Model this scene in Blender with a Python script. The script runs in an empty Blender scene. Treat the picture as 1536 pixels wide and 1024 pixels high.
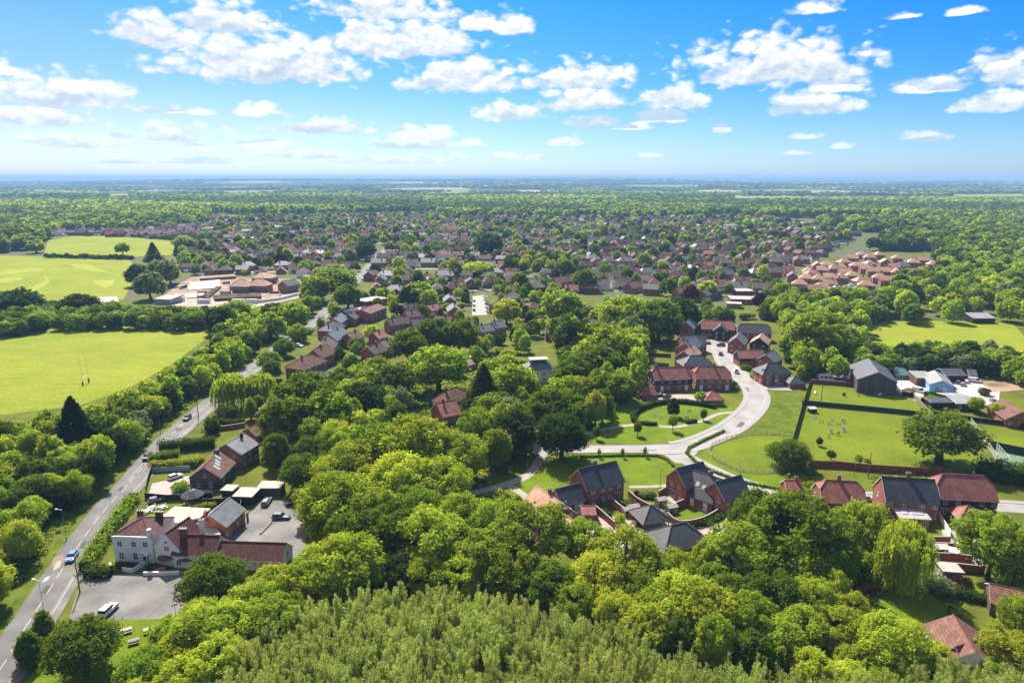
import bpy, math, random
import numpy as np
from mathutils import Vector, Matrix

RND = random.Random(11)
NPR = np.random.RandomState(5)
S = bpy.context.scene
COL = S.collection
R = math.radians

# ------------------------------------------------------------------ camera
CAM_H = 85.0
FPX = 1024.0                      # focal length in photo pixels (24 mm on a 36 mm frame, 1536 wide)
PITCH = math.atan((512 - 267) / FPX)
CP, SP = math.cos(PITCH), math.sin(PITCH)
cd = bpy.data.cameras.new('camera')
cd.lens = 24; cd.sensor_width = 36; cd.clip_start = 1; cd.clip_end = 80000
cam = bpy.data.objects.new('camera', cd)
COL.objects.link(cam)
cam.location = (0, 0, CAM_H)
cam.rotation_euler = (math.pi / 2 - PITCH, 0, 0)
S.camera = cam


def at(px, py, z=0.0):
    """survey: photo pixel -> point of the horizontal plane at height z"""
    x = (px - 768) / FPX
    y = -(py - 512) / FPX
    d = (x, CP + y * SP, -SP + y * CP)
    t = (z - CAM_H) / min(d[2], -1e-4)
    return Vector((d[0] * t, d[1] * t, z))


def proj(p):
    """world -> photo pixel and depth"""
    x, y, z = p[0], p[1], p[2] - CAM_H
    f = y * CP - z * SP
    u = y * SP + z * CP
    f = max(f, 1e-3)
    return 768 + FPX * x / f, 512 - FPX * u / f, f


def depth_at(p):
    return p[1] * CP - (p[2] - CAM_H) * SP


# ------------------------------------------------------------------ materials
MATS = {}


def nodes_of(m):
    m.use_nodes = True
    nt = m.node_tree
    return nt, nt.nodes['Principled BSDF'], nt.nodes, nt.links


def mat(name, col, rough=0.8, spec=0.3, var=0.15, scale=1.0, col2=None, metal=0.0, bump=0.0, coords='Object', detail=4.0, island=False, objvar=0.0):
    """procedural principled material: two colours mixed by noise, optional bump and per-object brightness change"""
    if name in MATS:
        return MATS[name]
    m = bpy.data.materials.new(name)
    nt, b, N, L = nodes_of(m)
    tc = N.new('ShaderNodeTexCoord')
    no = N.new('ShaderNodeTexNoise')
    no.inputs['Scale'].default_value = scale
    no.inputs['Detail'].default_value = detail
    L.new(tc.outputs[coords], no.inputs['Vector'])
    mx = N.new('ShaderNodeMix'); mx.data_type = 'RGBA'
    c1 = col
    c2 = col2 if col2 else tuple(c * (1 - 2 * var) for c in col)
    if not col2:
        c1 = tuple(min(1, c * (1 + var)) for c in col)
    mx.inputs['A'].default_value = (*c1, 1)
    mx.inputs['B'].default_value = (*c2, 1)
    rp = N.new('ShaderNodeMapRange')
    rp.inputs['From Min'].default_value = 0.32; rp.inputs['From Max'].default_value = 0.68
    L.new(no.outputs['Fac'], rp.inputs['Value'])
    L.new(rp.outputs['Result'], mx.inputs['Factor'])
    out = mx.outputs['Result']
    if objvar > 0:
        oi = N.new('ShaderNodeObjectInfo')
        r2 = N.new('ShaderNodeMapRange')
        r2.inputs['To Min'].default_value = 1 - objvar; r2.inputs['To Max'].default_value = 1 + objvar
        L.new(oi.outputs['Random'], r2.inputs['Value'])
        hs = N.new('ShaderNodeHueSaturation')
        L.new(r2.outputs['Result'], hs.inputs['Value'])
        L.new(out, hs.inputs['Color'])
        out = hs.outputs['Color']
    L.new(out, b.inputs['Base Color'])
    b.inputs['Roughness'].default_value = rough
    b.inputs['Specular IOR Level'].default_value = spec
    b.inputs['Metallic'].default_value = metal
    if bump > 0:
        bp = N.new('ShaderNodeBump'); bp.inputs['Strength'].default_value = bump; bp.inputs['Distance'].default_value = 0.1
        n2 = N.new('ShaderNodeTexNoise'); n2.inputs['Scale'].default_value = scale * 4; n2.inputs['Detail'].default_value = 6
        L.new(tc.outputs[coords], n2.inputs['Vector'])
        L.new(n2.outputs['Fac'], bp.inputs['Height'])
        L.new(bp.outputs['Normal'], b.inputs['Normal'])
    MATS[name] = m
    return m


def tile_mat(name, col, rough=0.6, spec=0.4, course=0.35, var=0.25, mortar=None, tilew=0.3, axis='Z', bump=0.6, objvar=0.06):
    """courses of roof tiles or bricks: brick texture laid on (x+y, z) of object space with stains over it"""
    if name in MATS:
        return MATS[name]
    m = bpy.data.materials.new(name)
    nt, b, N, L = nodes_of(m)
    tc = N.new('ShaderNodeTexCoord')
    sp = N.new('ShaderNodeSeparateXYZ'); L.new(tc.outputs['Object'], sp.inputs[0])
    geo = N.new('ShaderNodeNewGeometry')
    ad = N.new('ShaderNodeMath'); L.new(sp.outputs['X'], ad.inputs[0]); L.new(sp.outputs['Y'], ad.inputs[1])
    cb = N.new('ShaderNodeCombineXYZ'); L.new(ad.outputs[0], cb.inputs[0]); L.new(sp.outputs['Z'], cb.inputs[1])
    br = N.new('ShaderNodeTexBrick')
    br.inputs['Scale'].default_value = 1.0
    br.inputs['Brick Width'].default_value = tilew
    br.inputs['Row Height'].default_value = course
    br.inputs['Mortar Size'].default_value = course * 0.09
    br.inputs['Bias'].default_value = 0.0
    a = tuple(min(1, c * (1 + var)) for c in col); d = tuple(c * (1 - var) for c in col)
    br.inputs['Color1'].default_value = (*a, 1); br.inputs['Color2'].default_value = (*d, 1)
    mo = mortar if mortar else tuple(c * 0.55 for c in col)
    br.inputs['Mortar'].default_value = (*mo, 1)
    L.new(cb.outputs[0], br.inputs['Vector'])
    no = N.new('ShaderNodeTexNoise'); no.inputs['Scale'].default_value = 0.45; no.inputs['Detail'].default_value = 6; no.inputs['Roughness'].default_value = 0.7
    L.new(tc.outputs['Object'], no.inputs['Vector'])
    oi = N.new('ShaderNodeObjectInfo')
    r2 = N.new('ShaderNodeMapRange'); r2.inputs['To Min'].default_value = 1 - objvar; r2.inputs['To Max'].default_value = 1 + objvar
    L.new(oi.outputs['Random'], r2.inputs['Value'])
    r3 = N.new('ShaderNodeMapRange'); r3.inputs['From Min'].default_value = 0.3; r3.inputs['From Max'].default_value = 0.7
    r3.inputs['To Min'].default_value = 0.62; r3.inputs['To Max'].default_value = 1.36
    L.new(no.outputs['Fac'], r3.inputs['Value'])
    mu = N.new('ShaderNodeMath'); mu.operation = 'MULTIPLY'; L.new(r2.outputs[0], mu.inputs[0]); L.new(r3.outputs[0], mu.inputs[1])
    hs = N.new('ShaderNodeHueSaturation'); L.new(mu.outputs[0], hs.inputs['Value']); L.new(br.outputs['Color'], hs.inputs['Color'])
    L.new(hs.outputs[0], b.inputs['Base Color'])
    b.inputs['Roughness'].default_value = rough
    b.inputs['Specular IOR Level'].default_value = spec
    if bump > 0:
        bp = N.new('ShaderNodeBump'); bp.inputs['Strength'].default_value = bump; bp.inputs['Distance'].default_value = 0.02; bp.invert = True
        L.new(br.outputs['Fac'], bp.inputs['Height']); L.new(bp.outputs[0], b.inputs['Normal'])
    MATS[name] = m
    return m


def leaf_mat(name, col, tcol=None, trans=0.35, var=0.35):
    """foliage: diffuse + translucent, brightness and hue vary leaf by leaf (attribute) and tree by tree"""
    if name in MATS:
        return MATS[name]
    m = bpy.data.materials.new(name)
    m.use_nodes = True
    nt = m.node_tree; N, L = nt.nodes, nt.links
    N.remove(N['Principled BSDF'])
    out = N['Material Output']
    at_ = N.new('ShaderNodeAttribute'); at_.attribute_name = 'tint'
    oi = N.new('ShaderNodeObjectInfo')
    mr = N.new('ShaderNodeMapRange'); mr.inputs['To Min'].default_value = 1 - var; mr.inputs['To Max'].default_value = 1 + var
    L.new(at_.outputs['Fac'], mr.inputs['Value'])
    m2 = N.new('ShaderNodeMapRange'); m2.inputs['To Min'].default_value = 0.82; m2.inputs['To Max'].default_value = 1.2
    L.new(oi.outputs['Random'], m2.inputs['Value'])
    mu = N.new('ShaderNodeMath'); mu.operation = 'MULTIPLY'; L.new(mr.outputs[0], mu.inputs[0]); L.new(m2.outputs[0], mu.inputs[1])
    m3 = N.new('ShaderNodeMapRange'); m3.inputs['To Min'].default_value = 0.488; m3.inputs['To Max'].default_value = 0.512
    sn = N.new('ShaderNodeMath'); sn.operation = 'FRACT'
    ml = N.new('ShaderNodeMath'); ml.operation = 'MULTIPLY'; ml.inputs[1].default_value = 17.31
    L.new(oi.outputs['Random'], ml.inputs[0]); L.new(ml.outputs[0], sn.inputs[0]); L.new(sn.outputs[0], m3.inputs['Value'])
    hs = N.new('ShaderNodeHueSaturation'); hs.inputs['Color'].default_value = (*col, 1)
    L.new(mu.outputs[0], hs.inputs['Value']); L.new(m3.outputs[0], hs.inputs['Hue'])
    tc_ = tcol or (col[0] * 1.5, col[1] * 1.35, col[2] * 0.8)
    h2 = N.new('ShaderNodeHueSaturation'); h2.inputs['Color'].default_value = (*tc_, 1)
    L.new(mu.outputs[0], h2.inputs['Value']); L.new(m3.outputs[0], h2.inputs['Hue'])
    df = N.new('ShaderNodeBsdfDiffuse'); L.new(hs.outputs[0], df.inputs['Color'])
    tr = N.new('ShaderNodeBsdfTranslucent'); L.new(h2.outputs[0], tr.inputs['Color'])
    mx = N.new('ShaderNodeMixShader'); mx.inputs[0].default_value = trans
    L.new(df.outputs[0], mx.inputs[1]); L.new(tr.outputs[0], mx.inputs[2])
    L.new(mx.outputs[0], out.inputs['Surface'])
    MATS[name] = m
    return m


# ------------------------------------------------------------------ mesh collecting
class MB:
    def __init__(self):
        self.v = []; self.f = []; self.mi = []; self.smooth = False

    def poly(self, pts, mi=0):
        n = len(self.v)
        self.v.extend([tuple(p) for p in pts]); self.f.append(tuple(range(n, n + len(pts)))); self.mi.append(mi)

    def box(self, x0, x1, y0, y1, z0, z1, mi=0, rot=0.0, c=None):
        p = [(x0, y0, z0), (x1, y0, z0), (x1, y1, z0), (x0, y1, z0), (x0, y0, z1), (x1, y0, z1), (x1, y1, z1), (x0, y1, z1)]
        if rot:
            cx, cy = c if c else ((x0 + x1) / 2, (y0 + y1) / 2)
            cr, sr = math.cos(rot), math.sin(rot)
            p = [(cx + (a - cx) * cr - (b - cy) * sr, cy + (a - cx) * sr + (b - cy) * cr, z) for a, b, z in p]
        n = len(self.v); self.v.extend(p)
        for q in ((0, 3, 2, 1), (4, 5, 6, 7), (0, 1, 5, 4), (1, 2, 6, 5), (2, 3, 7, 6), (3, 0, 4, 7)):
            self.f.append(tuple(n + i for i in q)); self.mi.append(mi)
        return self

    def prism(self, pts, z0, z1, mi=0):
        """vertical prism over an anticlockwise xy outline; z1 number or list"""
        n = len(self.v); k = len(pts)
        zt = z1 if isinstance(z1, (list, tuple)) else [z1] * k
        self.v.extend([(p[0], p[1], z0) for p in pts]); self.v.extend([(p[0], p[1], zt[i]) for i, p in enumerate(pts)])
        self.f.append(tuple(n + i for i in reversed(range(k)))); self.mi.append(mi)
        self.f.append(tuple(n + k + i for i in range(k))); self.mi.append(mi)
        for i in range(k):
            j = (i + 1) % k
            self.f.append((n + i, n + j, n + k + j, n + k + i)); self.mi.append(mi)
        return self

    def tube(self, p0, p1, r0, r1=None, n=8, mi=0, cap=True):
        r1 = r0 if r1 is None else r1
        a = Vector(p0); b = Vector(p1); d = (b - a)
        if d.length < 1e-6:
            return self
        d.normalize()
        u = d.cross(Vector((0, 0, 1)))
        if u.length < 1e-3:
            u = Vector((1, 0, 0))
        u.normalize(); w = d.cross(u)
        s = len(self.v)
        for (c, r) in ((a, r0), (b, r1)):
            for i in range(n):
                t = 2 * math.pi * i / n
                self.v.append(tuple(c + u * (r * math.cos(t)) + w * (r * math.sin(t))))
        for i in range(n):
            j = (i + 1) % n
            self.f.append((s + i, s + n + i, s + n + j, s + j)); self.mi.append(mi)
        if cap:
            self.f.append(tuple(s + i for i in range(n))); self.mi.append(mi)
            self.f.append(tuple(s + n + i for i in reversed(range(n)))); self.mi.append(mi)
        return self

    def lathe(self, prof, n=12, c=(0, 0), mi=0):
        s = len(self.v)
        for (r, z) in prof:
            for i in range(n):
                t = 2 * math.pi * i / n
                self.v.append((c[0] + r * math.cos(t), c[1] + r * math.sin(t), z))
        for k in range(len(prof) - 1):
            for i in range(n):
                j = (i + 1) % n
                self.f.append((s + k * n + i, s + k * n + j, s + (k + 1) * n + j, s + (k + 1) * n + i)); self.mi.append(mi)
        self.f.append(tuple(s + i for i in reversed(range(n)))); self.mi.append(mi)
        self.f.append(tuple(s + (len(prof) - 1) * n + i for i in range(n))); self.mi.append(mi)
        return self

    def slab(self, polys, t, mi=0, mi_under=None, ui=None):
        """roof slab: planes sharing vertices, thickened straight down by t"""
        key = {}; top = []
        n = len(self.v)
        def idx(p):
            k = (round(p[0], 4), round(p[1], 4), round(p[2], 4))
            if k not in key:
                key[k] = len(key)
            return key[k]
        fs = [[idx(p) for p in q] for q in polys]
        pts = sorted(key, key=lambda k: key[k])
        k = len(pts)
        self.v.extend(pts); self.v.extend([(p[0], p[1], p[2] - t) for p in pts])
        cnt = {}
        for q in fs:
            for a, b in zip(q, q[1:] + q[:1]):
                cnt[frozenset((a, b))] = cnt.get(frozenset((a, b)), 0) + 1
        um = mi if mi_under is None else mi_under
        for q in fs:
            self.f.append(tuple(n + i for i in q)); self.mi.append(mi)
            self.f.append(tuple(n + k + i for i in reversed(q))); self.mi.append(um)
            for a, b in zip(q, q[1:] + q[:1]):
                if cnt[frozenset((a, b))] == 1:
                    self.f.append((n + b, n + a, n + k + a, n + k + b)); self.mi.append(um)
        return self

    def mesh(self, name, mats):
        me = bpy.data.meshes.new(name)
        me.from_pydata(self.v, [], self.f)
        for m in (mats if isinstance(mats, (list, tuple)) else [mats]):
            me.materials.append(m)
        if len(set(self.mi)) > 1:
            me.polygons.foreach_set('material_index', self.mi)
        if self.smooth:
            me.polygons.foreach_set('use_smooth', [True] * len(self.f))
        me.update()
        return me

    def build(self, name, mats, parent=None, loc=(0, 0, 0), rz=0.0):
        o = bpy.data.objects.new(name, self.mesh(name, mats))
        COL.objects.link(o)
        o.location = loc
        if rz:
            o.rotation_euler = (0, 0, rz)
        if parent:
            o.parent = parent
        return o


KIDS = {}


def link(name, me, parent=None, loc=(0, 0, 0), rz=0.0, scale=None):
    o = bpy.data.objects.new(name, me)
    COL.objects.link(o); o.location = loc
    if rz:
        o.rotation_euler = (0, 0, rz)
    if scale:
        o.scale = scale
    if parent:
        o.parent = parent
    return o


def empty(name, loc, rz=0.0, label=None, cat=None, group=None):
    o = bpy.data.objects.new(name, None)
    o.empty_display_size = 0.5
    COL.objects.link(o); o.location = loc; o.rotation_euler = (0, 0, rz)
    return tag(o, label, cat, group)


def tag(o, label=None, cat=None, group=None, kind=None):
    if label: o['label'] = label
    if cat: o['category'] = cat
    if group: o['group'] = group
    if kind: o['kind'] = kind
    return o


def sheet(name, pts, m, z, kind='structure', th=None):
    """flat ground sheet over an outline of world points (thin slab if th)"""
    b = MB()
    P = [(p[0], p[1]) for p in pts]
    area = sum(P[i][0] * P[(i + 1) % len(P)][1] - P[(i + 1) % len(P)][0] * P[i][1] for i in range(len(P)))
    if area < 0:
        P.reverse()
    if th:
        b.prism(P, z, z + th)
    else:
        b.poly([(p[0], p[1], z) for p in P])
    o = b.build(name, m)
    tag(o, kind=kind)
    return o


def ppts(pix, z=0.0):
    return [at(a, b, z) for a, b in pix]


def smooth_line(P, n=6):
    """Catmull-Rom through points"""
    P = [Vector((p[0], p[1], 0)) for p in P]
    out = []
    for i in range(len(P) - 1):
        p0 = P[max(i - 1, 0)]; p1 = P[i]; p2 = P[i + 1]; p3 = P[min(i + 2, len(P) - 1)]
        for k in range(n):
            t = k / n
            out.append(0.5 * ((2 * p1) + (p2 - p0) * t + (2 * p0 - 5 * p1 + 4 * p2 - p3) * t * t + (3 * p1 - p0 - 3 * p2 + p3) * t ** 3))
    out.append(P[-1])
    return out


def offset_line(P, d):
    out = []
    for i, p in enumerate(P):
        a = P[max(i - 1, 0)]; b = P[min(i + 1, len(P) - 1)]
        t = (b - a); t.z = 0
        t.normalize()
        out.append(Vector((p.x + t.y * d, p.y - t.x * d, 0)))
    return out


def ribbon(name, P, w0, w1, m, z, h=0.0, kind='structure', parent=None):
    """strip between offsets w0 (left, negative) and w1 of a line; raised by h as a real kerb if h"""
    A = offset_line(P, w0); B = offset_line(P, w1)
    b = MB()
    n = len(P)
    for i in range(n):
        b.v.append((A[i].x, A[i].y, z + h)); b.v.append((B[i].x, B[i].y, z + h))
    for i in range(n - 1):
        b.f.append((2 * i, 2 * i + 1, 2 * i + 3, 2 * i + 2)); b.mi.append(0)
    if h:
        k = len(b.v)
        for i in range(n):
            b.v.append((A[i].x, A[i].y, z - 0.02)); b.v.append((B[i].x, B[i].y, z - 0.02))
        for i in range(n - 1):
            b.f.append((2 * i, 2 * i + 2, k + 2 * i + 2, k + 2 * i)); b.mi.append(0)
            b.f.append((2 * i + 3, 2 * i + 1, k + 2 * i + 1, k + 2 * i + 3)); b.mi.append(0)
        b.f.append((0, k, k + 1, 1)); b.mi.append(0)
        b.f.append((2 * n - 2, 2 * n - 1, k + 2 * n - 1, k + 2 * n - 2)); b.mi.append(0)
    o = b.build(name, m, parent)
    if kind:
        tag(o, kind=kind)
    return o


def inside(p, poly):
    x, y = p[0], p[1]; c = False
    j = len(poly) - 1
    for i in range(len(poly)):
        xi, yi = poly[i][0], poly[i][1]; xj, yj = poly[j][0], poly[j][1]
        if (yi > y) != (yj > y) and x < (xj - xi) * (y - yi) / (yj - yi) + xi:
            c = not c
        j = i
    return c


KEEP_OUT = []                       # discs (x, y, r) no filling tree may stand in
KEEP_POLY = []                      # outlines likewise


def keep(x, y, r):
    KEEP_OUT.append((x, y, r))


def keep_line(P, w):
    for p, q in zip(P, P[1:]):
        L_ = (Vector((q[0], q[1])) - Vector((p[0], p[1]))).length
        n = max(1, int(L_ / max(w, 1.5)))
        for k in range(n + 1):
            t = k / n
            keep(p[0] + (q[0] - p[0]) * t, p[1] + (q[1] - p[1]) * t, w)


def free(x, y, r):
    for a, b, c in KEEP_OUT:
        if (x - a) ** 2 + (y - b) ** 2 < (c + r) ** 2:
            return False
    for poly in KEEP_POLY:
        if inside((x, y), poly):
            return False
    return True
# ------------------------------------------------------------------ render and light
S.render.engine = 'CYCLES'
S.view_settings.view_transform = 'Standard'
S.view_settings.look = 'None'
S.view_settings.gamma = 1.0
S.view_settings.exposure = 1.0
cy = S.cycles
cy.use_denoising = True
try:
    cy.denoiser = 'OPENIMAGEDENOISE'
    cy.denoising_input_passes = 'RGB_ALBEDO_NORMAL'
    cy.denoising_prefilter = 'ACCURATE'
except Exception:
    pass
cy.max_bounces = 6; cy.diffuse_bounces = 3; cy.glossy_bounces = 2; cy.transmission_bounces = 4
cy.transparent_max_bounces = 6; cy.volume_bounces = 0
cy.caustics_reflective = False; cy.caustics_refractive = False
cy.sample_clamp_indirect = 6.0

SUN_EL = R(48)
SUN_AZ = R(-22)                     # measured from +Y towards +X: ahead of the camera and a little to the left
sun_dir = Vector((math.sin(SUN_AZ) * math.cos(SUN_EL), math.cos(SUN_AZ) * math.cos(SUN_EL), math.sin(SUN_EL)))
sl = bpy.data.lights.new('sun', 'SUN')
sl.energy = 4.9; sl.angle = R(0.53); sl.color = (1.0, 0.955, 0.88)
so = bpy.data.objects.new('sun', sl); COL.objects.link(so)
so.rotation_euler = sun_dir.to_track_quat('Z', 'Y').to_euler()
so.location = (-200, 300, 400)

W = bpy.data.worlds.new('World'); S.world = W; W.use_nodes = True


def build_world():
    nt = W.node_tree; N, L = nt.nodes, nt.links
    bg = N['Background']

    def M(op, a=None, b=None, c=None, clamp=False):
        n = N.new('ShaderNodeMath'); n.operation = op; n.use_clamp = clamp
        for i, x in enumerate((a, b, c)):
            if x is None:
                continue
            if isinstance(x, (int, float)):
                n.inputs[i].default_value = x
            else:
                L.new(x, n.inputs[i])
        return n.outputs[0]

    sky = N.new('ShaderNodeTexSky'); sky.sky_type = 'NISHITA'; sky.sun_disc = False
    sky.sun_elevation = SUN_EL; sky.sun_rotation = SUN_AZ
    sky.air_density = 1.0; sky.dust_density = 0.6; sky.ozone_density = 3.0; sky.altitude = 100
    tc = N.new('ShaderNodeTexCoord')
    sep = N.new('ShaderNodeSeparateXYZ'); L.new(tc.outputs['Generated'], sep.inputs[0])
    x, y, z = sep.outputs
    az = M('ARCTAN2', x, y)
    el = M('ARCSINE', z)
    # the photograph's clear spring sky: deep azure higher in view, pale near the horizon, lighter towards the sun
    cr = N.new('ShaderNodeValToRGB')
    stops = [(0.0, (.43, .55, .82)), (.14, (.29, .43, .57)), (.25, (.165, .375, .52)), (.46, (.075, .345, .54)), (.60, (.075, .345, .54)), (1.0, (1.3, 1.08, .78))]  # last stop: added warm overhead tint, out of view, for neutral fill light
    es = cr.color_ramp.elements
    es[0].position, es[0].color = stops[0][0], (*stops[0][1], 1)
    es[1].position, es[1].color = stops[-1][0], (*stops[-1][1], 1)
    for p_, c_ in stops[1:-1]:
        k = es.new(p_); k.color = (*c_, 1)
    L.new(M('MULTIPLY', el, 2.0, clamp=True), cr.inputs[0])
    ca = N.new('ShaderNodeValToRGB')
    ea = ca.color_ramp.elements
    ea[0].position, ea[0].color = 0.0, (1.9, 1.06, .93, 1)
    ea[1].position, ea[1].color = 1.0, (.40, .88, 1.22, 1)
    k = ea.new(.5); k.color = (1.0, 1.0, 1.0, 1)
    L.new(M('MULTIPLY_ADD', az, .78, .5, clamp=True), ca.inputs[0])
    am = N.new('ShaderNodeMix'); am.data_type = 'RGBA'; am.inputs['A'].default_value = (1, 1, 1, 1)
    L.new(M('MULTIPLY', el, 6.0, clamp=True), am.inputs['Factor']); L.new(ca.outputs[0], am.inputs['B'])
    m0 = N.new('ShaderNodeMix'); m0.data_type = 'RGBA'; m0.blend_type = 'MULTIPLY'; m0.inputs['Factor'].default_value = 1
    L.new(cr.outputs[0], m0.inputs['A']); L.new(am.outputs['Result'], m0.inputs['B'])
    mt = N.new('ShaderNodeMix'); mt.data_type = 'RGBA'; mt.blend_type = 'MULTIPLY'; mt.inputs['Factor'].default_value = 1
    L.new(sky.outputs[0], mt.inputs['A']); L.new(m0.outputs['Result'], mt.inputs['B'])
    # cumulus: each cloud a bearing, a height and a size, its edge broken by fractal noise
    cl = [(225, 38, 68, 32), (335, 20, 80, 26), (400, 78, 150, 42), (600, 52, 115, 32), (575, 6, 105, 20), (92, 132, 115, 30),
          (55, 172, 76, 18), (375, 161, 38, 13), (685, 106, 90, 30), (865, 109, 92, 23), (771, 165, 60, 15), (865, 145, 66, 20),
          (1010, 140, 52, 21), (1000, 171, 44, 13), (895, 178, 48, 12), (1160, 84, 142, 40), (1225, 152, 74, 19), (1255, 125, 48, 14),
          (1396, 125, 54, 14), (1512, 97, 70, 32), (1495, 146, 66, 20), (1225, 9, 44, 11), (1442, 16, 30, 7), (1355, 22, 24, 6), (770, 34, 30, 17), (718, 30, 30, 15),
          (480, 187, 80, 14), (255, 196, 95, 15), (115, 209, 80, 13), (640, 197, 55, 12), (618, 213, 80, 10), (705, 212, 30, 8),
          (400, 214, 50, 9), (303, 164, 27, 8), (240, 163, 42, 7), (853, 210, 33, 8), (1207, 202, 25, 7), (1385, 203, 42, 9), (1265, 217, 23, 6),
          (1082, 193, 18, 6), (950, 188, 28, 7), (975, 231, 26, 5), (805, 236, 28, 5), (0, 96, 30, 16), (305, 221, 28, 8),
          (460, 229, 85, 9), (600, 237, 110, 9), (300, 239, 60, 7), (180, 241, 50, 5), (1190, 228, 25, 4), (760, 232, 25, 5),
          (-200, 60, 120, 40), (-300, 150, 110, 30), (1750, 80, 120, 36), (1800, 170, 100, 20)]
    no = N.new('ShaderNodeTexNoise'); no.noise_dimensions = '2D'; no.inputs['Scale'].default_value = 27.0; no.inputs['Detail'].default_value = 6.0; no.inputs['Roughness'].default_value = 0.60
    cv = N.new('ShaderNodeCombineXYZ'); L.new(az, cv.inputs[0])
    e2 = M('MULTIPLY', el, 1.7); L.new(e2, cv.inputs[1])
    L.new(cv.outputs[0], no.inputs['Vector'])
    n2 = N.new('ShaderNodeTexNoise'); n2.noise_dimensions = '2D'; n2.inputs['Scale'].default_value = 11.0; n2.inputs['Detail'].default_value = 3.0
    L.new(cv.outputs[0], n2.inputs['Vector'])
    nz = M('SUBTRACT', no.outputs['Fac'], 0.5)
    nb = M('SUBTRACT', n2.outputs['Fac'], 0.5)
    v0 = N.new('ShaderNodeCombineXYZ'); L.new(az, v0.inputs[0]); L.new(el, v0.inputs[1])
    best = None; vv = None
    def VM(op, a_, *rest):
        n = N.new('ShaderNodeVectorMath'); n.operation = op
        L.new(a_, n.inputs[0])
        for i, r_ in enumerate(rest):
            if isinstance(r_, tuple): n.inputs[i + 1].default_value = r_
            else: L.new(r_, n.inputs[i + 1])
        return n
    cl.sort(key=lambda c_: -c_[2] * c_[3])
    for ci, (cx, cyy, w, h) in enumerate(cl):
        vx = (cx - 768) / FPX; vy = -(cyy - 512) / FPX
        d = Vector((vx, CP + vy * SP, -SP + vy * CP)).normalized()
        a0 = math.atan2(d.x, d.y); e0 = math.asin(d.z)
        cosr = math.cos(math.atan((cx - 768) / FPX))
        wa = w / FPX * cosr * cosr; ha = h / FPX * cosr * 1.42
        e0 -= ha * .42
        # each cloud waits for the one before, to keep the shader small in memory
        src = v0.outputs[0] if best is None else VM('MULTIPLY_ADD', best, (1e-9, 1e-9, 0), v0.outputs[0]).outputs[0]
        mm = VM('MULTIPLY_ADD', src, (1 / wa, 1 / ha, 0), (-a0 / wa, -e0 / ha, 0)).outputs[0]
        # flat base: what lies under the centre line counts double
        ab = VM('MINIMUM', mm, (9, 0, 0)).outputs[0]
        ln = VM('LENGTH', VM('MULTIPLY_ADD', ab, (0, 2.4, 0), mm).outputs[0]).outputs['Value']
        if ci < 26:
            sy = N.new('ShaderNodeSeparateXYZ'); L.new(mm, sy.inputs[0])
            if best is None:
                vv = sy.outputs[1]
            else:
                mf = N.new('ShaderNodeMix'); L.new(M('LESS_THAN', ln, best), mf.inputs['Factor']); L.new(vv, mf.inputs['A']); L.new(sy.outputs[1], mf.inputs['B'])
                vv = mf.outputs['Result']
        best = ln if best is None else M('MINIMUM', best, ln)
    mf = N.new('ShaderNodeMix'); L.new(M('LESS_THAN', vv, -.8), mf.inputs['Factor']); L.new(vv, mf.inputs['A']); mf.inputs['B'].default_value = .6
    vv = mf.outputs['Result']
    best = M('SUBTRACT', 1.20, M('MINIMUM', best, 1.9))
    vo = N.new('ShaderNodeTexVoronoi'); vo.voronoi_dimensions = '2D'; vo.feature = 'F1'; vo.inputs['Scale'].default_value = 36.0; vo.inputs['Detail'].default_value = 1.0; vo.inputs['Roughness'].default_value = .5
    wr = VM('MULTIPLY_ADD', no.outputs['Color'], (.03, .03, 0), cv.outputs[0])
    L.new(wr.outputs[0], vo.inputs['Vector'])
    bil = M('SUBTRACT', .50, vo.outputs['Distance'])
    dens = M('ADD', M('ADD', M('MULTIPLY_ADD', nz, .85, best), M('MULTIPLY', nb, .5)), M('MULTIPLY', bil, .70))
    hz = N.new('ShaderNodeMapRange'); hz.interpolation_type = 'SMOOTHSTEP'
    hz.inputs['From Min'].default_value = -0.04; hz.inputs['From Max'].default_value = 0.56
    L.new(dens, hz.inputs['Value'])
    # low clouds thin out towards the horizon
    fade = N.new('ShaderNodeMapRange'); fade.inputs['From Min'].default_value = 0.0; fade.inputs['From Max'].default_value = 0.11
    fade.inputs['To Min'].default_value = 0.5; fade.inputs['To Max'].default_value = 0.97
    L.new(el, fade.inputs['Value'])
    fac = M('MULTIPLY', hz.outputs[0], fade.outputs[0])
    # sunlit white where thick billows, soft grey-blue in the folds and along the base
    n3 = N.new('ShaderNodeTexNoise'); n3.noise_dimensions = '2D'; n3.inputs['Scale'].default_value = 27.0; n3.inputs['Detail'].default_value = 4.0; n3.inputs['Roughness'].default_value = 0.58
    sh = N.new('ShaderNodeVectorMath'); sh.operation = 'ADD'; L.new(cv.outputs[0], sh.inputs[0]); sh.inputs[1].default_value = (-0.004, 0.012, 0)
    L.new(sh.outputs[0], n3.inputs['Vector'])
    rel = M('SUBTRACT', no.outputs['Fac'], n3.outputs['Fac'])
    lit = M('ADD', M('ADD', M('MULTIPLY', rel, 2.4), M('MULTIPLY', bil, .45)), M('MULTIPLY_ADD', vv, .85, 0.36), clamp=True)
    thick = N.new('ShaderNodeMapRange'); thick.inputs['From Min'].default_value = 0.1; thick.inputs['From Max'].default_value = 1.1
    thick.inputs['To Min'].default_value = 0.25; thick.inputs['To Max'].default_value = 0.0
    L.new(dens, thick.inputs['Value'])
    lit2 = M('ADD', lit, thick.outputs[0], clamp=True)
    cm = N.new('ShaderNodeMix'); cm.data_type = 'RGBA'
    cm.inputs['A'].default_value = CLOUD_GREY; cm.inputs['B'].default_value = CLOUD_WHITE
    L.new(lit2, cm.inputs['Factor'])
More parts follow.
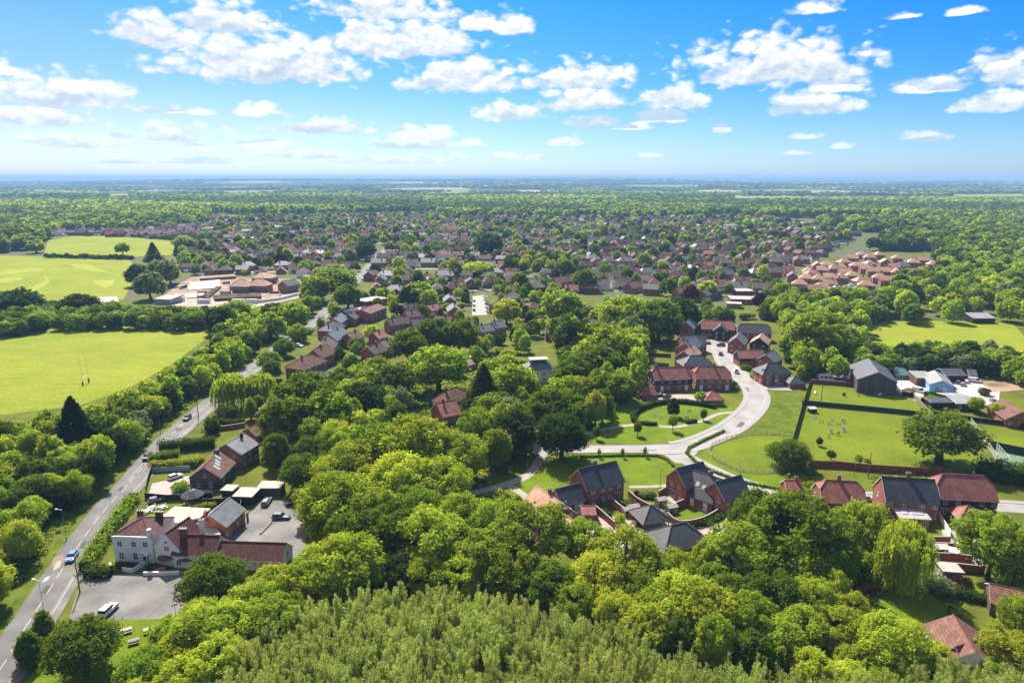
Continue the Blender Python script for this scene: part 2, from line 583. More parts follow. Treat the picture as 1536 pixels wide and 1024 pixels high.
    fin = N.new('ShaderNodeMix'); fin.data_type = 'RGBA'
    L.new(fac, fin.inputs['Factor']); L.new(mt.outputs['Result'], fin.inputs['A']); L.new(cm.outputs['Result'], fin.inputs['B'])
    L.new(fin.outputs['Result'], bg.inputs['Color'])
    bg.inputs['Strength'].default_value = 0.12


CLOUD_WHITE = (4.6, 4.65, 4.7, 1)
CLOUD_GREY = (2.4, 2.95, 3.6, 1)
build_world()

# ------------------------------------------------------------------ ground
def turf(name, c1, c2, sc, ang=0.6, fine=2.2, streak=.5, bump=.5):
    """grass: broad patches, streaks from mowing or wind, and a fine grain"""
    m = bpy.data.materials.new(name)
    nt, b, N, L = nodes_of(m)
    geo = N.new('ShaderNodeTexCoord')
    def noise(scale, det, stretch=None):
        n = N.new('ShaderNodeTexNoise'); n.inputs['Scale'].default_value = scale; n.inputs['Detail'].default_value = det; n.inputs['Roughness'].default_value = .62
        if stretch:
            mp = N.new('ShaderNodeMapping'); mp.inputs['Rotation'].default_value = (0, 0, ang); mp.inputs['Scale'].default_value = (1, stretch, 1)
            L.new(geo.outputs['Object'], mp.inputs['Vector']); L.new(mp.outputs[0], n.inputs['Vector'])
        else:
            L.new(geo.outputs['Object'], n.inputs['Vector'])
        return n.outputs['Fac']
    def M(op, x, y):
        k = N.new('ShaderNodeMath'); k.operation = op
        for i, v in enumerate((x, y)):
            if isinstance(v, (int, float)): k.inputs[i].default_value = v
            else: L.new(v, k.inputs[i])
        return k.outputs[0]
    f = M('ADD', M('MULTIPLY', noise(sc, 8), 1 - streak), M('MULTIPLY', noise(sc * 2.2, 6, 9), streak))
    r = N.new('ShaderNodeMapRange'); r.inputs['From Min'].default_value = .36; r.inputs['From Max'].default_value = .64; L.new(f, r.inputs['Value'])
    mx = N.new('ShaderNodeMix'); mx.data_type = 'RGBA'; mx.inputs['A'].default_value = (*c2, 1); mx.inputs['B'].default_value = (*c1, 1); L.new(r.outputs[0], mx.inputs['Factor'])
    g = noise(fine, 5)
    r2 = N.new('ShaderNodeMapRange'); r2.inputs['From Min'].default_value = .3; r2.inputs['From Max'].default_value = .7; r2.inputs['To Min'].default_value = .72; r2.inputs['To Max'].default_value = 1.25; L.new(g, r2.inputs['Value'])
    hs = N.new('ShaderNodeHueSaturation'); L.new(mx.outputs['Result'], hs.inputs['Color']); L.new(r2.outputs[0], hs.inputs['Value'])
    L.new(hs.outputs[0], b.inputs['Base Color'])
    b.inputs['Roughness'].default_value = .95; b.inputs['Specular IOR Level'].default_value = .1
    bp = N.new('ShaderNodeBump'); bp.inputs['Strength'].default_value = bump; bp.inputs['Distance'].default_value = .15; L.new(g, bp.inputs['Height']); L.new(bp.outputs[0], b.inputs['Normal'])
    return m


FIELD = turf('mown_field', (.262, .285, .018), (.140, .190, .010), .022, ang=R(-12), fine=.9, streak=.6)
LAWN = turf('lawn', (.140, .195, .005), (.080, .125, .005), .12, fine=2.5, streak=.3)
MEADOW = turf('meadow', (.160, .200, .007), (.085, .125, .006), .06, ang=R(20), fine=1.6, streak=.35, bump=.8)
ROUGH = turf('rough_grass', (.130, .165, .008), (.055, .085, .006), .2, fine=1.5, streak=.2, bump=1)
ASPH = mat('asphalt', (0.155, 0.148, 0.138), 0.75, 0.25, scale=0.16, col2=(0.085, 0.082, 0.078), detail=9)
ASPH_OLD = mat('asphalt_old', (0.20, 0.19, 0.172), 0.75, 0.25, scale=0.12, col2=(0.085, 0.082, 0.076), detail=10)
ASPH_NEW = mat('estate_road', (0.34, 0.32, 0.295), 0.7, 0.3, scale=0.14, col2=(0.22, 0.205, 0.188), detail=9)
PAVE = mat('pavement', (0.30, 0.28, 0.25), 0.75, 0.3, scale=0.5, col2=(0.27, 0.255, 0.235), detail=8)
BLOCK = mat('block_paving', (0.40, 0.32, 0.27), 0.75, 0.35, scale=0.8, col2=(0.29, 0.225, 0.19), detail=8)
PATHM = mat('path', (0.34, 0.31, 0.27), 0.8, 0.3, scale=0.6, col2=(0.25, 0.225, 0.19), detail=8)
EARTH = mat('bare_earth', (0.36, 0.26, 0.175), 0.9, 0.2, scale=0.12, col2=(0.15, 0.095, 0.062), detail=10)
CONC = mat('concrete', (0.50, 0.47, 0.43), 0.8, 0.3, scale=0.3, col2=(0.36, 0.33, 0.30), detail=8)
PAINT = mat('road_paint', (0.52, 0.51, 0.48), 0.7, 0.3, scale=2.5, col2=(0.26, 0.255, 0.24), detail=6)
BAYP = mat('worn_paint', (0.33, 0.32, 0.30), 0.7, 0.3, scale=1.2, col2=(0.16, 0.155, 0.145), detail=8)
YPAINT = mat('road_paint_yellow', (0.36, 0.28, 0.13), 0.7, 0.3, scale=2.5, col2=(0.3, 0.24, 0.12), detail=6)
RPAINT = mat('red_surfacing', (0.20, 0.13, 0.105), 0.7, 0.3, scale=2.5, col2=(0.14, 0.105, 0.09), detail=6)


def ground_material():
    m = bpy.data.materials.new('ground')
    nt, b, N, L = nodes_of(m)
    tc = N.new('ShaderNodeTexCoord')
    P = tc.outputs['Object']
    def noise(sc, det=6):
        n = N.new('ShaderNodeTexNoise'); n.inputs['Scale'].default_value = sc; n.inputs['Detail'].default_value = det
        L.new(P, n.inputs['Vector']); return n.outputs['Fac']
    def rng(v, a, c):
        r = N.new('ShaderNodeMapRange'); r.inputs['From Min'].default_value = a; r.inputs['From Max'].default_value = c
        L.new(v, r.inputs['Value']); return r.outputs[0]
    def mix(f, A, B):
        x = N.new('ShaderNodeMix'); x.data_type = 'RGBA'
        if hasattr(f, 'links'): L.new(f, x.inputs['Factor'])
        else: x.inputs['Factor'].default_value = f
        for s, v in (('A', A), ('B', B)):
            if isinstance(v, tuple): x.inputs[s].default_value = (*v, 1)
            else: L.new(v, x.inputs[s])
        return x.outputs['Result']
    near = mix(rng(noise(0.12, 8), .35, .65), (0.075, 0.095, 0.009), (0.125, 0.145, 0.010))
    near = mix(rng(noise(0.9, 5), .55, .8), near, (0.05, 0.065, 0.018))
    vo = N.new('ShaderNodeTexVoronoi'); vo.inputs['Scale'].default_value = 0.0016
    L.new(P, vo.inputs['Vector'])
    sv = N.new('ShaderNodeSeparateColor'); L.new(vo.outputs['Color'], sv.inputs[0])
    fieldc = mix(sv.outputs[0], (0.16, 0.21, 0.04), (0.36, 0.32, 0.15))
    wood = mix(rng(noise(0.012, 6), .35, .65), (0.018, 0.034, 0.012), (0.045, 0.07, 0.018))
    far = mix(rng(sv.outputs[1], .74, .76), wood, fieldc)
    sp = N.new('ShaderNodeSeparateXYZ'); L.new(P, sp.inputs[0])
    town = mix(rng(noise(0.03, 6), .45, .6), near, (0.10, 0.10, 0.075))
    c = mix(rng(sp.outputs['Y'], 380, 520), near, town)
    c = mix(rng(sp.outputs['Y'], 2300, 2700), c, far)
    L.new(c, b.inputs['Base Color'])
    b.inputs['Roughness'].default_value = 0.95; b.inputs['Specular IOR Level'].default_value = 0.1
    return m


def hill(x, y):
    """height of the distant ground: flat town, low ridges far off"""
    if y < 3800:
        return 0.0
    t = min(1, (y - 3800) / 3000)
    h = 0
    h += 26 * math.exp(-((y - 6500) / 1100) ** 2) * (0.5 + 0.5 * math.sin(x / 1900 + 0.6)) 
    h += 62 * math.exp(-((y - 10500) / 1700) ** 2) * (0.55 + 0.35 * math.sin(x / 3100 + 2.0) + 0.12 * math.sin(x / 900))
    h += 125 * math.exp(-((y - 19000) / 2600) ** 2) * (0.55 + 0.3 * math.sin(x / 5200 + 1.1 ) + 0.10 * math.sin(x / 1500 + 1) + 0.04 * math.sin(x / 520))
    return h * t


def build_ground():
    ys = [-400, 0, 100, 200, 300, 400, 600, 800, 1100, 1500, 2000, 2600, 3200, 3800, 4300] + [4300 + 260 * i for i in range(1, 75)]
    nx = 150
    v = []; f = []
    for j, y in enumerate(ys):
        hw = 2500 + max(y, 0) * 1.15
        for i in range(nx + 1):
            x = -hw + 2 * hw * i / nx
            v.append((x, y, hill(x, y)))
    for j in range(len(ys) - 1):
        for i in range(nx):
            a = j * (nx + 1) + i
            f.append((a, a + 1, a + nx + 2, a + nx + 1))
    me = bpy.data.meshes.new('ground'); me.from_pydata(v, [], f); me.materials.append(ground_material()); me.update()
    o = bpy.data.objects.new('ground', me); COL.objects.link(o); tag(o, kind='structure')


build_ground()

# haze: one even volume over the whole place
hm = bpy.data.materials.new('haze'); hm.use_nodes = True
_n = hm.node_tree.nodes; _n.remove(_n['Principled BSDF'])
pv = _n.new('ShaderNodeVolumePrincipled'); pv.inputs['Density'].default_value = 0.00011
pv.inputs['Color'].default_value = (0.36, 0.63, 0.97, 1)
pv.inputs['Anisotropy'].default_value = 0.0
hm.node_tree.links.new(pv.outputs[0], _n['Material Output'].inputs['Volume'])
HZ = MB(); HZ.box(-26000, 26000, -600, 24500, -1.5, 128)
hzo = HZ.build('haze', hm); tag(hzo, kind='stuff')

# ------------------------------------------------------------------ roads, paths, fields
ROAD_PX = [(-40, 1050), (3, 999), (32, 950), (63, 902), (88, 862), (127, 804), (158, 763), (190, 728), (212, 702), (232, 679), (249, 659), (270, 641), (287, 626), (306, 611),
           (328, 592), (352, 571), (376, 553), (405, 531), (432, 509), (455, 493), (474, 481), (494, 459), (518, 436), (540, 414), (554, 397), (567, 385), (580, 372), (596, 360)]
ROAD = smooth_line([at(*p) for p in ROAD_PX], 5)
ribbon('main_road', ROAD, -3.5, 3.5, ASPH, 0.012)
ribbon('footpath_main', ROAD, 3.65, 5.3, ASPH_OLD, 0.0, h=0.13)
ribbon('kerb_main', ROAD, 3.5, 3.65, CONC, 0.0, h=0.14)
ribbon('verge', ROAD, -5.6, -3.55, ROUGH, 0.006)
keep_line([ROAD[i] for i in range(0, len(ROAD))], 4.6)


def dashes(P, name, off, on, gap, w, m, z, s0=0.0, s1=1e9):
    b = MB()
    s = 0.0
    A = offset_line(P, off - w / 2); B = offset_line(P, off + w / 2)
    for i in range(len(P) - 1):
        L_ = (P[i + 1] - P[i]).length
        k = 0.0
        while k < L_:
            ph = (s + k) % (on + gap)
            step = (on - ph) if ph < on else (on + gap - ph)
            step = min(step + 1e-4, L_ - k)
            if ph < on and s0 < s + k < s1:
                t0, t1 = k / L_, min(1, (k + step) / L_)
                q = [A[i].lerp(A[i + 1], t0), B[i].lerp(B[i + 1], t0), B[i].lerp(B[i + 1], t1), A[i].lerp(A[i + 1], t1)]
                b.poly([(p.x, p.y, z) for p in q])
            k += step
        s += L_
    o = b.build(name, m); tag(o, kind='structure')


dashes(ROAD, 'centre_line', 0.0, 4.0, 2.2, 0.16, PAINT, 0.018)
dashes(ROAD, 'edge_line', 3.1, 60, 3, 0.11, YPAINT, 0.018, 20, 70)
dashes(ROAD, 'hatch_line', -0.9, 14, 30, 0.14, PAINT, 0.018, 60, 330)
sheet('red_patch', ppts([(76, 852), (97, 842), (94, 829), (80, 836)]), RPAINT, 0.0165)
sheet('yellow_patch', ppts([(79, 856), (90, 850), (92, 840), (84, 842)]), YPAINT, 0.0195)
sheet('bus_marking', ppts([(62, 874), (72, 869), (76, 863), (68, 866)]), PAINT, 0.0185)

EST_PX = [(800, 672), (850, 673), (880, 673), (940, 673), (985, 672), (1020, 670), (1055, 660), (1088, 645), (1114, 627), (1131, 608), (1134, 592), (1123, 575), (1103, 558), (1089, 543), (1082, 528), (1076, 516)]
EST = smooth_line([at(*p) for p in EST_PX], 5)
ribbon('estate_road', EST, -3.1, 3.1, ASPH_NEW, 0.012)
ribbon('estate_pavement', EST[18:], 3.25, 5.3, PAVE, 0.0, h=0.12)
ribbon('estate_kerb', EST[10:], 3.1, 3.25, CONC, 0.0, h=0.13)
ribbon('estate_pavement_inner', EST[24:], -4.9, -3.25, PAVE, 0.0, h=0.12)
ribbon('estate_kerb_inner', EST, -3.25, -3.1, CONC, 0.0, h=0.13)
keep_line(EST, 5.5)
LANE_PX = [(1014, 676), (1030, 690), (1062, 706), (1086, 717), (1120, 729), (1160, 741), (1210, 749), (1260, 750), (1310, 748), (1380, 752), (1450, 757), (1560, 764)]
LANE = smooth_line([at(*p) for p in LANE_PX], 5)
ribbon('estate_lane', LANE, -2.7, 2.7, ASPH_NEW, 0.009)
ribbon('lane_pavement', LANE[4:], -4.4, -2.85, PAVE, 0.0, h=0.12)
ribbon('lane_kerb', LANE[4:], -2.85, -2.7, CONC, 0.0, h=0.13)
keep_line(LANE, 4)
sheet('junction', ppts([(985, 678), (1000, 684), (1013, 694), (1040, 694), (1040, 684), (1052, 672), (1030, 662), (1000, 668)]), ASPH_NEW, 0.0165)
DRV = smooth_line([at(*p) for p in [(1130, 776), (1095, 783), (1060, 791), (1020, 797), (985, 790), (940, 780), (905, 800), (880, 815)]], 5)
ribbon('shared_drive', DRV, -3.4, 3.4, BLOCK, 0.008)
keep_line(DRV, 4)
ribbon('drive_spur', smooth_line([at(*p) for p in [(1062, 792), (1072, 815), (1066, 850), (1052, 880)]], 4), -2.4, 2.4, BLOCK, 0.004)
sheet('courtyard', ppts([(860, 765), (930, 785), (985, 790), (1000, 800), (960, 815), (905, 845), (872, 820), (850, 790)]), BLOCK, 0.0045)
CD_ = smooth_line([at(*p) for p in [(1085, 530), (1062, 524), (1058, 512), (1062, 500)]], 4)
ribbon('close_end', CD_, -3, 3, ASPH_NEW, 0.008)
sheet('turning_head', ppts([(1060, 512), (1062, 500), (1085, 500), (1100, 512), (1094, 520), (1070, 522)]), ASPH_NEW, 0.0045)


def path(name, px, w, m=None, z=0.02):
    P = smooth_line([at(*p) for p in px], 5)
    ribbon(name, P, -w / 2, w / 2, m or PATHM, z)
    keep_line(P, w / 2 + 0.6)
    return P


path('footpath', [(690, 745), (718, 737), (762, 725), (792, 712), (808, 692), (816, 676), (815, 660), (806, 645), (802, 630), (805, 615)], 3.0)
path('footpath', [(762, 727), (778, 737), (800, 752)], 2.4, z=0.025)
path('park_path', [(860, 660), (872, 654), (900, 645), (950, 637), (1010, 640), (1050, 632), (1076, 621), (1100, 618)], 2.0)
path('front_path', [(944, 730), (985, 729), (1012, 727), (1040, 731)], 1.6)

sheet('sports_field', ppts([(-120, 507), (0, 503), (90, 492), (200, 488), (314, 486), (316, 503), (255, 548), (200, 578), (120, 608), (0, 622), (-120, 628)]), FIELD, 0.006)
sheet('golf_field', ppts([(-150, 386), (0, 383), (60, 385), (196, 391), (203, 402), (196, 430), (185, 449), (100, 454), (0, 462), (-150, 470)]), FIELD, 0.006)
sheet('upper_field', ppts([(66, 381), (72, 361), (128, 350), (200, 356), (264, 362), (264, 382), (182, 386)]), FIELD, 0.006)
GRN = mat('golf_green', (0.29, 0.31, 0.03), 0.95, 0.1, scale=0.05, col2=(0.24, 0.27, 0.025), detail=6)
for q in ([(0, 407), (40, 402), (70, 402), (60, 406), (20, 410), (0, 412)], [(105, 396), (135, 396), (160, 408), (190, 414), (150, 408), (112, 402)], [(138, 421), (172, 420), (168, 428), (158, 432), (146, 427)],
          [(30, 440), (68, 420), (66, 412), (72, 416), (74, 424), (40, 444)], [(0, 418), (30, 416), (36, 419), (10, 424), (0, 424)]):
    sheet('golf_green', ppts(q), GRN, 0.0125)
sheet('pitch_strip', ppts([(138, 446), (175, 445), (178, 452), (140, 453)]), CONC, 0.0125)
sheet('pub_lawn', ppts([(30, 1040), (80, 960), (104, 930), (120, 880), (132, 900), (106, 931), (275, 927), (300, 960), (280, 1060)]), LAWN, 0.008)
sheet('village_green', ppts([(860, 662), (880, 640), (930, 610), (960, 590), (1055, 600), (1100, 612), (1110, 622), (1085, 640), (1050, 655), (1015, 663), (940, 665)]), LAWN, 0.008)
sheet('village_green', ppts([(815, 684), (860, 682), (985, 682), (1010, 692), (1015, 716), (1010, 728), (950, 732), (930, 700), (850, 735), (800, 755), (772, 728), (800, 710)]), LAWN, 0.008)
sheet('meadow_bank', ppts([(1125, 632), (1150, 606), (1160, 588), (1150, 570), (1120, 556), (1200, 570), (1212, 578), (1188, 664), (1165, 690), (1130, 660)]), ROUGH, 0.006)
sheet('basin', ppts([(1062, 672), (1090, 655), (1125, 650), (1185, 655), (1175, 690), (1160, 708), (1110, 706), (1072, 690)]), MEADOW, 0.008)
sheet('verge_strip', ppts([(1040, 688), (1060, 672), (1072, 692), (1110, 708), (1200, 712), (1230, 735), (1180, 738), (1100, 718)]), LAWN, 0.0055)
sheet('paddock', ppts([(1212, 577), (1290, 577), (1348, 590), (1372, 600), (1386, 622), (1450, 640), (1475, 690), (1490, 700), (1420, 712), (1300, 706), (1190, 697), (1190, 660)]), MEADOW, 0.008)
sheet('far_paddock', ppts([(1296, 484), (1400, 481), (1520, 485), (1545, 515), (1540, 536), (1440, 540), (1306, 536)]), FIELD, 0.008)
sheet('court_field', ppts([(1458, 640), (1560, 650), (1560, 690), (1490, 676)]), MEADOW, 0.008)
sheet('bright_patch', ppts([(1340, 600), (1440, 630), (1462, 640), (1380, 640)]), LAWN, 0.006)
sheet('yard', ppts([(1345, 568), (1440, 565), (1500, 582), (1498, 605), (1440, 612), (1400, 600), (1380, 603), (1360, 598), (1340, 580)]), CONC, 0.006)
sheet('dirt_yard', ppts([(1468, 572), (1570, 570), (1570, 582), (1490, 588)]), EARTH, 0.0095)
sheet('barn_yard', ppts([(1215, 560), (1280, 556), (1284, 572), (1215, 574)]), ASPH_OLD, 0.006)
sheet('tennis_court', ppts([(1488, 676), (1570, 690), (1570, 730), (1518, 712)]), mat('court_green', (0.13, 0.22, 0.13), 0.8, 0.2, scale=0.5), 0.0125)
sheet('car_park', ppts([(126, 863), (300, 857), (300, 905), (276, 927), (102, 931), (112, 900)]), ASPH_OLD, 0.016)
sheet('rear_car_park', ppts([(335, 815), (378, 765), (392, 748), (450, 752), (456, 775), (460, 860), (440, 910), (425, 880), (440, 820)]), ASPH_OLD, 0.013)
sheet('pub_garden', ppts([(196, 772), (235, 762), (330, 766), (310, 785), (205, 810), (190, 800)]), LAWN, 0.012)
sheet('brick_drive', ppts([(228, 725), (278, 714), (320, 712), (318, 745), (222, 744)]), BLOCK, 0.0125)
sheet('layby', ppts([(376, 492), (385, 483), (408, 477), (420, 480), (402, 500), (388, 500)]), PAVE, 0.012)
sheet('building_site', ppts([(228, 456), (250, 440), (268, 425), (290, 415), (440, 418), (470, 425), (455, 440), (420, 452), (380, 462), (300, 462)]), EARTH, 0.008)
sheet('site_track', ppts([(245, 458), (262, 440), (280, 440), (300, 450), (380, 452), (440, 440), (450, 446), (380, 462)]), mat('site_track', (.42, .36, .29), .9, .2, scale=.15, col2=(.27, .22, .17), detail=9), 0.0125)
sheet('town_car_park', ppts([(709, 444), (727, 442), (731, 472), (708, 473)]), PAVE, 0.008)
sheet('estate_drives', ppts([(960, 588), (1040, 592), (1062, 600), (1055, 605), (985, 606), (960, 600)]), BLOCK, 0.0125)
sheet('estate_drives', ppts([(1130, 576), (1165, 578), (1205, 580), (1200, 586), (1150, 584)]), PAVE, 0.0125)
for pl in ([(700, 438), (742, 436), (748, 476), (700, 476)], [(226, 458), (250, 436), (290, 412), (452, 414), (472, 428), (450, 452), (380, 464), (300, 464)], [(126, 863), (300, 857), (276, 927), (102, 931)], [(335, 815), (392, 748), (456, 762), (460, 880), (430, 880)]):
    KEEP_POLY.append([(p.x, p.y) for p in ppts(pl)])

def bays(name, px0, px1, dx, dy, n, m, z, w=.1):
    """painted bay lines between two photo points, each running dx, dy metres"""
    a, b_ = at(*px0), at(*px1)
    b = MB()
    for i in range(n):
        p = a.lerp(b_, i / (n - 1)); q = Vector((p.x + dx, p.y + dy, 0)); v = Vector((-dy, dx, 0)).normalized() * w / 2
        b.poly([(p.x - v.x, p.y - v.y, z), (p.x + v.x, p.y + v.y, z), (q.x + v.x, q.y + v.y, z), (q.x - v.x, q.y - v.y, z)])
    tag(b.build(name, m), kind='structure')


bays('bay_marking', (150, 866), (290, 862), -1.2, -4.6, 12, BAYP, .021, .06)
bays('bay_marking', (135, 929), (262, 926), 1.3, 4.6, 11, BAYP, .021, .06)
bays('bay_marking', (396, 768), (372, 800), 4.4, .4, 6, BAYP, .018, .06)
# windows of the photograph kept clear of filling trees: what shows there in the photo must show here
CLEAR = [(783, 528, 838, 572, 1), (425, 522, 500, 562, 0), (466, 478, 520, 522, 0), (545, 508, 604, 546, 0), (585, 466, 642, 500, 0), (640, 436, 700, 490, 0), (704, 440, 742, 474, 1), (712, 478, 762, 500, 0), (622, 592, 692, 640, 1), (655, 572, 702, 600, 1), (975, 492, 1100, 608, 1), (1098, 480, 1172, 584, 1),
         (778, 700, 960, 800, 1), (860, 755, 1065, 832, 1), (1010, 690, 1130, 800, 1), (322, 800, 442, 840, 1), (378, 738, 462, 812, 1), (440, 800, 462, 895, 1), (1372, 770, 1476, 905, 1), (1290, 885, 1432, 932, 1), (1400, 925, 1505, 1000, 1), (1296, 562, 1510, 622, 1),
         (1305, 486, 1522, 508, 1), (1086, 440, 1140, 466, 0), (1172, 376, 1335, 430, 1), (1335, 376, 1404, 402, 1), (706, 688, 830, 746, 1), (797, 610, 820, 690, 1), (240, 630, 395, 720, 1), (405, 484, 476, 530, 1), (516, 456, 584, 488, 0), (228, 412, 450, 460, 1), (1230, 718, 1320, 760, 1), (1186, 580, 1300, 700, 1), (878, 470, 910, 488, 0), (1486, 594, 1536, 636, 1)]


def clear(x, y, r, h):
    px, py, d = proj((x, y, h)); rp = r * FPX / d
    _, pb, _ = proj((x, y, 0))
    for (x0, y0, x1, y1, full) in CLEAR:
        if px + rp * .8 > x0 and px - rp * .8 < x1 and py < y1 - 1 and pb > y0 + 1:
            if pb > y1:                                  # stands in front of the window
                return False
            if full or RND.random() < .45:
                return False
    return True


PATCH = mat('road_patch', (.075, .073, .07), .8, .2, scale=.8, col2=(.055, .053, .05))
for q in ([(118, 822), (124, 822), (131, 812), (126, 811)], [(60, 890), (70, 890), (78, 878), (70, 877)], [(176, 735), (182, 737), (188, 730), (182, 729)], [(24, 962), (36, 962), (42, 950), (33, 950)], [(262, 644), (268, 647), (274, 642), (269, 640)]):
    sheet('road_patch', ppts(q), PATCH, .0150)
for q in ([(1104, 640), (1112, 642), (1118, 634), (1111, 632)], [(960, 674), (985, 674), (984, 676), (960, 676)], [(1118, 580), (1124, 582), (1124, 588), (1118, 586)], [(1180, 745), (1200, 748), (1200, 750), (1180, 747)]):
    sheet('road_patch', ppts(q), ASPH_OLD, .0205)

FAR_FIELDS = []
OCHRE = turf('ripe_field', (.40, .36, .13), (.30, .29, .10), .012, fine=.3)
for i_, q in enumerate([[(158, 291), (196, 290), (194, 298), (166, 299)], [(74, 301), (120, 300), (116, 306), (80, 307)], [(540, 294), (604, 293), (604, 297), (546, 298)], [(640, 289), (706, 288), (706, 292), (646, 293)], [(985, 289), (1096, 288), (1096, 292), (990, 293)],
                        [(768, 286), (826, 285), (826, 290), (772, 291)], [(330, 287), (420, 286), (424, 290), (340, 291)], [(1210, 287), (1330, 287), (1330, 291), (1216, 291)], [(860, 297), (900, 296), (900, 300), (864, 300)], [(1420, 292), (1536, 291), (1536, 295), (1430, 296)]]):
    P_ = ppts(q); FAR_FIELDS.append([(p.x, p.y) for p in P_])
    sheet('far_field', P_, OCHRE if i_ % 3 else FIELD, 1.5 if i_ not in (0, 1, 8) else .02)
# ------------------------------------------------------------------ vegetation
SH = {
    'yellow': leaf_mat('leaf_yellow_green', (0.305, 0.370, 0.030), (0.58, 0.65, 0.036), .46),
    'bright': leaf_mat('leaf_bright_green', (0.210, 0.290, 0.026), (0.45, 0.56, 0.030), .46),
    'mid': leaf_mat('leaf_mid_green', (0.108, 0.168, 0.015), (0.24, 0.33, 0.018), .41),
    'dark': leaf_mat('leaf_dark_green', (0.050, 0.086, 0.014), (0.11, 0.155, 0.015), 0.38),
    'olive': leaf_mat('leaf_olive', (0.295, 0.355, 0.095), (0.48, 0.55, 0.10), .44),
    'grey': leaf_mat('leaf_grey_green', (0.175, 0.22, 0.080), (0.32, 0.38, 0.09)),
    'copper': leaf_mat('leaf_copper', (0.055, 0.018, 0.018), (0.11, 0.025, 0.02)),
    'needle': leaf_mat('needle', (0.026, 0.042, 0.018), (0.04, 0.06, 0.018), 0.2),
}
SHADE_WORD = {'yellow': 'yellow-green', 'bright': 'bright green', 'mid': 'mid-green', 'dark': 'dark green', 'olive': 'olive green', 'grey': 'grey-green',
              'copper': 'dark copper', 'needle': 'blackish green'}
BARK = mat('bark', (0.13, 0.10, 0.075), 0.9, 0.2, scale=3.0, col2=(0.06, 0.047, 0.035), detail=8, bump=0.6, coords='Generated')


def quads_mesh(name, C, T, B_, tint, m, extra=None):
    """leaves as loose quads: centres C, half-axes T and B_; a leaf is bent along its middle"""
    n = len(C)
    v = np.empty((n, 4, 3), np.float32)
    v[:, 0] = C - T; v[:, 1] = C - B_ * 0.9; v[:, 2] = C + T; v[:, 3] = C + B_ * 0.9
    me = bpy.data.meshes.new(name)
    me.vertices.add(n * 4); me.loops.add(n * 4); me.polygons.add(n)
    me.vertices.foreach_set('co', v.reshape(-1))
    me.loops.foreach_set('vertex_index', np.arange(n * 4, dtype=np.int32))
    me.polygons.foreach_set('loop_start', np.arange(0, n * 4, 4, dtype=np.int32))
    try:
        me.polygons.foreach_set('loop_total', np.full(n, 4, np.int32))
    except Exception:
        pass
    a = me.attributes.new('tint', 'FLOAT', 'POINT')
    a.data.foreach_set('value', np.repeat(tint.astype(np.float32), 4))
    me.materials.append(m)
    me.update(calc_edges=True)
    me['raw'] = 1
    return me


def unit(v):
    return v / np.maximum(np.linalg.norm(v, axis=1, keepdims=True), 1e-6)


def leaf_axes(rng, nrm, size, aspect=0.7):
    r = rng.normal(size=nrm.shape)
    t = unit(np.cross(nrm, r)); b = np.cross(nrm, t)
    return t * size[:, None], b * (size * aspect)[:, None]


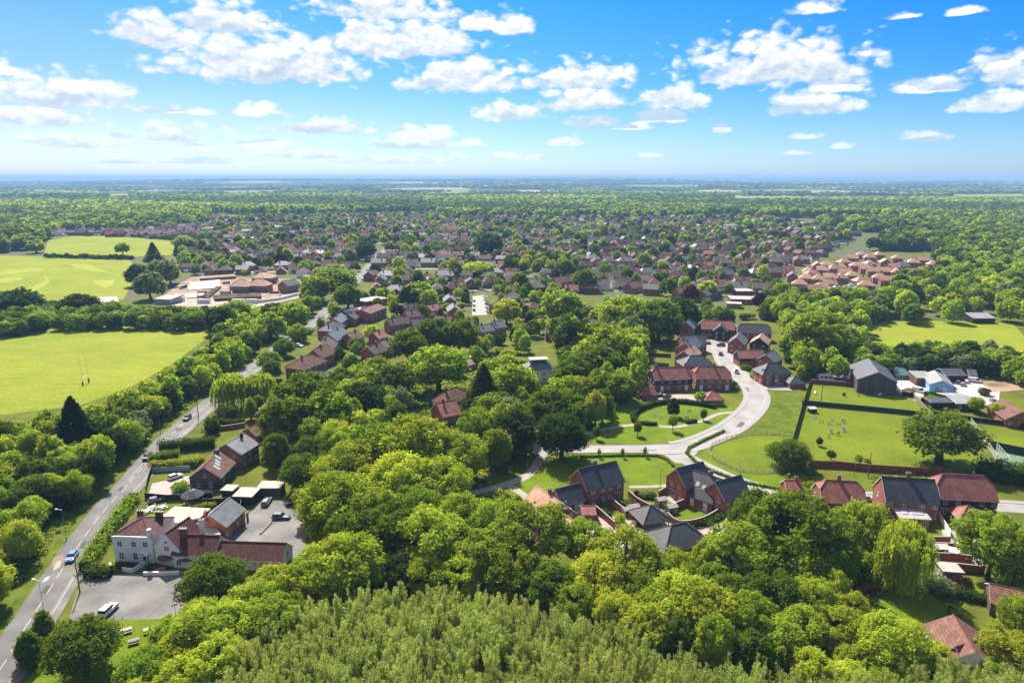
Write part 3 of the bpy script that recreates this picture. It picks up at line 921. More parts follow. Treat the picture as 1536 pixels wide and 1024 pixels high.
def crown_pts(seed, kind, n, leaf, jit=.55):
    """leaf centres, axes, tints and the lobe centres of a 10 m tree"""
    rng = np.random.RandomState(seed)
    if kind == 'conifer':
        z = 10 * (0.06 + 0.94 * rng.rand(n) ** 1.35)
        lay = np.floor(z / 0.62) * 0.62 + 0.18 * rng.normal(size=n)
        z = 0.35 * z + 0.65 * lay
        rad = (10.2 - z) * 0.33 + 0.12
        a = rng.rand(n) * 2 * np.pi
        rad = rad * (0.86 + 0.22 * np.sin(a * 7 + np.floor(z / 0.62) * 2.1)) * np.sqrt(0.25 + 0.75 * rng.rand(n))
        C = np.stack([rad * np.cos(a), rad * np.sin(a), z - rad * 0.28], 1)
        nr = unit(np.stack([np.cos(a) * .6, np.sin(a) * .6, np.ones(n)], 1) + rng.normal(size=(n, 3)) * .45)
        T, B_ = leaf_axes(rng, nr, leaf * (0.7 + 0.6 * rng.rand(n)), 0.55)
        return C, T, B_, rng.rand(n), np.zeros((0, 4))
    if kind == 'willow':
        ns = n // 26
        lob = []
        for i in range(26):
            a = rng.rand() * 6.283; q = math.sqrt(rng.rand())
            lob.append((q * 3.0 * math.cos(a), q * 3.0 * math.sin(a), 9.4 - 2.6 * q * q - rng.rand() * 0.8, 1.0 + 0.5 * rng.rand()))
        lob = np.array(lob)
        pick = rng.randint(0, len(lob), ns)
        a = rng.rand(ns) * 6.283
        st = lob[pick, :3] + np.stack([np.cos(a), np.sin(a), 0.25 * rng.rand(ns)], 1) * (lob[pick, 3] * (0.5 + 0.6 * rng.rand(ns)))[:, None]
        ln = 2.0 + rng.rand(ns) * 5.6
        ln = np.minimum(ln, st[:, 2] - 0.5)
        k = np.tile(np.arange(26) / 26.0, ns)
        s = np.repeat(np.arange(ns), 26)
        out = unit(st * np.array([1, 1, 0]) + 1e-3)
        C = st[s] + out[s] * (0.55 * np.sqrt(k))[:, None]
        C[:, 2] = st[s, 2] + 0.25 * np.sin(np.minimum(k * 6, 1.6)) - ln[s] * k
        C += rng.normal(size=C.shape) * 0.10
        nr = unit(out[s] + rng.normal(size=C.shape) * 0.6 + np.array([0, 0, .25]))
        b = np.tile(np.array([[0, 0, 1.0]]), (len(C), 1)) + rng.normal(size=C.shape) * .22
        b = unit(b); t = unit(np.cross(nr, b))
        sz = leaf * (0.7 + .6 * rng.rand(len(C)))
        return C, t * (sz * 0.5)[:, None], b * (sz * 1.5)[:, None], (rng.rand(len(C)) * .5 + .5 * rng.rand(ns)[s]), lob
    if kind == 'sapling':
        ns = 19
        C = []; Tt = []; Bb = []; tn = []
        lob = []
        per = n // ns
        for i in range(ns):
            a = rng.rand() * 6.283; r0 = rng.rand() * 0.5; lean = 0.05 + rng.rand() * 0.30
            h0 = 1.0 + rng.rand() * 2; h1 = 6.4 + rng.rand() * 3.6
            k = np.sqrt(rng.rand(per))
            z = h0 + (h1 - h0) * k
            cx = (r0 + lean * z) * math.cos(a); cyy = (r0 + lean * z) * math.sin(a)
            spread = 0.17 + 0.52 * (1 - k)
            p = np.stack([cx + rng.normal(size=per) * spread, cyy + rng.normal(size=per) * spread, z], 1)
            out = unit((p - np.stack([cx, cyy, z - .35], 1)))
            b = unit(out * .9 + np.array([0, 0, .6]) + rng.normal(size=p.shape) * .38)
            t = unit(np.cross(b, rng.normal(size=p.shape)))
            sz = leaf * (0.6 + .8 * rng.rand(per))
            C.append(p); Tt.append(t * (sz * .34)[:, None]); Bb.append(b * (sz * 1.45)[:, None]); tn.append(rng.rand(per) * .6 + .4 * rng.rand())
            lob.append(((r0 + lean * h1) * math.cos(a), (r0 + lean * h1) * math.sin(a), h1 - 0.3, .4))
        return np.concatenate(C), np.concatenate(Tt), np.concatenate(Bb), np.concatenate(tn), np.array(lob)
    # broadleaf: lobes over an envelope, leaves over the lobes
    P = {'round': (54, 4.0, 5.3, 4.2, .82, (.7, 1.45)), 'multi': (70, 4.2, 5.0, 4.6, .86, (.5, 1.25)), 'tall': (48, 3.1, 5.4, 4.5, .82, (.7, 1.25)),
         'airy': (44, 4.0, 5.9, 3.8, .85, (.55, 1.1)), 'bush': (26, 4.2, 4.6, 5.0, .74, (1.1, 2.0)), 'cone': (30, 2.6, 4.6, 4.9, .8, (.7, 1.2)), 'oak': (42, 4.6, 5.7, 3.7, .86, (.9, 1.5))}[kind]
    nl, rx, cz, rz, fr, (l0, l1) = P
    lob = []
    tries = 0
    while len(lob) < nl and tries < 4000:
        tries += 1
        d = rng.normal(size=3); d /= np.linalg.norm(d)
        if d[2] < -0.78:
            continue
        q = fr * (0.62 + 0.38 * rng.rand() ** .5)
        w = 1.0
        if kind == 'cone':
            w = 1.15 - 0.62 * (d[2] + 1) / 2 * 1.1
        if kind == 'tall':
            w = 1.0 - 0.25 * max(0, d[2])
        p = np.array([d[0] * rx * q * w, d[1] * rx * q * w, cz + d[2] * rz * q])
        r = l0 + (l1 - l0) * rng.rand()
        if any(np.linalg.norm(p - o[:3]) < 0.52 * (r + o[3]) for o in lob):
            continue
        lob.append((*p, r))
    lob = np.array(lob)
    wgt = lob[:, 3] ** 2; wgt /= wgt.sum()
    pick = rng.choice(len(lob), n, p=wgt)
    d = rng.normal(size=(n, 3)); d[:, 2] += 0.28; d = unit(d)
    rr = lob[pick, 3] * (0.55 + 0.5 * rng.rand(n) ** .45)
    spr = rng.rand(n) < .14
    rr = np.where(spr, rr * (1.08 + .32 * rng.rand(n)), rr)       # sprigs that break the outline
    rr *= 0.9 + 0.22 * np.sin(d[:, 0] * 6 + pick) * np.sin(d[:, 1] * 6 + 2 * pick) + 0.12 * np.sin(d[:, 2] * 9 + pick * 3)
    C = lob[pick, :3] + d * rr[:, None]
    C[:, 2] = np.maximum(C[:, 2], 0.35)
    nr = unit(d * 0.75 + np.array([0, 0, .45]) + rng.normal(size=(n, 3)) * jit)
    T, B_ = leaf_axes(rng, nr, leaf * (0.55 + .9 * rng.rand(n)), 0.75)
    if kind == 'round' or kind == 'oak':
        pass
    return C, T, B_, rng.rand(n) * .55 + .45 * rng.rand(len(lob))[pick], lob


def trunk_mesh(name, kind, lob, seed, h=10.0):
    rng = random.Random(seed)
    b = MB(); b.smooth = True
    if kind == 'conifer':
        b.tube((0, 0, 0), (0, 0, 9.4), 0.28, 0.05, 8)
        return b.mesh(name, BARK)
    if kind == 'sapling':
        for l in lob:
            b.tube((l[0] * .12, l[1] * .12, 0), (l[0] * .6, l[1] * .6, l[2] * .6), .06, .04, 5, cap=False)
            b.tube((l[0] * .6, l[1] * .6, l[2] * .6), (l[0], l[1], l[2]), .04, .015, 5, cap=False)
        return b.mesh(name, BARK)
    top = 4.2 if kind not in ('tall', 'cone') else 6.0
    r0 = 0.34 if kind != 'airy' else 0.24
    if kind == 'oak':
        r0 = .5
    kx, ky = rng.uniform(-.2, .2), rng.uniform(-.2, .2)
    b.tube((0, 0, -.1), (kx * .3, ky * .3, .5), r0 * 1.5, r0 * 1.05, 9)
    b.tube((kx * .3, ky * .3, .5), (kx, ky, top * .55), r0 * 1.05, r0 * .8, 9)
    b.tube((kx, ky, top * .55), (kx * 1.3, ky, top), r0 * .8, r0 * .55, 8)
    for i, l in enumerate(lob):
        if i % 2 and kind not in ('airy', 'oak'):
            continue
        z0 = rng.uniform(top * .5, top)
        s = Vector((kx, ky, z0)); e = Vector(l[:3])
        mid = s.lerp(e, .5) + Vector((0, 0, -.12 * (e - s).length + rng.uniform(-.2, .5)))
        b.tube(s, mid, r0 * .42, r0 * .24, 6, cap=False); b.tube(mid, e, r0 * .24, .03, 5, cap=False)
        if kind in ('airy', 'oak'):
            for k in range(3):
                d = Vector((rng.uniform(-1, 1), rng.uniform(-1, 1), rng.uniform(0, 1))) * l[3]
                b.tube(mid.lerp(e, .5), e + d, .05, .015, 4, cap=False)
    return b.mesh(name, BARK)


PROTO = {}


def proto(kind, var, lod):
    """(crown mesh, trunk mesh, crown radius) of a 10 m tree"""
    k = (kind, var, lod)
    if k in PROTO:
        return PROTO[k]
    n, leaf = {0: (15000, .155), 1: (6500, .24), 2: (2600, .40)}[lod]
    if kind == 'willow':
        n = n * 1.3; n = int(n); leaf *= 1.0
    if kind == 'airy':
        n = int(n * .62)
    if kind == 'oak':
        n = int(n * .9)
    if kind == 'conifer':
        n = int(n * .9)
    if kind == 'sapling':
        n, leaf = (4600, .15) if lod == 0 else (1800, .24)
    seed = {'round': 100, 'multi': 200, 'tall': 300, 'airy': 400, 'bush': 500, 'cone': 600, 'oak': 700, 'willow': 800, 'conifer': 900, 'sapling': 1000}[kind] + var
    C, T, B_, tn, lob = crown_pts(seed, kind, n, leaf)
    me = quads_mesh('crown', C, T, B_, tn, SH['mid'])
    tr = trunk_mesh('trunk', kind, lob, seed)
    rad = float(np.percentile(np.hypot(C[:, 0], C[:, 1]), 95))
    ztop = float(np.percentile(C[:, 2], 99.5))
    PROTO[k] = (me, tr, rad, ztop)
    return PROTO[k]


NVAR = {'round': 4, 'multi': 4, 'tall': 3, 'airy': 3, 'bush': 3, 'cone': 2, 'oak': 2, 'willow': 2, 'conifer': 2, 'sapling': 5}
TREES = []          # dicts: x y r h kind shade group label


def tree(px, pyt, w, h, kind, shade, label=None, group=None, base=None):
    """a tree whose top shows at (px, pyt) of the photo, w photo pixels wide, h metres tall"""
    for _ in range(8):
        p = at(px, pyt, h * .98)
        r = w / 2 * depth_at(p) / FPX
        if kind in ('bush', 'oak', 'copper') or h >= r * 1.8:
            break
        h = min(h + .6, r * 1.8) if h < r * 1.8 else h
    TREES.append(dict(x=p.x, y=p.y, r=r, h=h, kind=kind, shade=shade, label=label, group=group, hand=True, key=(px, pyt)))


def wpick(d):
    s = RND.random() * sum(d.values())
    for k, v in d.items():
        s -= v
        if s <= 0:
            return k
    return k


def fill(zone, zc, r_rng, hr, kinds, shades, group, ntry=3000, dens=0.72, stuff=False, hand_gap=0.5, world=False, vz=None):
    """fill an outline (photo pixels of the canopy at height zc) with trees that keep apart from roads, houses and each other"""
    Z = zone if world else [at(a, b, zc) for a, b in zone]
    xs = [p[0] for p in Z]; ys = [p[1] for p in Z]
    cell = {}
    def put(t):
        cell.setdefault((int(t['x'] // 20), int(t['y'] // 20)), []).append(t)
    for t in TREES:
        put(t)
    near = [k for k in KEEP_OUT if min(xs) - 30 < k[0] < max(xs) + 30 and min(ys) - 30 < k[1] < max(ys) + 30]
    got = 0
    for _ in range(ntry):
        x = RND.uniform(min(xs), max(xs)); y = RND.uniform(min(ys), max(ys))
        if not inside((x, y), Z):
            continue
        r = RND.uniform(*r_rng)
        if any((x - a) ** 2 + (y - b) ** 2 < (c + r * .75) ** 2 for a, b, c in near):
            continue
        if any(inside((x, y), q) for q in KEEP_POLY):
            continue
        ok = True
        gx, gy = int(x // 20), int(y // 20)
        for i in (-1, 0, 1):
            for j in (-1, 0, 1):
                for t in cell.get((gx + i, gy + j), ()):
                    if (t['x'] - x) ** 2 + (t['y'] - y) ** 2 < ((t['r'] + r) * dens) ** 2:
                        ok = False; break
                if not ok: break
            if not ok: break
        if not ok:
            continue
        h = RND.uniform(*hr)
        if not clear(x, y, r, h):
            continue
        t = dict(x=x, y=y, r=r, h=h, kind=wpick(kinds), shade=wpick(shades), label=None, group=group, hand=False, stuff=stuff)
        TREES.append(t); put(t); got += 1
    return got


# trees one can point at
for a in [
    # bottom left, by the pub
    (118, 934, 100, 9.5, 'round', 'mid'), (61, 917, 31, 6.5, 'cone', 'mid'), (39, 948, 38, 6.5, 'cone', 'mid'),
    (314, 840, 94, 9, 'round', 'mid'), (412, 856, 74, 8, 'multi', 'yellow'), (375, 880, 92, 9, 'multi', 'bright'), (402, 528, 34, 8, 'multi', 'bright'), (424, 509, 30, 7.5, 'multi', 'mid'), (446, 487, 30, 8, 'multi', 'bright'), (300, 916, 100, 9, 'round', 'bright'),
    (352, 905, 90, 9, 'multi', 'yellow'), (268, 948, 80, 8.5, 'multi', 'yellow'), (214, 978, 80, 7, 'round', 'bright'), (322, 960, 90, 8, 'multi', 'yellow'), (405, 905, 80, 10, 'multi', 'bright'), (270, 1000, 90, 7.5, 'multi', 'yellow'),
    (513, 812, 118, 9, 'multi', 'yellow'), (468, 824, 58, 8, 'tall', 'bright'), (462, 728, 48, 10, 'airy', 'bright'), (452, 684, 62, 9, 'round', 'mid'),
    # centre wood
    (506, 714, 118, 15, 'multi', 'bright'), (574, 712, 64, 12, 'tall', 'yellow'), (620, 730, 78, 12, 'round', 'bright'), (585, 765, 98, 13, 'multi', 'mid'), (649, 770, 112, 12, 'multi', 'bright'),
    (688, 742, 72, 12, 'round', 'bright'), (640, 838, 72, 9, 'multi', 'yellow'), (685, 838, 72, 9, 'multi', 'yellow'), (728, 800, 92, 12, 'airy', 'bright'), (795, 756, 122, 14, 'airy', 'bright'),
    (875, 785, 78, 10, 'airy', 'bright'), (940, 798, 108, 12, 'airy', 'yellow'), (900, 836, 92, 11, 'round', 'yellow'), (1018, 828, 58, 9, 'multi', 'yellow'), (1026, 868, 112, 10, 'multi', 'yellow'),
    (765, 822, 90, 11, 'multi', 'bright'), (830, 850, 80, 10, 'multi', 'mid'), (545, 815, 60, 9, 'multi', 'bright'), (600, 835, 70, 8, 'round', 'dark'),
    (566, 640, 92, 13, 'multi', 'bright'), (626, 630, 112, 15, 'multi', 'yellow'), (690, 652, 82, 13, 'multi', 'bright'), (532, 664, 84, 13, 'round', 'yellow'), (600, 688, 100, 13, 'multi', 'yellow'), (662, 692, 92, 13, 'multi', 'yellow'),
    (725, 550, 76, 18, 'conifer', 'dark'), (770, 548, 76, 13, 'round', 'bright'), (825, 587, 72, 13, 'multi', 'mid'), (848, 568, 60, 12, 'round', 'bright'), (770, 618, 66, 14, 'tall', 'dark'),
    (743, 645, 46, 13, 'tall', 'bright'), (843, 624, 78, 11, 'round', 'dark'), (715, 615, 58, 14, 'airy', 'bright'), (657, 524, 86, 14, 'round', 'bright'), (591, 550, 58, 15, 'airy', 'mid'),
    (562, 538, 56, 12, 'multi', 'bright'), (612, 496, 56, 13, 'round', 'mid'), (650, 482, 60, 13, 'multi', 'mid'), (688, 484, 60, 12, 'round', 'mid'), (720, 507, 32, 9, 'round', 'bright'), (760, 450, 42, 12, 'multi', 'yellow'),
    (845, 440, 62, 15, 'multi', 'bright'), (882, 459, 22, 9, 'round', 'grey'), (865, 484, 68, 14, 'round', 'dark'), (905, 488, 82, 14, 'multi', 'bright'), (900, 520, 72, 14, 'multi', 'mid'), (862, 538, 62, 13, 'round', 'mid'),
    (937, 447, 72, 17, 'multi', 'yellow'), (990, 454, 72, 17, 'multi', 'mid'), (1025, 449, 52, 17, 'tall', 'dark'), (928, 561, 50, 10, 'round', 'bright'), (868, 568, 52, 12, 'multi', 'bright'), (957, 474, 46, 12, 'round', 'grey'),
    (492, 588, 74, 17, 'tall', 'bright'), (424, 598, 78, 17, 'multi', 'mid'), (455, 568, 90, 13, 'round', 'mid'), (540, 578, 68, 15, 'tall', 'dark'), (512, 554, 48, 12, 'round', 'mid'), (552, 553, 44, 12, 'round', 'bright'),
    (345, 563, 58, 10, 'willow', 'bright'), (388, 562, 50, 10, 'willow', 'bright'), (374, 598, 17, 8, 'cone', 'bright'), (105, 600, 80, 18, 'conifer', 'needle'),
    # right
    (1195, 750, 150, 16, 'multi', 'mid'), (1112, 792, 112, 13, 'multi', 'bright'), (1140, 740, 82, 14, 'round', 'mid'), (1208, 816, 92, 13, 'multi', 'bright'), (1300, 758, 84, 15, 'airy', 'bright'),
    (1070, 812, 60, 11, 'multi', 'bright'), (1160, 860, 90, 11, 'multi', 'mid'), (1250, 800, 80, 14, 'round', 'mid'), (1363, 788, 86, 15, 'willow', 'bright'), (1497, 776, 104, 15, 'airy', 'bright'), (1532, 800, 60, 13, 'multi', 'bright'),
    (1208, 911, 78, 9, 'multi', 'bright'), (1258, 915, 84, 9, 'multi', 'yellow'), (1282, 892, 56, 9, 'multi', 'yellow'), (1338, 930, 104, 9, 'round', 'yellow'), (1408, 968, 56, 6, 'multi', 'yellow'), (1514, 950, 84, 9, 'multi', 'yellow'),
    (1534, 898, 54, 9, 'round', 'bright'), (1494, 992, 40, 6, 'multi', 'bright'), (1050, 878, 110, 10, 'multi', 'yellow'), (990, 884, 84, 10, 'multi', 'bright'), (1125, 896, 96, 10, 'multi', 'bright'), (1080, 910, 80, 9, 'round', 'yellow'),
    (1170, 930, 80, 9, 'multi', 'bright'), (960, 862, 70, 10, 'multi', 'mid'),
    (1187, 660, 62, 9, 'bush', 'mid'), (1420, 620, 106, 16.5, 'oak', 'mid'), (1230, 474, 86, 18, 'multi', 'bright'), (1466, 596, 22, 6, 'round', 'bright'), (1500, 606, 24, 5, 'round', 'bright'),
    # by the fields
    (18, 436, 74, 17, 'oak', 'dark'), (118, 442, 54, 14, 'oak', 'dark'), (328, 462, 44, 12, 'round', 'dark'), (350, 452, 60, 13, 'bush', 'bright'), (228, 366, 30, 14, 'conifer', 'dark'), (182, 365, 20, 10, 'round', 'bright'), (276, 356, 32, 14, 'round', 'bright'),
    (205, 398, 36, 13, 'round', 'dark'), (240, 392, 44, 16, 'multi', 'grey'), (222, 412, 44, 14, 'multi', 'grey'), (253, 400, 26, 14, 'round', 'mid'), (20, 344, 46, 16, 'multi', 'mid'), (52, 360, 22, 14, 'tall', 'bright'), (38, 352, 40, 14, 'multi', 'bright'),
    (500, 398, 60, 15, 'bush', 'bright'), (470, 416, 44, 14, 'multi', 'bright'), (510, 412, 46, 14, 'multi', 'mid'), (548, 364, 30, 16, 'round', 'dark'), (734, 352, 42, 20, 'round', 'dark'), (716, 394, 46, 13, 'bush', 'yellow'),
    (630, 425, 42, 14, 'multi', 'bright'), (612, 430, 30, 15, 'tall', 'dark'), (848, 390, 32, 14, 'round', 'mid'), (878, 405, 36, 16, 'round', 'mid'), (780, 410, 28, 14, 'round', 'mid'), (1062, 422, 28, 12, 'round', 'yellow'), (1143, 440, 24, 11, 'round', 'copper'),
    (690, 318, 14, 14, 'tall', 'mid'), (988, 290, 10, 22, 'cone', 'dark'), (1040, 400, 22, 12, 'cone', 'mid'), (520, 428, 40, 13, 'round', 'mid'), (440, 455, 44, 13, 'multi', 'bright'), (405, 470, 44, 12, 'multi', 'bright'),
]:
    tree(*a)

# small park trees, one by one
for a in [(896, 640, 11, 4.6, 'round', 'mid'), (957, 633, 12, 5.0, 'round', 'mid'), (1011, 598, 17, 7.0, 'cone', 'dark'), (918, 612, 14, 4.5, 'airy', 'bright'), (1010, 622, 14, 6.0, 'airy', 'bright'), (1056, 614, 10, 4.2, 'round', 'mid'),
          (899, 673, 6, 3.0, 'airy', 'bright'), (934, 672, 6, 3.2, 'airy', 'bright'), (968, 670, 6, 3.4, 'airy', 'bright'), (1248, 676, 14, 3.2, 'airy', 'dark'), (1289, 682, 12, 3.6, 'airy', 'yellow'), (1052, 588, 18, 4.5, 'multi', 'bright'),
          (1230, 656, 9, 3.0, 'round', 'dark'), (915, 602, 10, 3.0, 'cone', 'dark')]:
    tree(*a)

KB = {'multi': 5, 'round': 3, 'tall': 1.5, 'airy': .8, 'bush': 1.5}
SHM = {'yellow': 2.6, 'bright': 4, 'mid': 3.0, 'dark': .9, 'grey': .5}
SHL = {'yellow': 3, 'bright': 4, 'mid': 2, 'dark': .5}


def fill_all():
    fill([(-60, 660), (0, 646), (120, 630), (205, 594), (262, 560), (316, 520), (333, 488), (420, 474), (455, 452), (482, 432), (474, 462), (440, 486), (400, 512), (350, 548), (318, 576), (280, 606), (238, 640), (205, 678), (160, 728), (110, 780), (60, 840), (0, 915), (-60, 990)],
         6, (3.2, 5.0), (7, 11.5), KB, SHM, 'trees in the belt between sports field and main road', 4200, .62)
    fill([(-60, 455), (0, 452), (130, 462), (320, 464), (332, 480), (318, 485), (200, 482), (90, 484), (0, 492), (-60, 497)], 5, (4, 5.5), (7, 10), KB, {'bright': 2, 'mid': 4, 'dark': 2, 'grey': 1}, 'trees in the hedge line behind the sports field', 1500, .6)
    fill([(395, 600), (425, 570), (560, 548), (640, 560), (700, 560), (770, 550), (850, 566), (880, 600), (830, 640), (795, 690), (750, 720), (700, 745), (755, 765), (755, 850), (690, 850), (560, 850), (480, 850), (462, 790), (475, 720), (440, 690), (400, 660)],
         9, (3.6, 5.0), (9, 13), KB, SHM, 'trees of the wood in the middle of the village', 1800, .66)
    fill([(830, 480), (900, 450), (1010, 455), (1060, 480), (1005, 492), (980, 552), (930, 590), (870, 630), (830, 610)], 9, (3.6, 5.2), (9, 14), KB, SHM, 'trees of the wood beside the housing estate', 1500, .62)
    fill([(860, 850), (960, 820), (1062, 840), (1110, 780), (1290, 780), (1330, 860), (1330, 900), (1230, 930), (1180, 970), (960, 930), (860, 900)], 8, (3.2, 4.6), (8, 11), KB, SHL, 'trees below the estate houses', 1200, .66)
    fill([(1190, 1000), (1200, 940), (1300, 960), (1400, 985), (1536, 1000), (1560, 1030), (1300, 1040)], 6, (2.8, 4), (5, 8), KB, SHL, 'trees below the estate houses', 300, .7)
    fill([(1150, 470), (1180, 444), (1300, 430), (1330, 470), (1306, 500), (1306, 552), (1235, 548), (1195, 536), (1165, 500)], 8, (3.6, 5.4), (9, 14), KB, SHM, 'trees of the wood behind the paddock', 1800, .62)
    fill([(1290, 550), (1310, 526), (1440, 520), (1540, 530), (1580, 560), (1450, 556), (1350, 552)], 6, (3.6, 5.2), (7, 11), KB, {'grey': 2, 'bright': 2, 'mid': 3, 'dark': 2}, 'trees behind the grey barn', 1200, .62)
    fill([(190, 1060), (230, 960), (320, 890), (420, 870), (450, 890), (400, 950), (340, 990), (330, 1060)], 6, (2.8, 4), (6, 9), KB, SHL, 'trees beside the pub lawn', 500, .66)
    fill([(1240, 448), (1330, 405), (1440, 380), (1570, 365), (1570, 474), (1420, 468), (1330, 466)], 9, (4.8, 8), (11, 17), KB, SHM, 'trees of the wood east of the estate', 2500, .68)
    # garden trees round the near streets
    fill([(400, 560), (430, 500), (480, 470), (560, 430), (700, 420), (830, 420), (860, 470), (830, 560), (700, 560), (560, 545)], 6, (2.2, 4.4), (5, 10), KB, {'bright': 3, 'mid': 3, 'yellow': 1.5, 'dark': 1.5, 'copper': .4, 'grey': .5}, 'garden trees among the village houses', 900, 1.15)
    fill([(300, 600), (420, 560), (420, 640), (300, 720), (230, 700)], 4, (1.6, 3), (3, 7), {'round': 2, 'multi': 2, 'cone': 1}, SHM, 'garden trees beside the pub lane', 160, 1.2)


# the plantation of slender young trees in front
def plantation():
    Z = [at(a, b, 8) for a, b in [(325, 985), (395, 935), (445, 900), (520, 888), (600, 874), (700, 882), (780, 900), (870, 908), (930, 930), (1000, 968), (1100, 1000), (1220, 1005), (1330, 1012), (1420, 990), (1560, 1000), (1600, 1120), (260, 1120)]]
    pts = []
    xs = [p.x for p in Z]; ys = [p.y for p in Z]
    for _ in range(6000):
        x = RND.uniform(min(xs), max(xs)); y = RND.uniform(min(ys), max(ys))
        if not inside((x, y), Z) or any((x - a) ** 2 + (y - b) ** 2 < 2.75 ** 2 for a, b in pts):
            continue
        pts.append((x, y))
    for x, y in pts:
        h = RND.uniform(7.0, 9.6)
        if y < 84:
            continue
        TREES.append(dict(x=x, y=y, r=RND.uniform(1.9, 2.6), h=h, kind='sapling', shade='olive', label=None, group='slender young trees of the front plantation', hand=False, keepthing=True))


def stuff_trees(name, specs, var_lod=2, frac=1.0):
    """many far trees as one object"""
    Cs, Ts, Bs, tn = [], [], [], []
    base = {}
    mats_ = ['yellow', 'bright', 'mid', 'dark', 'grey', 'copper']
    mi = []
    for t in specs:
        kind = t['kind'] if t['kind'] in ('round', 'multi', 'tall', 'bush', 'cone', 'conifer') else 'multi'
        d = math.hypot(t['x'], t['y'])
        n, leaf = (1100, .52) if d < 700 else (560, .75) if d < 1150 else (240, 1.1) if d < 1900 else (90, 1.8)
        v = RND.randrange(3)
        k = (kind, v, n)
        if k not in base:
            C, T, B_, q, _l = crown_pts(2000 + v * 7 + len(kind), kind, n, leaf, .30)
            rad = float(np.percentile(np.hypot(C[:, 0], C[:, 1]), 95)); zt = float(np.percentile(C[:, 2], 99))
            base[k] = (C / np.array([rad, rad, zt]), T / np.array([rad, rad, zt]), B_ / np.array([rad, rad, zt]), q)
        C, T, B_, q = base[k]
        a = RND.random() * 6.283
        ca, sa = math.cos(a), math.sin(a)
        M_ = np.array([[ca * t['r'], sa * t['r'], 0], [-sa * t['r'], ca * t['r'], 0], [0, 0, t['h']]])
        Cs.append(C @ M_ + np.array([t['x'], t['y'], t.get('z', 0)])); Ts.append(T @ M_); Bs.append(B_ @ M_)
        tn.append(q * .55 + RND.random() * .45)
        mi.append(np.full(len(C), mats_.index(t['shade']) if t['shade'] in mats_ else 2, np.int32))
    me = quads_mesh(name, np.concatenate(Cs), np.concatenate(Ts), np.concatenate(Bs), np.concatenate(tn), SH[mats_[0]])
    for s in mats_[1:]:
        me.materials.append(SH[s])
    me.polygons.foreach_set('material_index', np.concatenate(mi))
    o = bpy.data.objects.new(name, me); COL.objects.link(o)
    tag(o, kind='stuff')
    return o


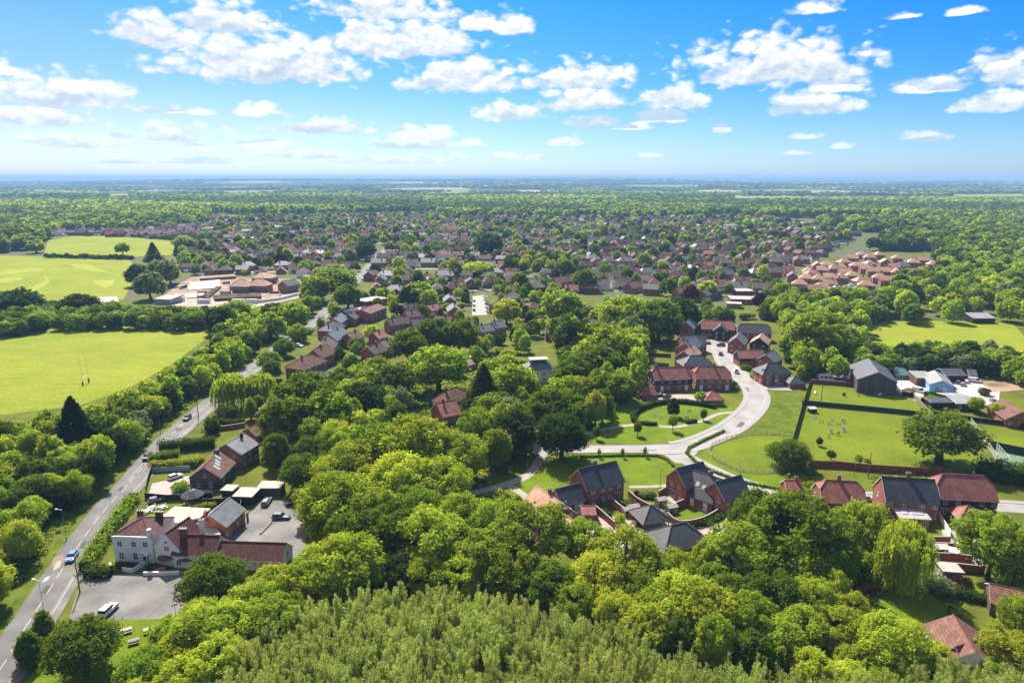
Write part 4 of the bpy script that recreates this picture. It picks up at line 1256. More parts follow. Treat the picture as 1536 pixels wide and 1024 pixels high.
def far_woods():
    """woods and garden trees too far off to tell apart"""
    out = []
    def add(x, y, r, h, shade=None, kind=None):
        if y > 1400:
            if any(inside((x, y), q) for q in FAR_FIELDS):
                return
            v = math.sin(x / 230 + 2 * math.sin(y / 310)) + math.sin(y / 190 + x / 600)
            shade = wpick({'dark': 3, 'mid': 2}) if v < -.4 else wpick({'bright': 3, 'yellow': 1.2, 'mid': 2}) if v > .7 else shade
            h *= 1 + .18 * v
        out.append(dict(x=x, y=y, r=r, h=h, kind=kind or wpick({'round': 3, 'multi': 4, 'bush': 1, 'tall': .7}), shade=shade or wpick({'yellow': 1, 'bright': 3, 'mid': 4, 'dark': 2.2, 'grey': .5}), z=hill(x, y)))
    # woods right of the town
    def wood(zone, zc, sp, r, h, sh=None):
        Z = [at(a, b, zc) for a, b in zone]
        xs = [p.x for p in Z]; ys = [p.y for p in Z]
        nx = int((max(xs) - min(xs)) / sp) + 1; ny = int((max(ys) - min(ys)) / sp) + 1
        for i in range(nx):
            for j in range(ny):
                x = min(xs) + (i + RND.random()) * sp; y = min(ys) + (j + RND.random()) * sp
                if inside((x, y), Z) and free(x, y, r[0] * .7) and clear(x, y, r[0], h[0]):
                    add(x, y, RND.uniform(*r), RND.uniform(*h), sh and wpick(sh))
    wood([(1285, 372), (1340, 345), (1440, 336), (1570, 330), (1570, 352), (1450, 372), (1440, 385), (1290, 388)], 12, 10, (5.5, 8.5), (13, 19), {'bright': 2, 'mid': 4, 'dark': 3})
    wood([(1440, 372), (1570, 352), (1570, 370), (1440, 388)], 12, 10, (5.5, 8.5), (12, 18))
    wood([(1220, 326), (1330, 322), (1570, 318), (1570, 332), (1300, 338)], 12, 11, (5, 8), (12, 18))
    wood([(1080, 300), (1300, 300), (1570, 296), (1570, 318), (1320, 320), (1090, 318)], 12, 15, (6, 10), (12, 18), {'mid': 4, 'dark': 3, 'bright': 1})
    wood([(-80, 320), (0, 318), (60, 322), (70, 348), (40, 358), (0, 366), (-80, 376)], 11, 9, (4.5, 7), (12, 17))
    wood([(60, 318), (200, 308), (330, 308), (300, 330), (200, 338), (70, 340)], 11, 14, (5, 8), (11, 16))
    wood([(-80, 296), (200, 292), (700, 290), (1100, 290), (1100, 312), (900, 314), (640, 312), (400, 316), (200, 312), (-80, 322)], 11, 19, (6, 10), (11, 17), {'mid': 4, 'dark': 2.5, 'bright': 1.6})
    wood([(650, 306), (760, 302), (1100, 304), (1100, 316), (1000, 320), (800, 320), (660, 318)], 11, 13, (5, 8), (12, 18))
    wood([(1060, 452), (1100, 462), (1150, 452), (1190, 430), (1200, 440), (1150, 470), (1060, 478)], 8, 7, (3, 5), (7, 11))
    wood([(1140, 440), (1185, 412), (1200, 400), (1250, 376), (1262, 380), (1215, 405), (1190, 432)], 8, 8, (3, 5), (7, 12))
    wood([(1290, 372), (1400, 388), (1430, 396), (1420, 410), (1360, 420), (1350, 424), (1405, 396)], 8, 8, (3, 5), (7, 11))
    wood([(1160, 466), (1205, 466), (1222, 552), (1194, 552), (1176, 520)], 6, 5.5, (2.2, 3.6), (4, 8))
    wood([(1000, 470), (1050, 466), (1060, 478), (1020, 484)], 8, 7, (3, 4.5), (8, 12))
    wood([(1080, 474), (1160, 468), (1168, 484), (1084, 487)], 3, 4.5, (2, 3), (3, 5))
    # what lies just outside the picture: the same belts and woods run on
    n0 = len(out)
    wood([(1590, 560), (1900, 560), (2300, 1000), (2400, 1300), (1700, 1300), (1640, 900)], 6, 8, (3.5, 5.5), (7, 12))
    wood([(1580, 320), (2000, 320), (2000, 545), (1600, 545)], 9, 10, (5, 8), (11, 17))
    wood([(-70, 640), (-420, 620), (-700, 1000), (-600, 1250), (-140, 1250), (-70, 1000)], 6, 8, (3.5, 5.5), (7, 12))
    # belt behind the building site, hedges of the upper fields
    wood([(326, 464), (440, 450), (440, 462), (330, 482)], 8, 6, (3.5, 5), (7, 10))
    for a, b, n in (((130, 349), (264, 361), 34), ((70, 386), (198, 389), 34), ((264, 384), (270, 364), 8)):
        for i in range(n):
            t = i / (n - 1); p = at(a[0] + (b[0] - a[0]) * t, a[1] + (b[1] - a[1]) * t + RND.uniform(-.6, .6), 0)
            add(p.x, p.y, RND.uniform(2.2, 3.2), RND.uniform(3, 5.5), wpick({'mid': 2, 'dark': 3}), 'bush')
    # country beyond: clumps by a slow wave pattern with fields between
    for i in range(16000):
        y = 3300 + 5200 * RND.random() ** 1.25
        x = RND.uniform(-1, 1) * (700 + y * .78)
        w = math.sin(x / 310 + 1.3 * math.sin(y / 420)) + math.sin(y / 270 + 1.7 * math.sin(x / 500)) + .5 * math.sin((x + y) / 140)
        if w < (-.45 if y < 4200 else -.05):
            continue
        add(x, y, RND.uniform(9, 17), RND.uniform(9, 16), wpick({'mid': 3, 'dark': 3, 'bright': 1}))
    for i in range(5500):
        y = 8200 + 7500 * RND.random()
        x = RND.uniform(-1, 1) * (700 + y * .78)
        if math.sin(x / 900 + 1.3 * math.sin(y / 1100)) + math.sin(y / 700 + x / 1500) > -.5:
            add(x, y, RND.uniform(28, 60), RND.uniform(12, 22), wpick({'mid': 2, 'dark': 3}))
    return out


def build_trees():
    hand = [t for t in TREES]
    pool = [t for t in hand if not t.get('keepthing') and not t.get('stuff')]
    for t in pool:
        px, py, d = proj((t['x'], t['y'], t['h'] * .6))
        t['seen'] = (t['h'] * t['r']) / d ** 2 if (-40 < px < 1576 and py < 1075) else -1
    pool.sort(key=lambda t: (-(t['hand'] and t['seen'] > 0), -t['seen']))
    things = [t for t in pool if t['seen'] > 0][:TREE_MAX]
    ids = set(id(t) for t in things)
    rest = [t for t in pool if id(t) not in ids]
    things += [t for t in hand if t.get('keepthing')]
    for t in things:
        d = math.hypot(t['x'], t['y'])
        lod = 0 if d < 210 else 1 if d < 380 else 2
        kind = t['kind']
        v = RND.randrange(NVAR[kind])
        cme, tme, rad, zt = proto(kind, v, lod)
        nm = {'willow': 'willow_tree', 'conifer': 'conifer_tree', 'sapling': 'young_tree', 'oak': 'oak_tree', 'bush': 'broadleaf_tree'}.get(kind, 'broadleaf_tree')
        e = empty(nm, (t['x'], t['y'], 0), RND.random() * 6.283, t['label'], 'tree', t['group'])
        s = (t['r'] / rad, t['r'] / rad, t['h'] / zt)
        c = link('crown', cme, e, scale=s)
        if len(c.material_slots):
            c.material_slots[0].link = 'OBJECT'; c.material_slots[0].material = SH[t['shade']]
        link('trunk', tme, e, scale=s)
        t['obj'] = e
    print('trees: things', len(things), 'rest', len(rest))
    return things, rest


TREE_MAX = 285


# ------------------------------------------------------------------ hedges, shrubs
def hedge(P, w, h, shade, label, name='hedge', cat='hedge', group=None, dens=26, leaf=.17, rough=.12):
    """clipped or loose hedge along world points"""
    rng = np.random.RandomState(int(abs(P[0][0] * 13 + P[0][1] * 7)) % 9999)
    Cs = []; Ns = []
    org = Vector((P[0][0], P[0][1], 0))
    core = MB()
    for a, b in zip(P, P[1:]):
        a = Vector((a[0], a[1], 0)); b = Vector((b[0], b[1], 0)); d = b - a; L_ = d.length
        if L_ < .05:
            continue
        d.normalize(); nv = Vector((-d.y, d.x, 0))
        n = max(20, int(L_ * (w + 2 * h) * dens))
        s = rng.rand(n) * (L_ + w * .5) - w * .25
        u = rng.rand(n) * (w + 2 * h)
        lat = np.where(u < h, -w / 2, np.where(u < h + w, u - h - w / 2, w / 2))
        z = np.where(u < h, u, np.where(u < h + w, h, 2 * h + w - u))
        nl = np.where(u < h, -1.0, np.where(u < h + w, 0, 1.0)); nz = np.where((u >= h) & (u < h + w), 1.0, .25)
        wob = 1 + .12 * np.sin(s * 1.3) + .08 * np.sin(s * 3.1 + 1)
        C = np.stack([a.x + d.x * s + nv.x * lat * wob, a.y + d.y * s + nv.y * lat * wob, z * (1 + .06 * np.sin(s * 1.1 + 2)) + .02], 1)
        C += rng.normal(size=C.shape) * rough
        N_ = np.stack([nv.x * nl, nv.y * nl, nz], 1) + rng.normal(size=C.shape) * .5
        Cs.append(C); Ns.append(N_)
        ang = math.atan2(d.y, d.x)
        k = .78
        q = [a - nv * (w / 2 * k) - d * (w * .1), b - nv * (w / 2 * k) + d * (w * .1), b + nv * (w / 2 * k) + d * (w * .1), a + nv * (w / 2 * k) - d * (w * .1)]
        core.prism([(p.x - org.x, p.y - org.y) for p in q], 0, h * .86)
    C = np.concatenate(Cs); N_ = unit(np.concatenate(Ns)); C[:, 2] = np.maximum(C[:, 2], .03)
    T, B_ = leaf_axes(rng, N_, leaf * (.6 + .8 * rng.rand(len(C))), .8)
    me = quads_mesh(name, C - np.array([org.x, org.y, 0]), T, B_, rng.rand(len(C)), SH[shade])
    o = bpy.data.objects.new(name, me); COL.objects.link(o); o.location = org
    tag(o, label, cat, group)
    core.build('hedge_core', SH['dark'], o)  # solid inner box of dark leaf colour, keeps the hedge from being see-through
    return o


def hedge_px(px, w, h, shade, label, **k):
    P = [at(*p) for p in px]
    keep_line(P, w / 2)
    return hedge(P, w, h, shade, label, **k)


SHRUB_ME = {}


def shrub(x, y, r, h, shade, label, group=None, name='shrub'):
    d = math.hypot(x, y)
    lod = 1 if d < 230 else 2
    v = RND.randrange(3)
    if ('s', v, lod) not in SHRUB_ME:
        n, leaf = ((2200, .35) if lod == 1 else (900, .55))
        C, T, B_, tn, _l = crown_pts(3000 + v, 'bush', n, leaf)
        rad = float(np.percentile(np.hypot(C[:, 0], C[:, 1]), 95))
        SHRUB_ME[('s', v, lod)] = (quads_mesh('foliage', C, T, B_, tn, SH['mid']), rad)
    me, rad = SHRUB_ME[('s', v, lod)]
    o = link(name, me, None, (x, y, -.05 * h), RND.random() * 6.28, (r / rad, r / rad, h / 9.4))
    o.material_slots[0].link = 'OBJECT'; o.material_slots[0].material = SH[shade]
    tag(o, label, 'shrub', group)
    return o
# ------------------------------------------------------------------ building materials
BRICK = tile_mat('red_brick', (0.30, 0.105, 0.074), 0.85, 0.2, course=.16, tilew=.45, var=.3, mortar=(.26, .15, .11), bump=.3)
BRICK_D = tile_mat('dark_brick', (0.21, 0.082, 0.056), 0.85, 0.2, course=.16, tilew=.45, var=.3, bump=.3)
BRICK_B = tile_mat('brown_brick', (0.33, 0.175, 0.115), 0.85, 0.2, course=.16, tilew=.45, var=.25, bump=.3)
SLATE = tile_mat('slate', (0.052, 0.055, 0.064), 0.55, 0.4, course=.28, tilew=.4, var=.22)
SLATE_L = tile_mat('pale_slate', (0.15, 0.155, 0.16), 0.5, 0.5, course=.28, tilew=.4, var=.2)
RTILE = tile_mat('red_tile', (0.31, 0.118, 0.088), 0.7, 0.3, course=.26, tilew=.35, var=.25)
MTILE = tile_mat('maroon_tile', (0.105, 0.036, 0.029), 0.7, 0.25, course=.24, tilew=.3, var=.4)
BTILE = tile_mat('brown_tile', (0.180, 0.092, 0.064), 0.8, 0.2, course=.3, tilew=.35, var=.3)
GTILE = tile_mat('grey_brown_tile', (0.120, 0.093, 0.076), 0.8, 0.2, course=.3, tilew=.35, var=.25)
PTILE = tile_mat('peach_tile', (0.50, 0.285, 0.175), 0.65, 0.35, course=.3, tilew=.35, var=.18)
FELT = mat('flat_felt', (0.40, 0.37, 0.33), 0.8, 0.3, scale=.5, col2=(.30, .27, .24), detail=8)
CREAMROOF = mat('cream_flat_roof', (0.52, 0.42, 0.32), 0.8, 0.3, scale=.35, col2=(.42, .33, .25), detail=9)
RENDER_W = mat('white_render', (0.90, 0.84, 0.74), 0.8, 0.2, scale=.5, col2=(.78, .72, .62), detail=9)
CLAD_B = tile_mat('black_boarding', (0.022, 0.022, 0.024), 0.6, 0.4, course=.2, tilew=40, var=.3, bump=.6)
CLAD_G = tile_mat('grey_boarding', (0.17, 0.165, 0.17), 0.75, 0.3, course=3.0, tilew=.35, var=.25, bump=.5)
CLAD_BR = tile_mat('brown_boarding', (0.13, 0.085, 0.06), 0.8, 0.3, course=.2, tilew=40, var=.3, bump=.5)
SHEET_G = tile_mat('grey_sheeting', (0.12, 0.12, 0.13), 0.5, 0.5, course=9, tilew=.5, var=.2, bump=.6)
SHEET_P = tile_mat('pale_sheeting', (0.46, 0.45, 0.42), 0.55, 0.5, course=9, tilew=1.0, var=.1, bump=.5)
WHITE = mat('white_paint', (0.78, 0.78, 0.76), 0.5, 0.4, scale=2, var=.05)
BLUEP = mat('blue_paint', (0.20, 0.48, 0.72), 0.5, 0.4, scale=2, var=.06)
GREENP = mat('green_cladding', (0.11, 0.22, 0.22), 0.5, 0.4, scale=1, var=.1)
DOORW = mat('garage_door', (0.62, 0.63, 0.62), 0.45, 0.4, scale=2, var=.05)
DOORD = mat('dark_door', (0.03, 0.045, 0.05), 0.4, 0.4, scale=2, var=.1)
POT = mat('chimney_pot', (0.42, 0.20, 0.12), 0.8, 0.3, scale=3, var=.1)
LEAD = mat('lead', (0.17, 0.18, 0.19), 0.5, 0.5, scale=2, var=.1)
GUTTER = mat('gutter', (0.02, 0.02, 0.022), 0.4, 0.5, scale=2, var=.1)
TIMBER = mat('timber', (0.26, 0.17, 0.10), 0.8, 0.3, scale=2.5, col2=(.17, .11, .065), detail=8)
TIMBER_P = mat('pale_timber', (0.52, 0.44, 0.33), 0.8, 0.3, scale=2.5, col2=(.40, .33, .25), detail=8)
TIMBER_G = mat('weathered_timber', (0.33, 0.29, 0.25), 0.85, 0.2, scale=2.5, col2=(.23, .20, .17), detail=8)
DARKM = mat('dark_metal', (0.035, 0.037, 0.04), 0.5, 0.5, scale=3, var=.1, metal=.3)
GALV = mat('galvanised', (0.36, 0.37, 0.38), 0.5, 0.5, scale=3, var=.1, metal=.5)
BLACKP = mat('black_plastic', (0.012, 0.012, 0.013), 0.5, 0.4, scale=3, var=.1)
GLASS = mat('window_glass', (0.030, 0.040, 0.048), 0.06, 0.7, scale=.8, var=.3)
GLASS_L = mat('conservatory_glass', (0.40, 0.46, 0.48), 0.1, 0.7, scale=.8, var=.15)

WIN = {}


def window_mesh(w, h, style):
    k = (w, h, style)
    if k in WIN:
        return WIN[k]
    f = MB(); p = MB()
    fm = WHITE
    if style == 'gar':                                   # up-and-over door with ribs
        f.box(-w / 2 - .08, w / 2 + .08, -.04, .02, -h / 2, h / 2 + .08)
        for i in range(5):
            z0 = -h / 2 + i * h / 5
            p.box(-w / 2, w / 2, -.06, -.01, z0 + .02, z0 + h / 5 - .02)
        WIN[k] = (f.mesh('door_frame', WHITE), p.mesh('door_leaf', DOORW))
        return WIN[k]
    if style in ('door', 'doorw'):
        f.box(-w / 2 - .07, w / 2 + .07, -.04, .02, -h / 2, h / 2 + .07)
        p.box(-w / 2, w / 2, -.06, -.01, -h / 2, h / 2)
        p.box(-w / 2 + .12, w / 2 - .12, -.075, -.06, h * .08, h / 2 - .15)
        WIN[k] = (f.mesh('door_frame', WHITE), p.mesh('door_leaf', DOORD if style == 'door' else WHITE))
        return WIN[k]
    f.box(-w / 2, w / 2, -.05, .02, -h / 2, h / 2)
    if style != 'glz':
        f.box(-w / 2 - .07, w / 2 + .07, -.11, .02, -h / 2 - .08, -h / 2 - .001)
    nx = max(1, round(w / .62)); nz = 1 if (h < .8 or style == 'glz') else 2
    if style == 'rl':
        nx = nz = 1
    b = .055
    for i in range(nx):
        for j in range(nz):
            x0 = -w / 2 + i * w / nx + b; x1 = -w / 2 + (i + 1) * w / nx - b
            z0 = -h / 2 + j * h / nz + b; z1 = -h / 2 + (j + 1) * h / nz - b
            p.box(x0, x1, -.056, -.03, z0, z1)
    WIN[k] = (f.mesh('window_frame', fm), p.mesh('pane', GLASS))
    return WIN[k]


class House:
    def __init__(self, name, label, cat='house', group=None):
        self.name, self.label, self.cat, self.group = name, label, cat, group
        self.root = None

    def frame(self, c, rz):
        if self.root is None:
            self.root = empty(self.name, (c[0], c[1], 0), rz, self.label, self.cat, self.group)
            self.c = (c[0], c[1]); self.rz = rz
        dx, dy = c[0] - self.c[0], c[1] - self.c[1]
        cr, sr = math.cos(-self.rz), math.sin(-self.rz)
        return (dx * cr - dy * sr, dx * sr + dy * cr), rz - self.rz

    def block(self, c, rz, w, d, he, rise, roof='gable', rm=None, wm=None, clad=None, clad_z=2.75, chim=(), win=None, ov=.38, ovg=.22, t=.2, gutter=True, ridge=True, under=None,
              keepout=True, walls=True, k=.42, z0=0.0, ridgemat=None, skylights=()):
        """one rectangular body under its own roof; x runs along the ridge, the front looks to -y"""
        rm = rm or RTILE; wm = wm or BRICK
        o, r = self.frame(c, rz)
        P = self.root
        s = rise / (d / 2)
        X = w / 2 + (ov if roof in ('hip', 'pyr') else ovg); Y = d / 2 + ov
        zr = he + t + rise; ze = zr - s * Y
        if roof == 'mono':
            s = rise / d
        rb = MB()
        lines = []
        if roof == 'gable':
            polys = [[(-X, -Y, ze), (X, -Y, ze), (X, 0, zr), (-X, 0, zr)], [(X, Y, ze), (-X, Y, ze), (-X, 0, zr), (X, 0, zr)]]
            lines = [((-X, 0, zr), (X, 0, zr))]
        elif roof in ('hip', 'pyr'):
            L_ = max(0.0, w / 2 - d / 2)
            sx = rise / (w / 2 - L_)
            zx = zr - sx * (X - L_)
            X = L_ + (zr - ze) / sx
            if L_ < .05:
                A = (0, 0, zr)
                polys = [[(-X, -Y, ze), (X, -Y, ze), A], [(X, -Y, ze), (X, Y, ze), A], [(X, Y, ze), (-X, Y, ze), A], [(-X, Y, ze), (-X, -Y, ze), A]]
                lines = [(A, q) for q in ((-X, -Y, ze), (X, -Y, ze), (X, Y, ze), (-X, Y, ze))]
            else:
                A = (-L_, 0, zr); B_ = (L_, 0, zr)
                polys = [[(-X, -Y, ze), (X, -Y, ze), B_, A], [(X, -Y, ze), (X, Y, ze), B_], [(X, Y, ze), (-X, Y, ze), A, B_], [(-X, Y, ze), (-X, -Y, ze), A]]
                lines = [(A, B_), (A, (-X, -Y, ze)), (A, (-X, Y, ze)), (B_, (X, -Y, ze)), (B_, (X, Y, ze))]
        elif roof == 'half':
            yk = k * Y; zc = zr - s * yk; dk = yk * .95
            A = (-X + dk, 0, zr); B_ = (X - dk, 0, zr)
            polys = [[(-X, -Y, ze), (X, -Y, ze), (X, -yk, zc), B_, A, (-X, -yk, zc)], [(X, Y, ze), (-X, Y, ze), (-X, yk, zc), A, B_, (X, yk, zc)],
                     [(X, -yk, zc), (X, yk, zc), B_], [(-X, yk, zc), (-X, -yk, zc), A]]
            lines = [(A, B_), (A, (-X, -yk, zc)), (A, (-X, yk, zc)), (B_, (X, -yk, zc)), (B_, (X, yk, zc))]
        elif roof == 'mono':
            zl = he + t; zh = he + t + rise
            polys = [[(-X, -Y, zl - s * ov), (X, -Y, zl - s * ov), (X, Y, zh + s * ov), (-X, Y, zh + s * ov)]]
        else:
            polys = [[(-X, -Y, he + t), (X, -Y, he + t), (X, Y, he + t), (-X, Y, he + t)]]
        fas = under or (WHITE if roof != 'flat' else LEAD)
        rb.slab(polys, t, 0, 1)
        rfo = rb.build('roof', [rm, fas], P, (o[0], o[1], 0), r)
        if ridge and lines:
            g = MB()
            for a, b in lines:
                a = Vector(a) + Vector((0, 0, .0)); b = Vector(b) + Vector((0, 0, .0))
                g.tube(a, b, .14, .14, 6)
            g.build('ridge_tiles', ridgemat or rm, rfo)
        # walls
        if walls:
            wb = MB()
            x, y = w / 2, d / 2
            def side(xx, zlo, prof, off=0.0):
                q = [(xx, -y, zlo), (xx, y, zlo)] + [(xx, a, b) for a, b in reversed(prof)]
                return q
            if roof == 'gable':
                prof = [(-y, he), (0, he + rise), (y, he)]
            elif roof == 'half':
                yk2 = k * Y
                prof = [(-y, he), (-yk2, he + rise - s * yk2), (yk2, he + rise - s * yk2), (y, he)]
            elif roof == 'mono':
                prof = [(-y, he), (y, he + rise)]
            else:
                prof = [(-y, he), (y, he)]
            hb = prof[-1][1]
            wb.poly([(-x, -y, z0), (x, -y, z0), (x, -y, he), (-x, -y, he)])
            wb.poly([(x, y, z0), (-x, y, z0), (-x, y, hb), (x, y, hb)])
            wb.poly(side(x, z0, prof))
            wb.poly(list(reversed(side(-x, z0, prof))))
            wb.build('wall', wm, P, (o[0], o[1], 0), r)
            if clad:
                cb = MB(); e = .05; z1 = clad_z
                cb.box(-x - e, x + e, -y - e, -y + .01, z1, he - .02); cb.box(-x - e, x + e, y - .01, y + e, z1, hb - .02)
                for sx in (-1, 1):
                    pr = [(a * .985, b - .03) for a, b in prof]
                    q = [(sx * (x + e), -y, z1), (sx * (x + e), y, z1)] + [(sx * (x + e), a, b) for a, b in reversed(pr)]
                    if sx < 0: q.reverse()
                    cb.poly(q)
                    q2 = [(sx * (x + e), -y, z1), (sx * (x - .02), -y, z1), (sx * (x - .02), y, z1), (sx * (x + e), y, z1)]
                    cb.poly(q2)
                cb.build('cladding', clad, P, (o[0], o[1], 0), r)
        if gutter and roof not in ('flat',):
            for sy in ((-1, 1) if roof != 'mono' else (-1,)):
                g = MB(); zz = (ze if roof != 'mono' else polys[0][0][2]) - t * .5
                g.tube((-X, sy * (Y + .05), zz), (X, sy * (Y + .05), zz), .07, .07, 6)
                g.build('gutter', GUTTER, P, (o[0], o[1], 0), r)
        for ch in chim:
            cx, cyy = ch[0] * w / 2, ch[1] * d / 2
            cw = ch[2] if len(ch) > 2 else .9
            top = zr + (ch[3] if len(ch) > 3 else 1.1)
            zb = zr - s * abs(cyy) - 1.0
            g = MB(); g.box(cx - cw / 2, cx + cw / 2, cyy - .3, cyy + .3, zb, top, 0)
            g.box(cx - cw / 2 - .07, cx + cw / 2 + .07, cyy - .37, cyy + .37, top, top + .16, 1)
            for px_ in ((-.22, .22) if cw > .7 else (0,)):
                g.tube((cx + px_ * cw, cyy, top + .16), (cx + px_ * cw, cyy, top + .5), .13, .11, 8, mi=2)
            g.build('chimney', [ch[4] if len(ch) > 4 else (wm if wm is not RENDER_W else BRICK_D), LEAD if len(ch) < 6 else WHITE, POT], rfo)
        for (fx, fy, sw, sh_) in skylights:                 # fx along ridge, fy down the front slope
            yy = fy * d / 2
            a = math.atan(s)
            nrm = Vector((0, -math.sin(a), math.cos(a)))
            cpt = Vector((fx * w / 2, yy, zr - s * abs(yy))) + nrm * .02
            u = Vector((1, 0, 0)); v = Vector((0, math.cos(a), math.sin(a)))
            def bx(m, su, sv, h0, h1):
                q = []
                for hh in (h0, h1):
                    for du, dv in ((-1, -1), (1, -1), (1, 1), (-1, 1)):
                        q.append(tuple(cpt + u * du * su + v * dv * sv + nrm * hh))
                n = len(m.v); m.v.extend(q)
                for qd in ((0, 3, 2, 1), (4, 5, 6, 7), (0, 1, 5, 4), (1, 2, 6, 5), (2, 3, 7, 6), (3, 0, 4, 7)):
                    m.f.append(tuple(n + i for i in qd)); m.mi.append(0)
            g = MB(); bx(g, sw / 2, sh_ / 2, -.1, .06); so_ = g.build('skylight', WHITE, rfo)
            # a pale, glossy pane
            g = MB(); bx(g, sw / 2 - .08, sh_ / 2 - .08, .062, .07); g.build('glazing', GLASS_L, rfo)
        if win:
            for wn in win:
                self.window(c, rz, w, d, *wn)
        if keepout:
            cr, sr = math.cos(rz), math.sin(rz)
            n = max(1, int(w / (d * .7)))
            for i in range(n):
                xx = -w / 2 + (i + .5) * w / n
                keep(c[0] + xx * cr, c[1] + xx * sr, d * .62)
        return self

    def window(self, c, rz, w, d, face, u, z, ww, wh, style='n'):
        """u: metres along the face from its middle, z: height of the window's middle"""
        if face == 'f': p = (u, -d / 2); a = 0
        elif face == 'b': p = (-u, d / 2); a = math.pi
        elif face == 'r': p = (w / 2, u); a = math.pi / 2
        else: p = (-w / 2, -u); a = -math.pi / 2
        cr, sr = math.cos(rz), math.sin(rz)
        o, r = self.frame((c[0] + p[0] * cr - p[1] * sr, c[1] + p[0] * sr + p[1] * cr), rz + a)
        fm, pm = window_mesh(ww, wh, style)
        f = link('garage_door' if style == 'gar' else 'door' if style in ('door', 'doorw') else 'window', fm, self.root, (o[0], o[1], z), r)
        link('door_leaf' if style in ('gar', 'door', 'doorw') else 'pane', pm, f)


def wins(face, L, floors=2, n=None, ww=1.15, wh=1.15, door=None, patio=None, z1=1.35, dz=2.6, skip=()):
    """rows of windows along a face of length L"""
    n = n or max(1, int(L / 2.9))
    out = []
    for f in range(floors):
        for i in range(n):
            u = -L / 2 + (i + .5) * L / n
            if (f, i) in skip:
                continue
            if f == 0 and door is not None and i == door:
                out.append((face, u, 1.03, .95, 2.05, 'door')); continue
            if f == 0 and patio is not None and i == patio:
                out.append((face, u, 1.08, 1.9, 2.1, 'glz')); continue
            out.append((face, u, z1 + f * dz + (0.1 if f == 0 else 0), ww, wh, 'n'))
    return out


def by_ridge(pa, pb, z):
    """centre, turn and length from the two ridge ends seen in the photo at height z"""
    a = at(*pa, z); b = at(*pb, z)
    d = b - a
    return ((a.x + b.x) / 2, (a.y + b.y) / 2), math.atan2(d.y, d.x), d.length


def by_front(pa, pb, z, d):
    """centre, turn and length from the two ends of the front wall (left, right) seen at height z, body d deep behind it"""
    a = at(*pa, z); b = at(*pb, z)
    v = b - a; L_ = v.length; v.normalize()
    n = Vector((-v.y, v.x, 0))
    c = (a + b) / 2 + n * (d / 2)
    return (c.x, c.y), math.atan2(v.y, v.x), L_


# ------------------------------------------------------------------ houses and other buildings one can point at
def simple(name, label, pa, pb, zr, d, he, roof='gable', rm=None, wm=None, w=None, cat='house', group=None, mode='ridge', floors=2, faces='flr', extra=(), **k):
    """one-body building: placed by its ridge (zr = ridge height) or by its front wall"""
    if mode == 'ridge':
        c, rz, L_ = by_ridge(pa, pb, zr)
        rise = zr - he - .2
    else:
        c, rz, L_ = by_front(pa, pb, he if mode == 'eaves' else 0, d)
        rise = zr - he - .2
    w = w or L_
    win = list(extra)
    if floors:
        for f in faces:
            L2 = w if f in 'fb' else d
            win += wins(f, L2, floors, door=(0 if f == 'f' and L2 > 5 else None), patio=(1 if f == 'f' and L2 > 7 else None))
    H_ = House(name, label, cat, group)
    H_.block(c, rz, w, d, he, rise, roof, rm, wm, win=win, **k)
    return H_


# --- slate roofed house in the middle of the front estate, with its garage wing
h = House('house', 'large brick house with dark slate roof and lower wing with white garage door')
c, rz, w = by_ridge((868, 703), (923.5, 691), 9.4)
h.block(c, rz, w, 8.4, 5.2, 4.0, 'gable', SLATE, BRICK, chim=[(-.12, .02, 1.0, 1.2)],
        win=[('f', -3.6, 1.1, 2.2, 2.1, 'glz'), ('f', -.6, 1.5, 1.1, 1.2), ('f', 1.4, 1.5, 1.1, 1.2), ('f', 4.0, 1.15, 2.2, 2.2, 'glz'), ('f', -3.9, 4.2, 1.1, 1.1), ('f', -.9, 4.2, 1.1, 1.1), ('f', 1.6, 4.2, 1.2, 1.1), ('f', 4.4, 4.2, 1.1, 1.1)] + wins('b', w) + wins('r', 8.4))
c2, r2, w2 = by_ridge((834, 733), (866, 724.5), 6.0)
h.block(c2, r2, w2 + .6, 6.6, 2.7, 3.1, 'gable', SLATE, BRICK, win=[('f', 1.7, 1.15, 2.5, 2.1, 'gar'), ('f', -1.9, 1.2, 1.0, 2.0, 'door')])

# --- cream-red tiled house left of it
h = House('house', 'brick house with pale peach tiled roof left of the slate house with garage')
c, rz, w = by_ridge((806, 729), (840, 752), 8.2)
h.block(c, rz, w + 1, 9.0, 4.2, 3.8, 'gable', PTILE, BRICK, chim=[(.05, .06, .9, 1.3)], win=wins('b', w) + wins('r', 9) + wins('f', w))
c2, r2, w2 = by_ridge((843, 766), (868, 787), 6.2)
h.block(c2, r2, w2 + .5, 6.5, 2.8, 3.2, 'gable', PTILE, BRICK, win=wins('b', w2, 1) + [('r', 0, 1.15, 2.4, 2.1, 'gar')], chim=[(-.7, .1, .8, 1.0)])
simple('garage', 'small red tiled lean-to garage behind two dark parked cars', (873, 784), (893, 784), 3.6, 4.5, 2.4, 'gable', RTILE, BRICK, cat='garage', mode='base', floors=0)

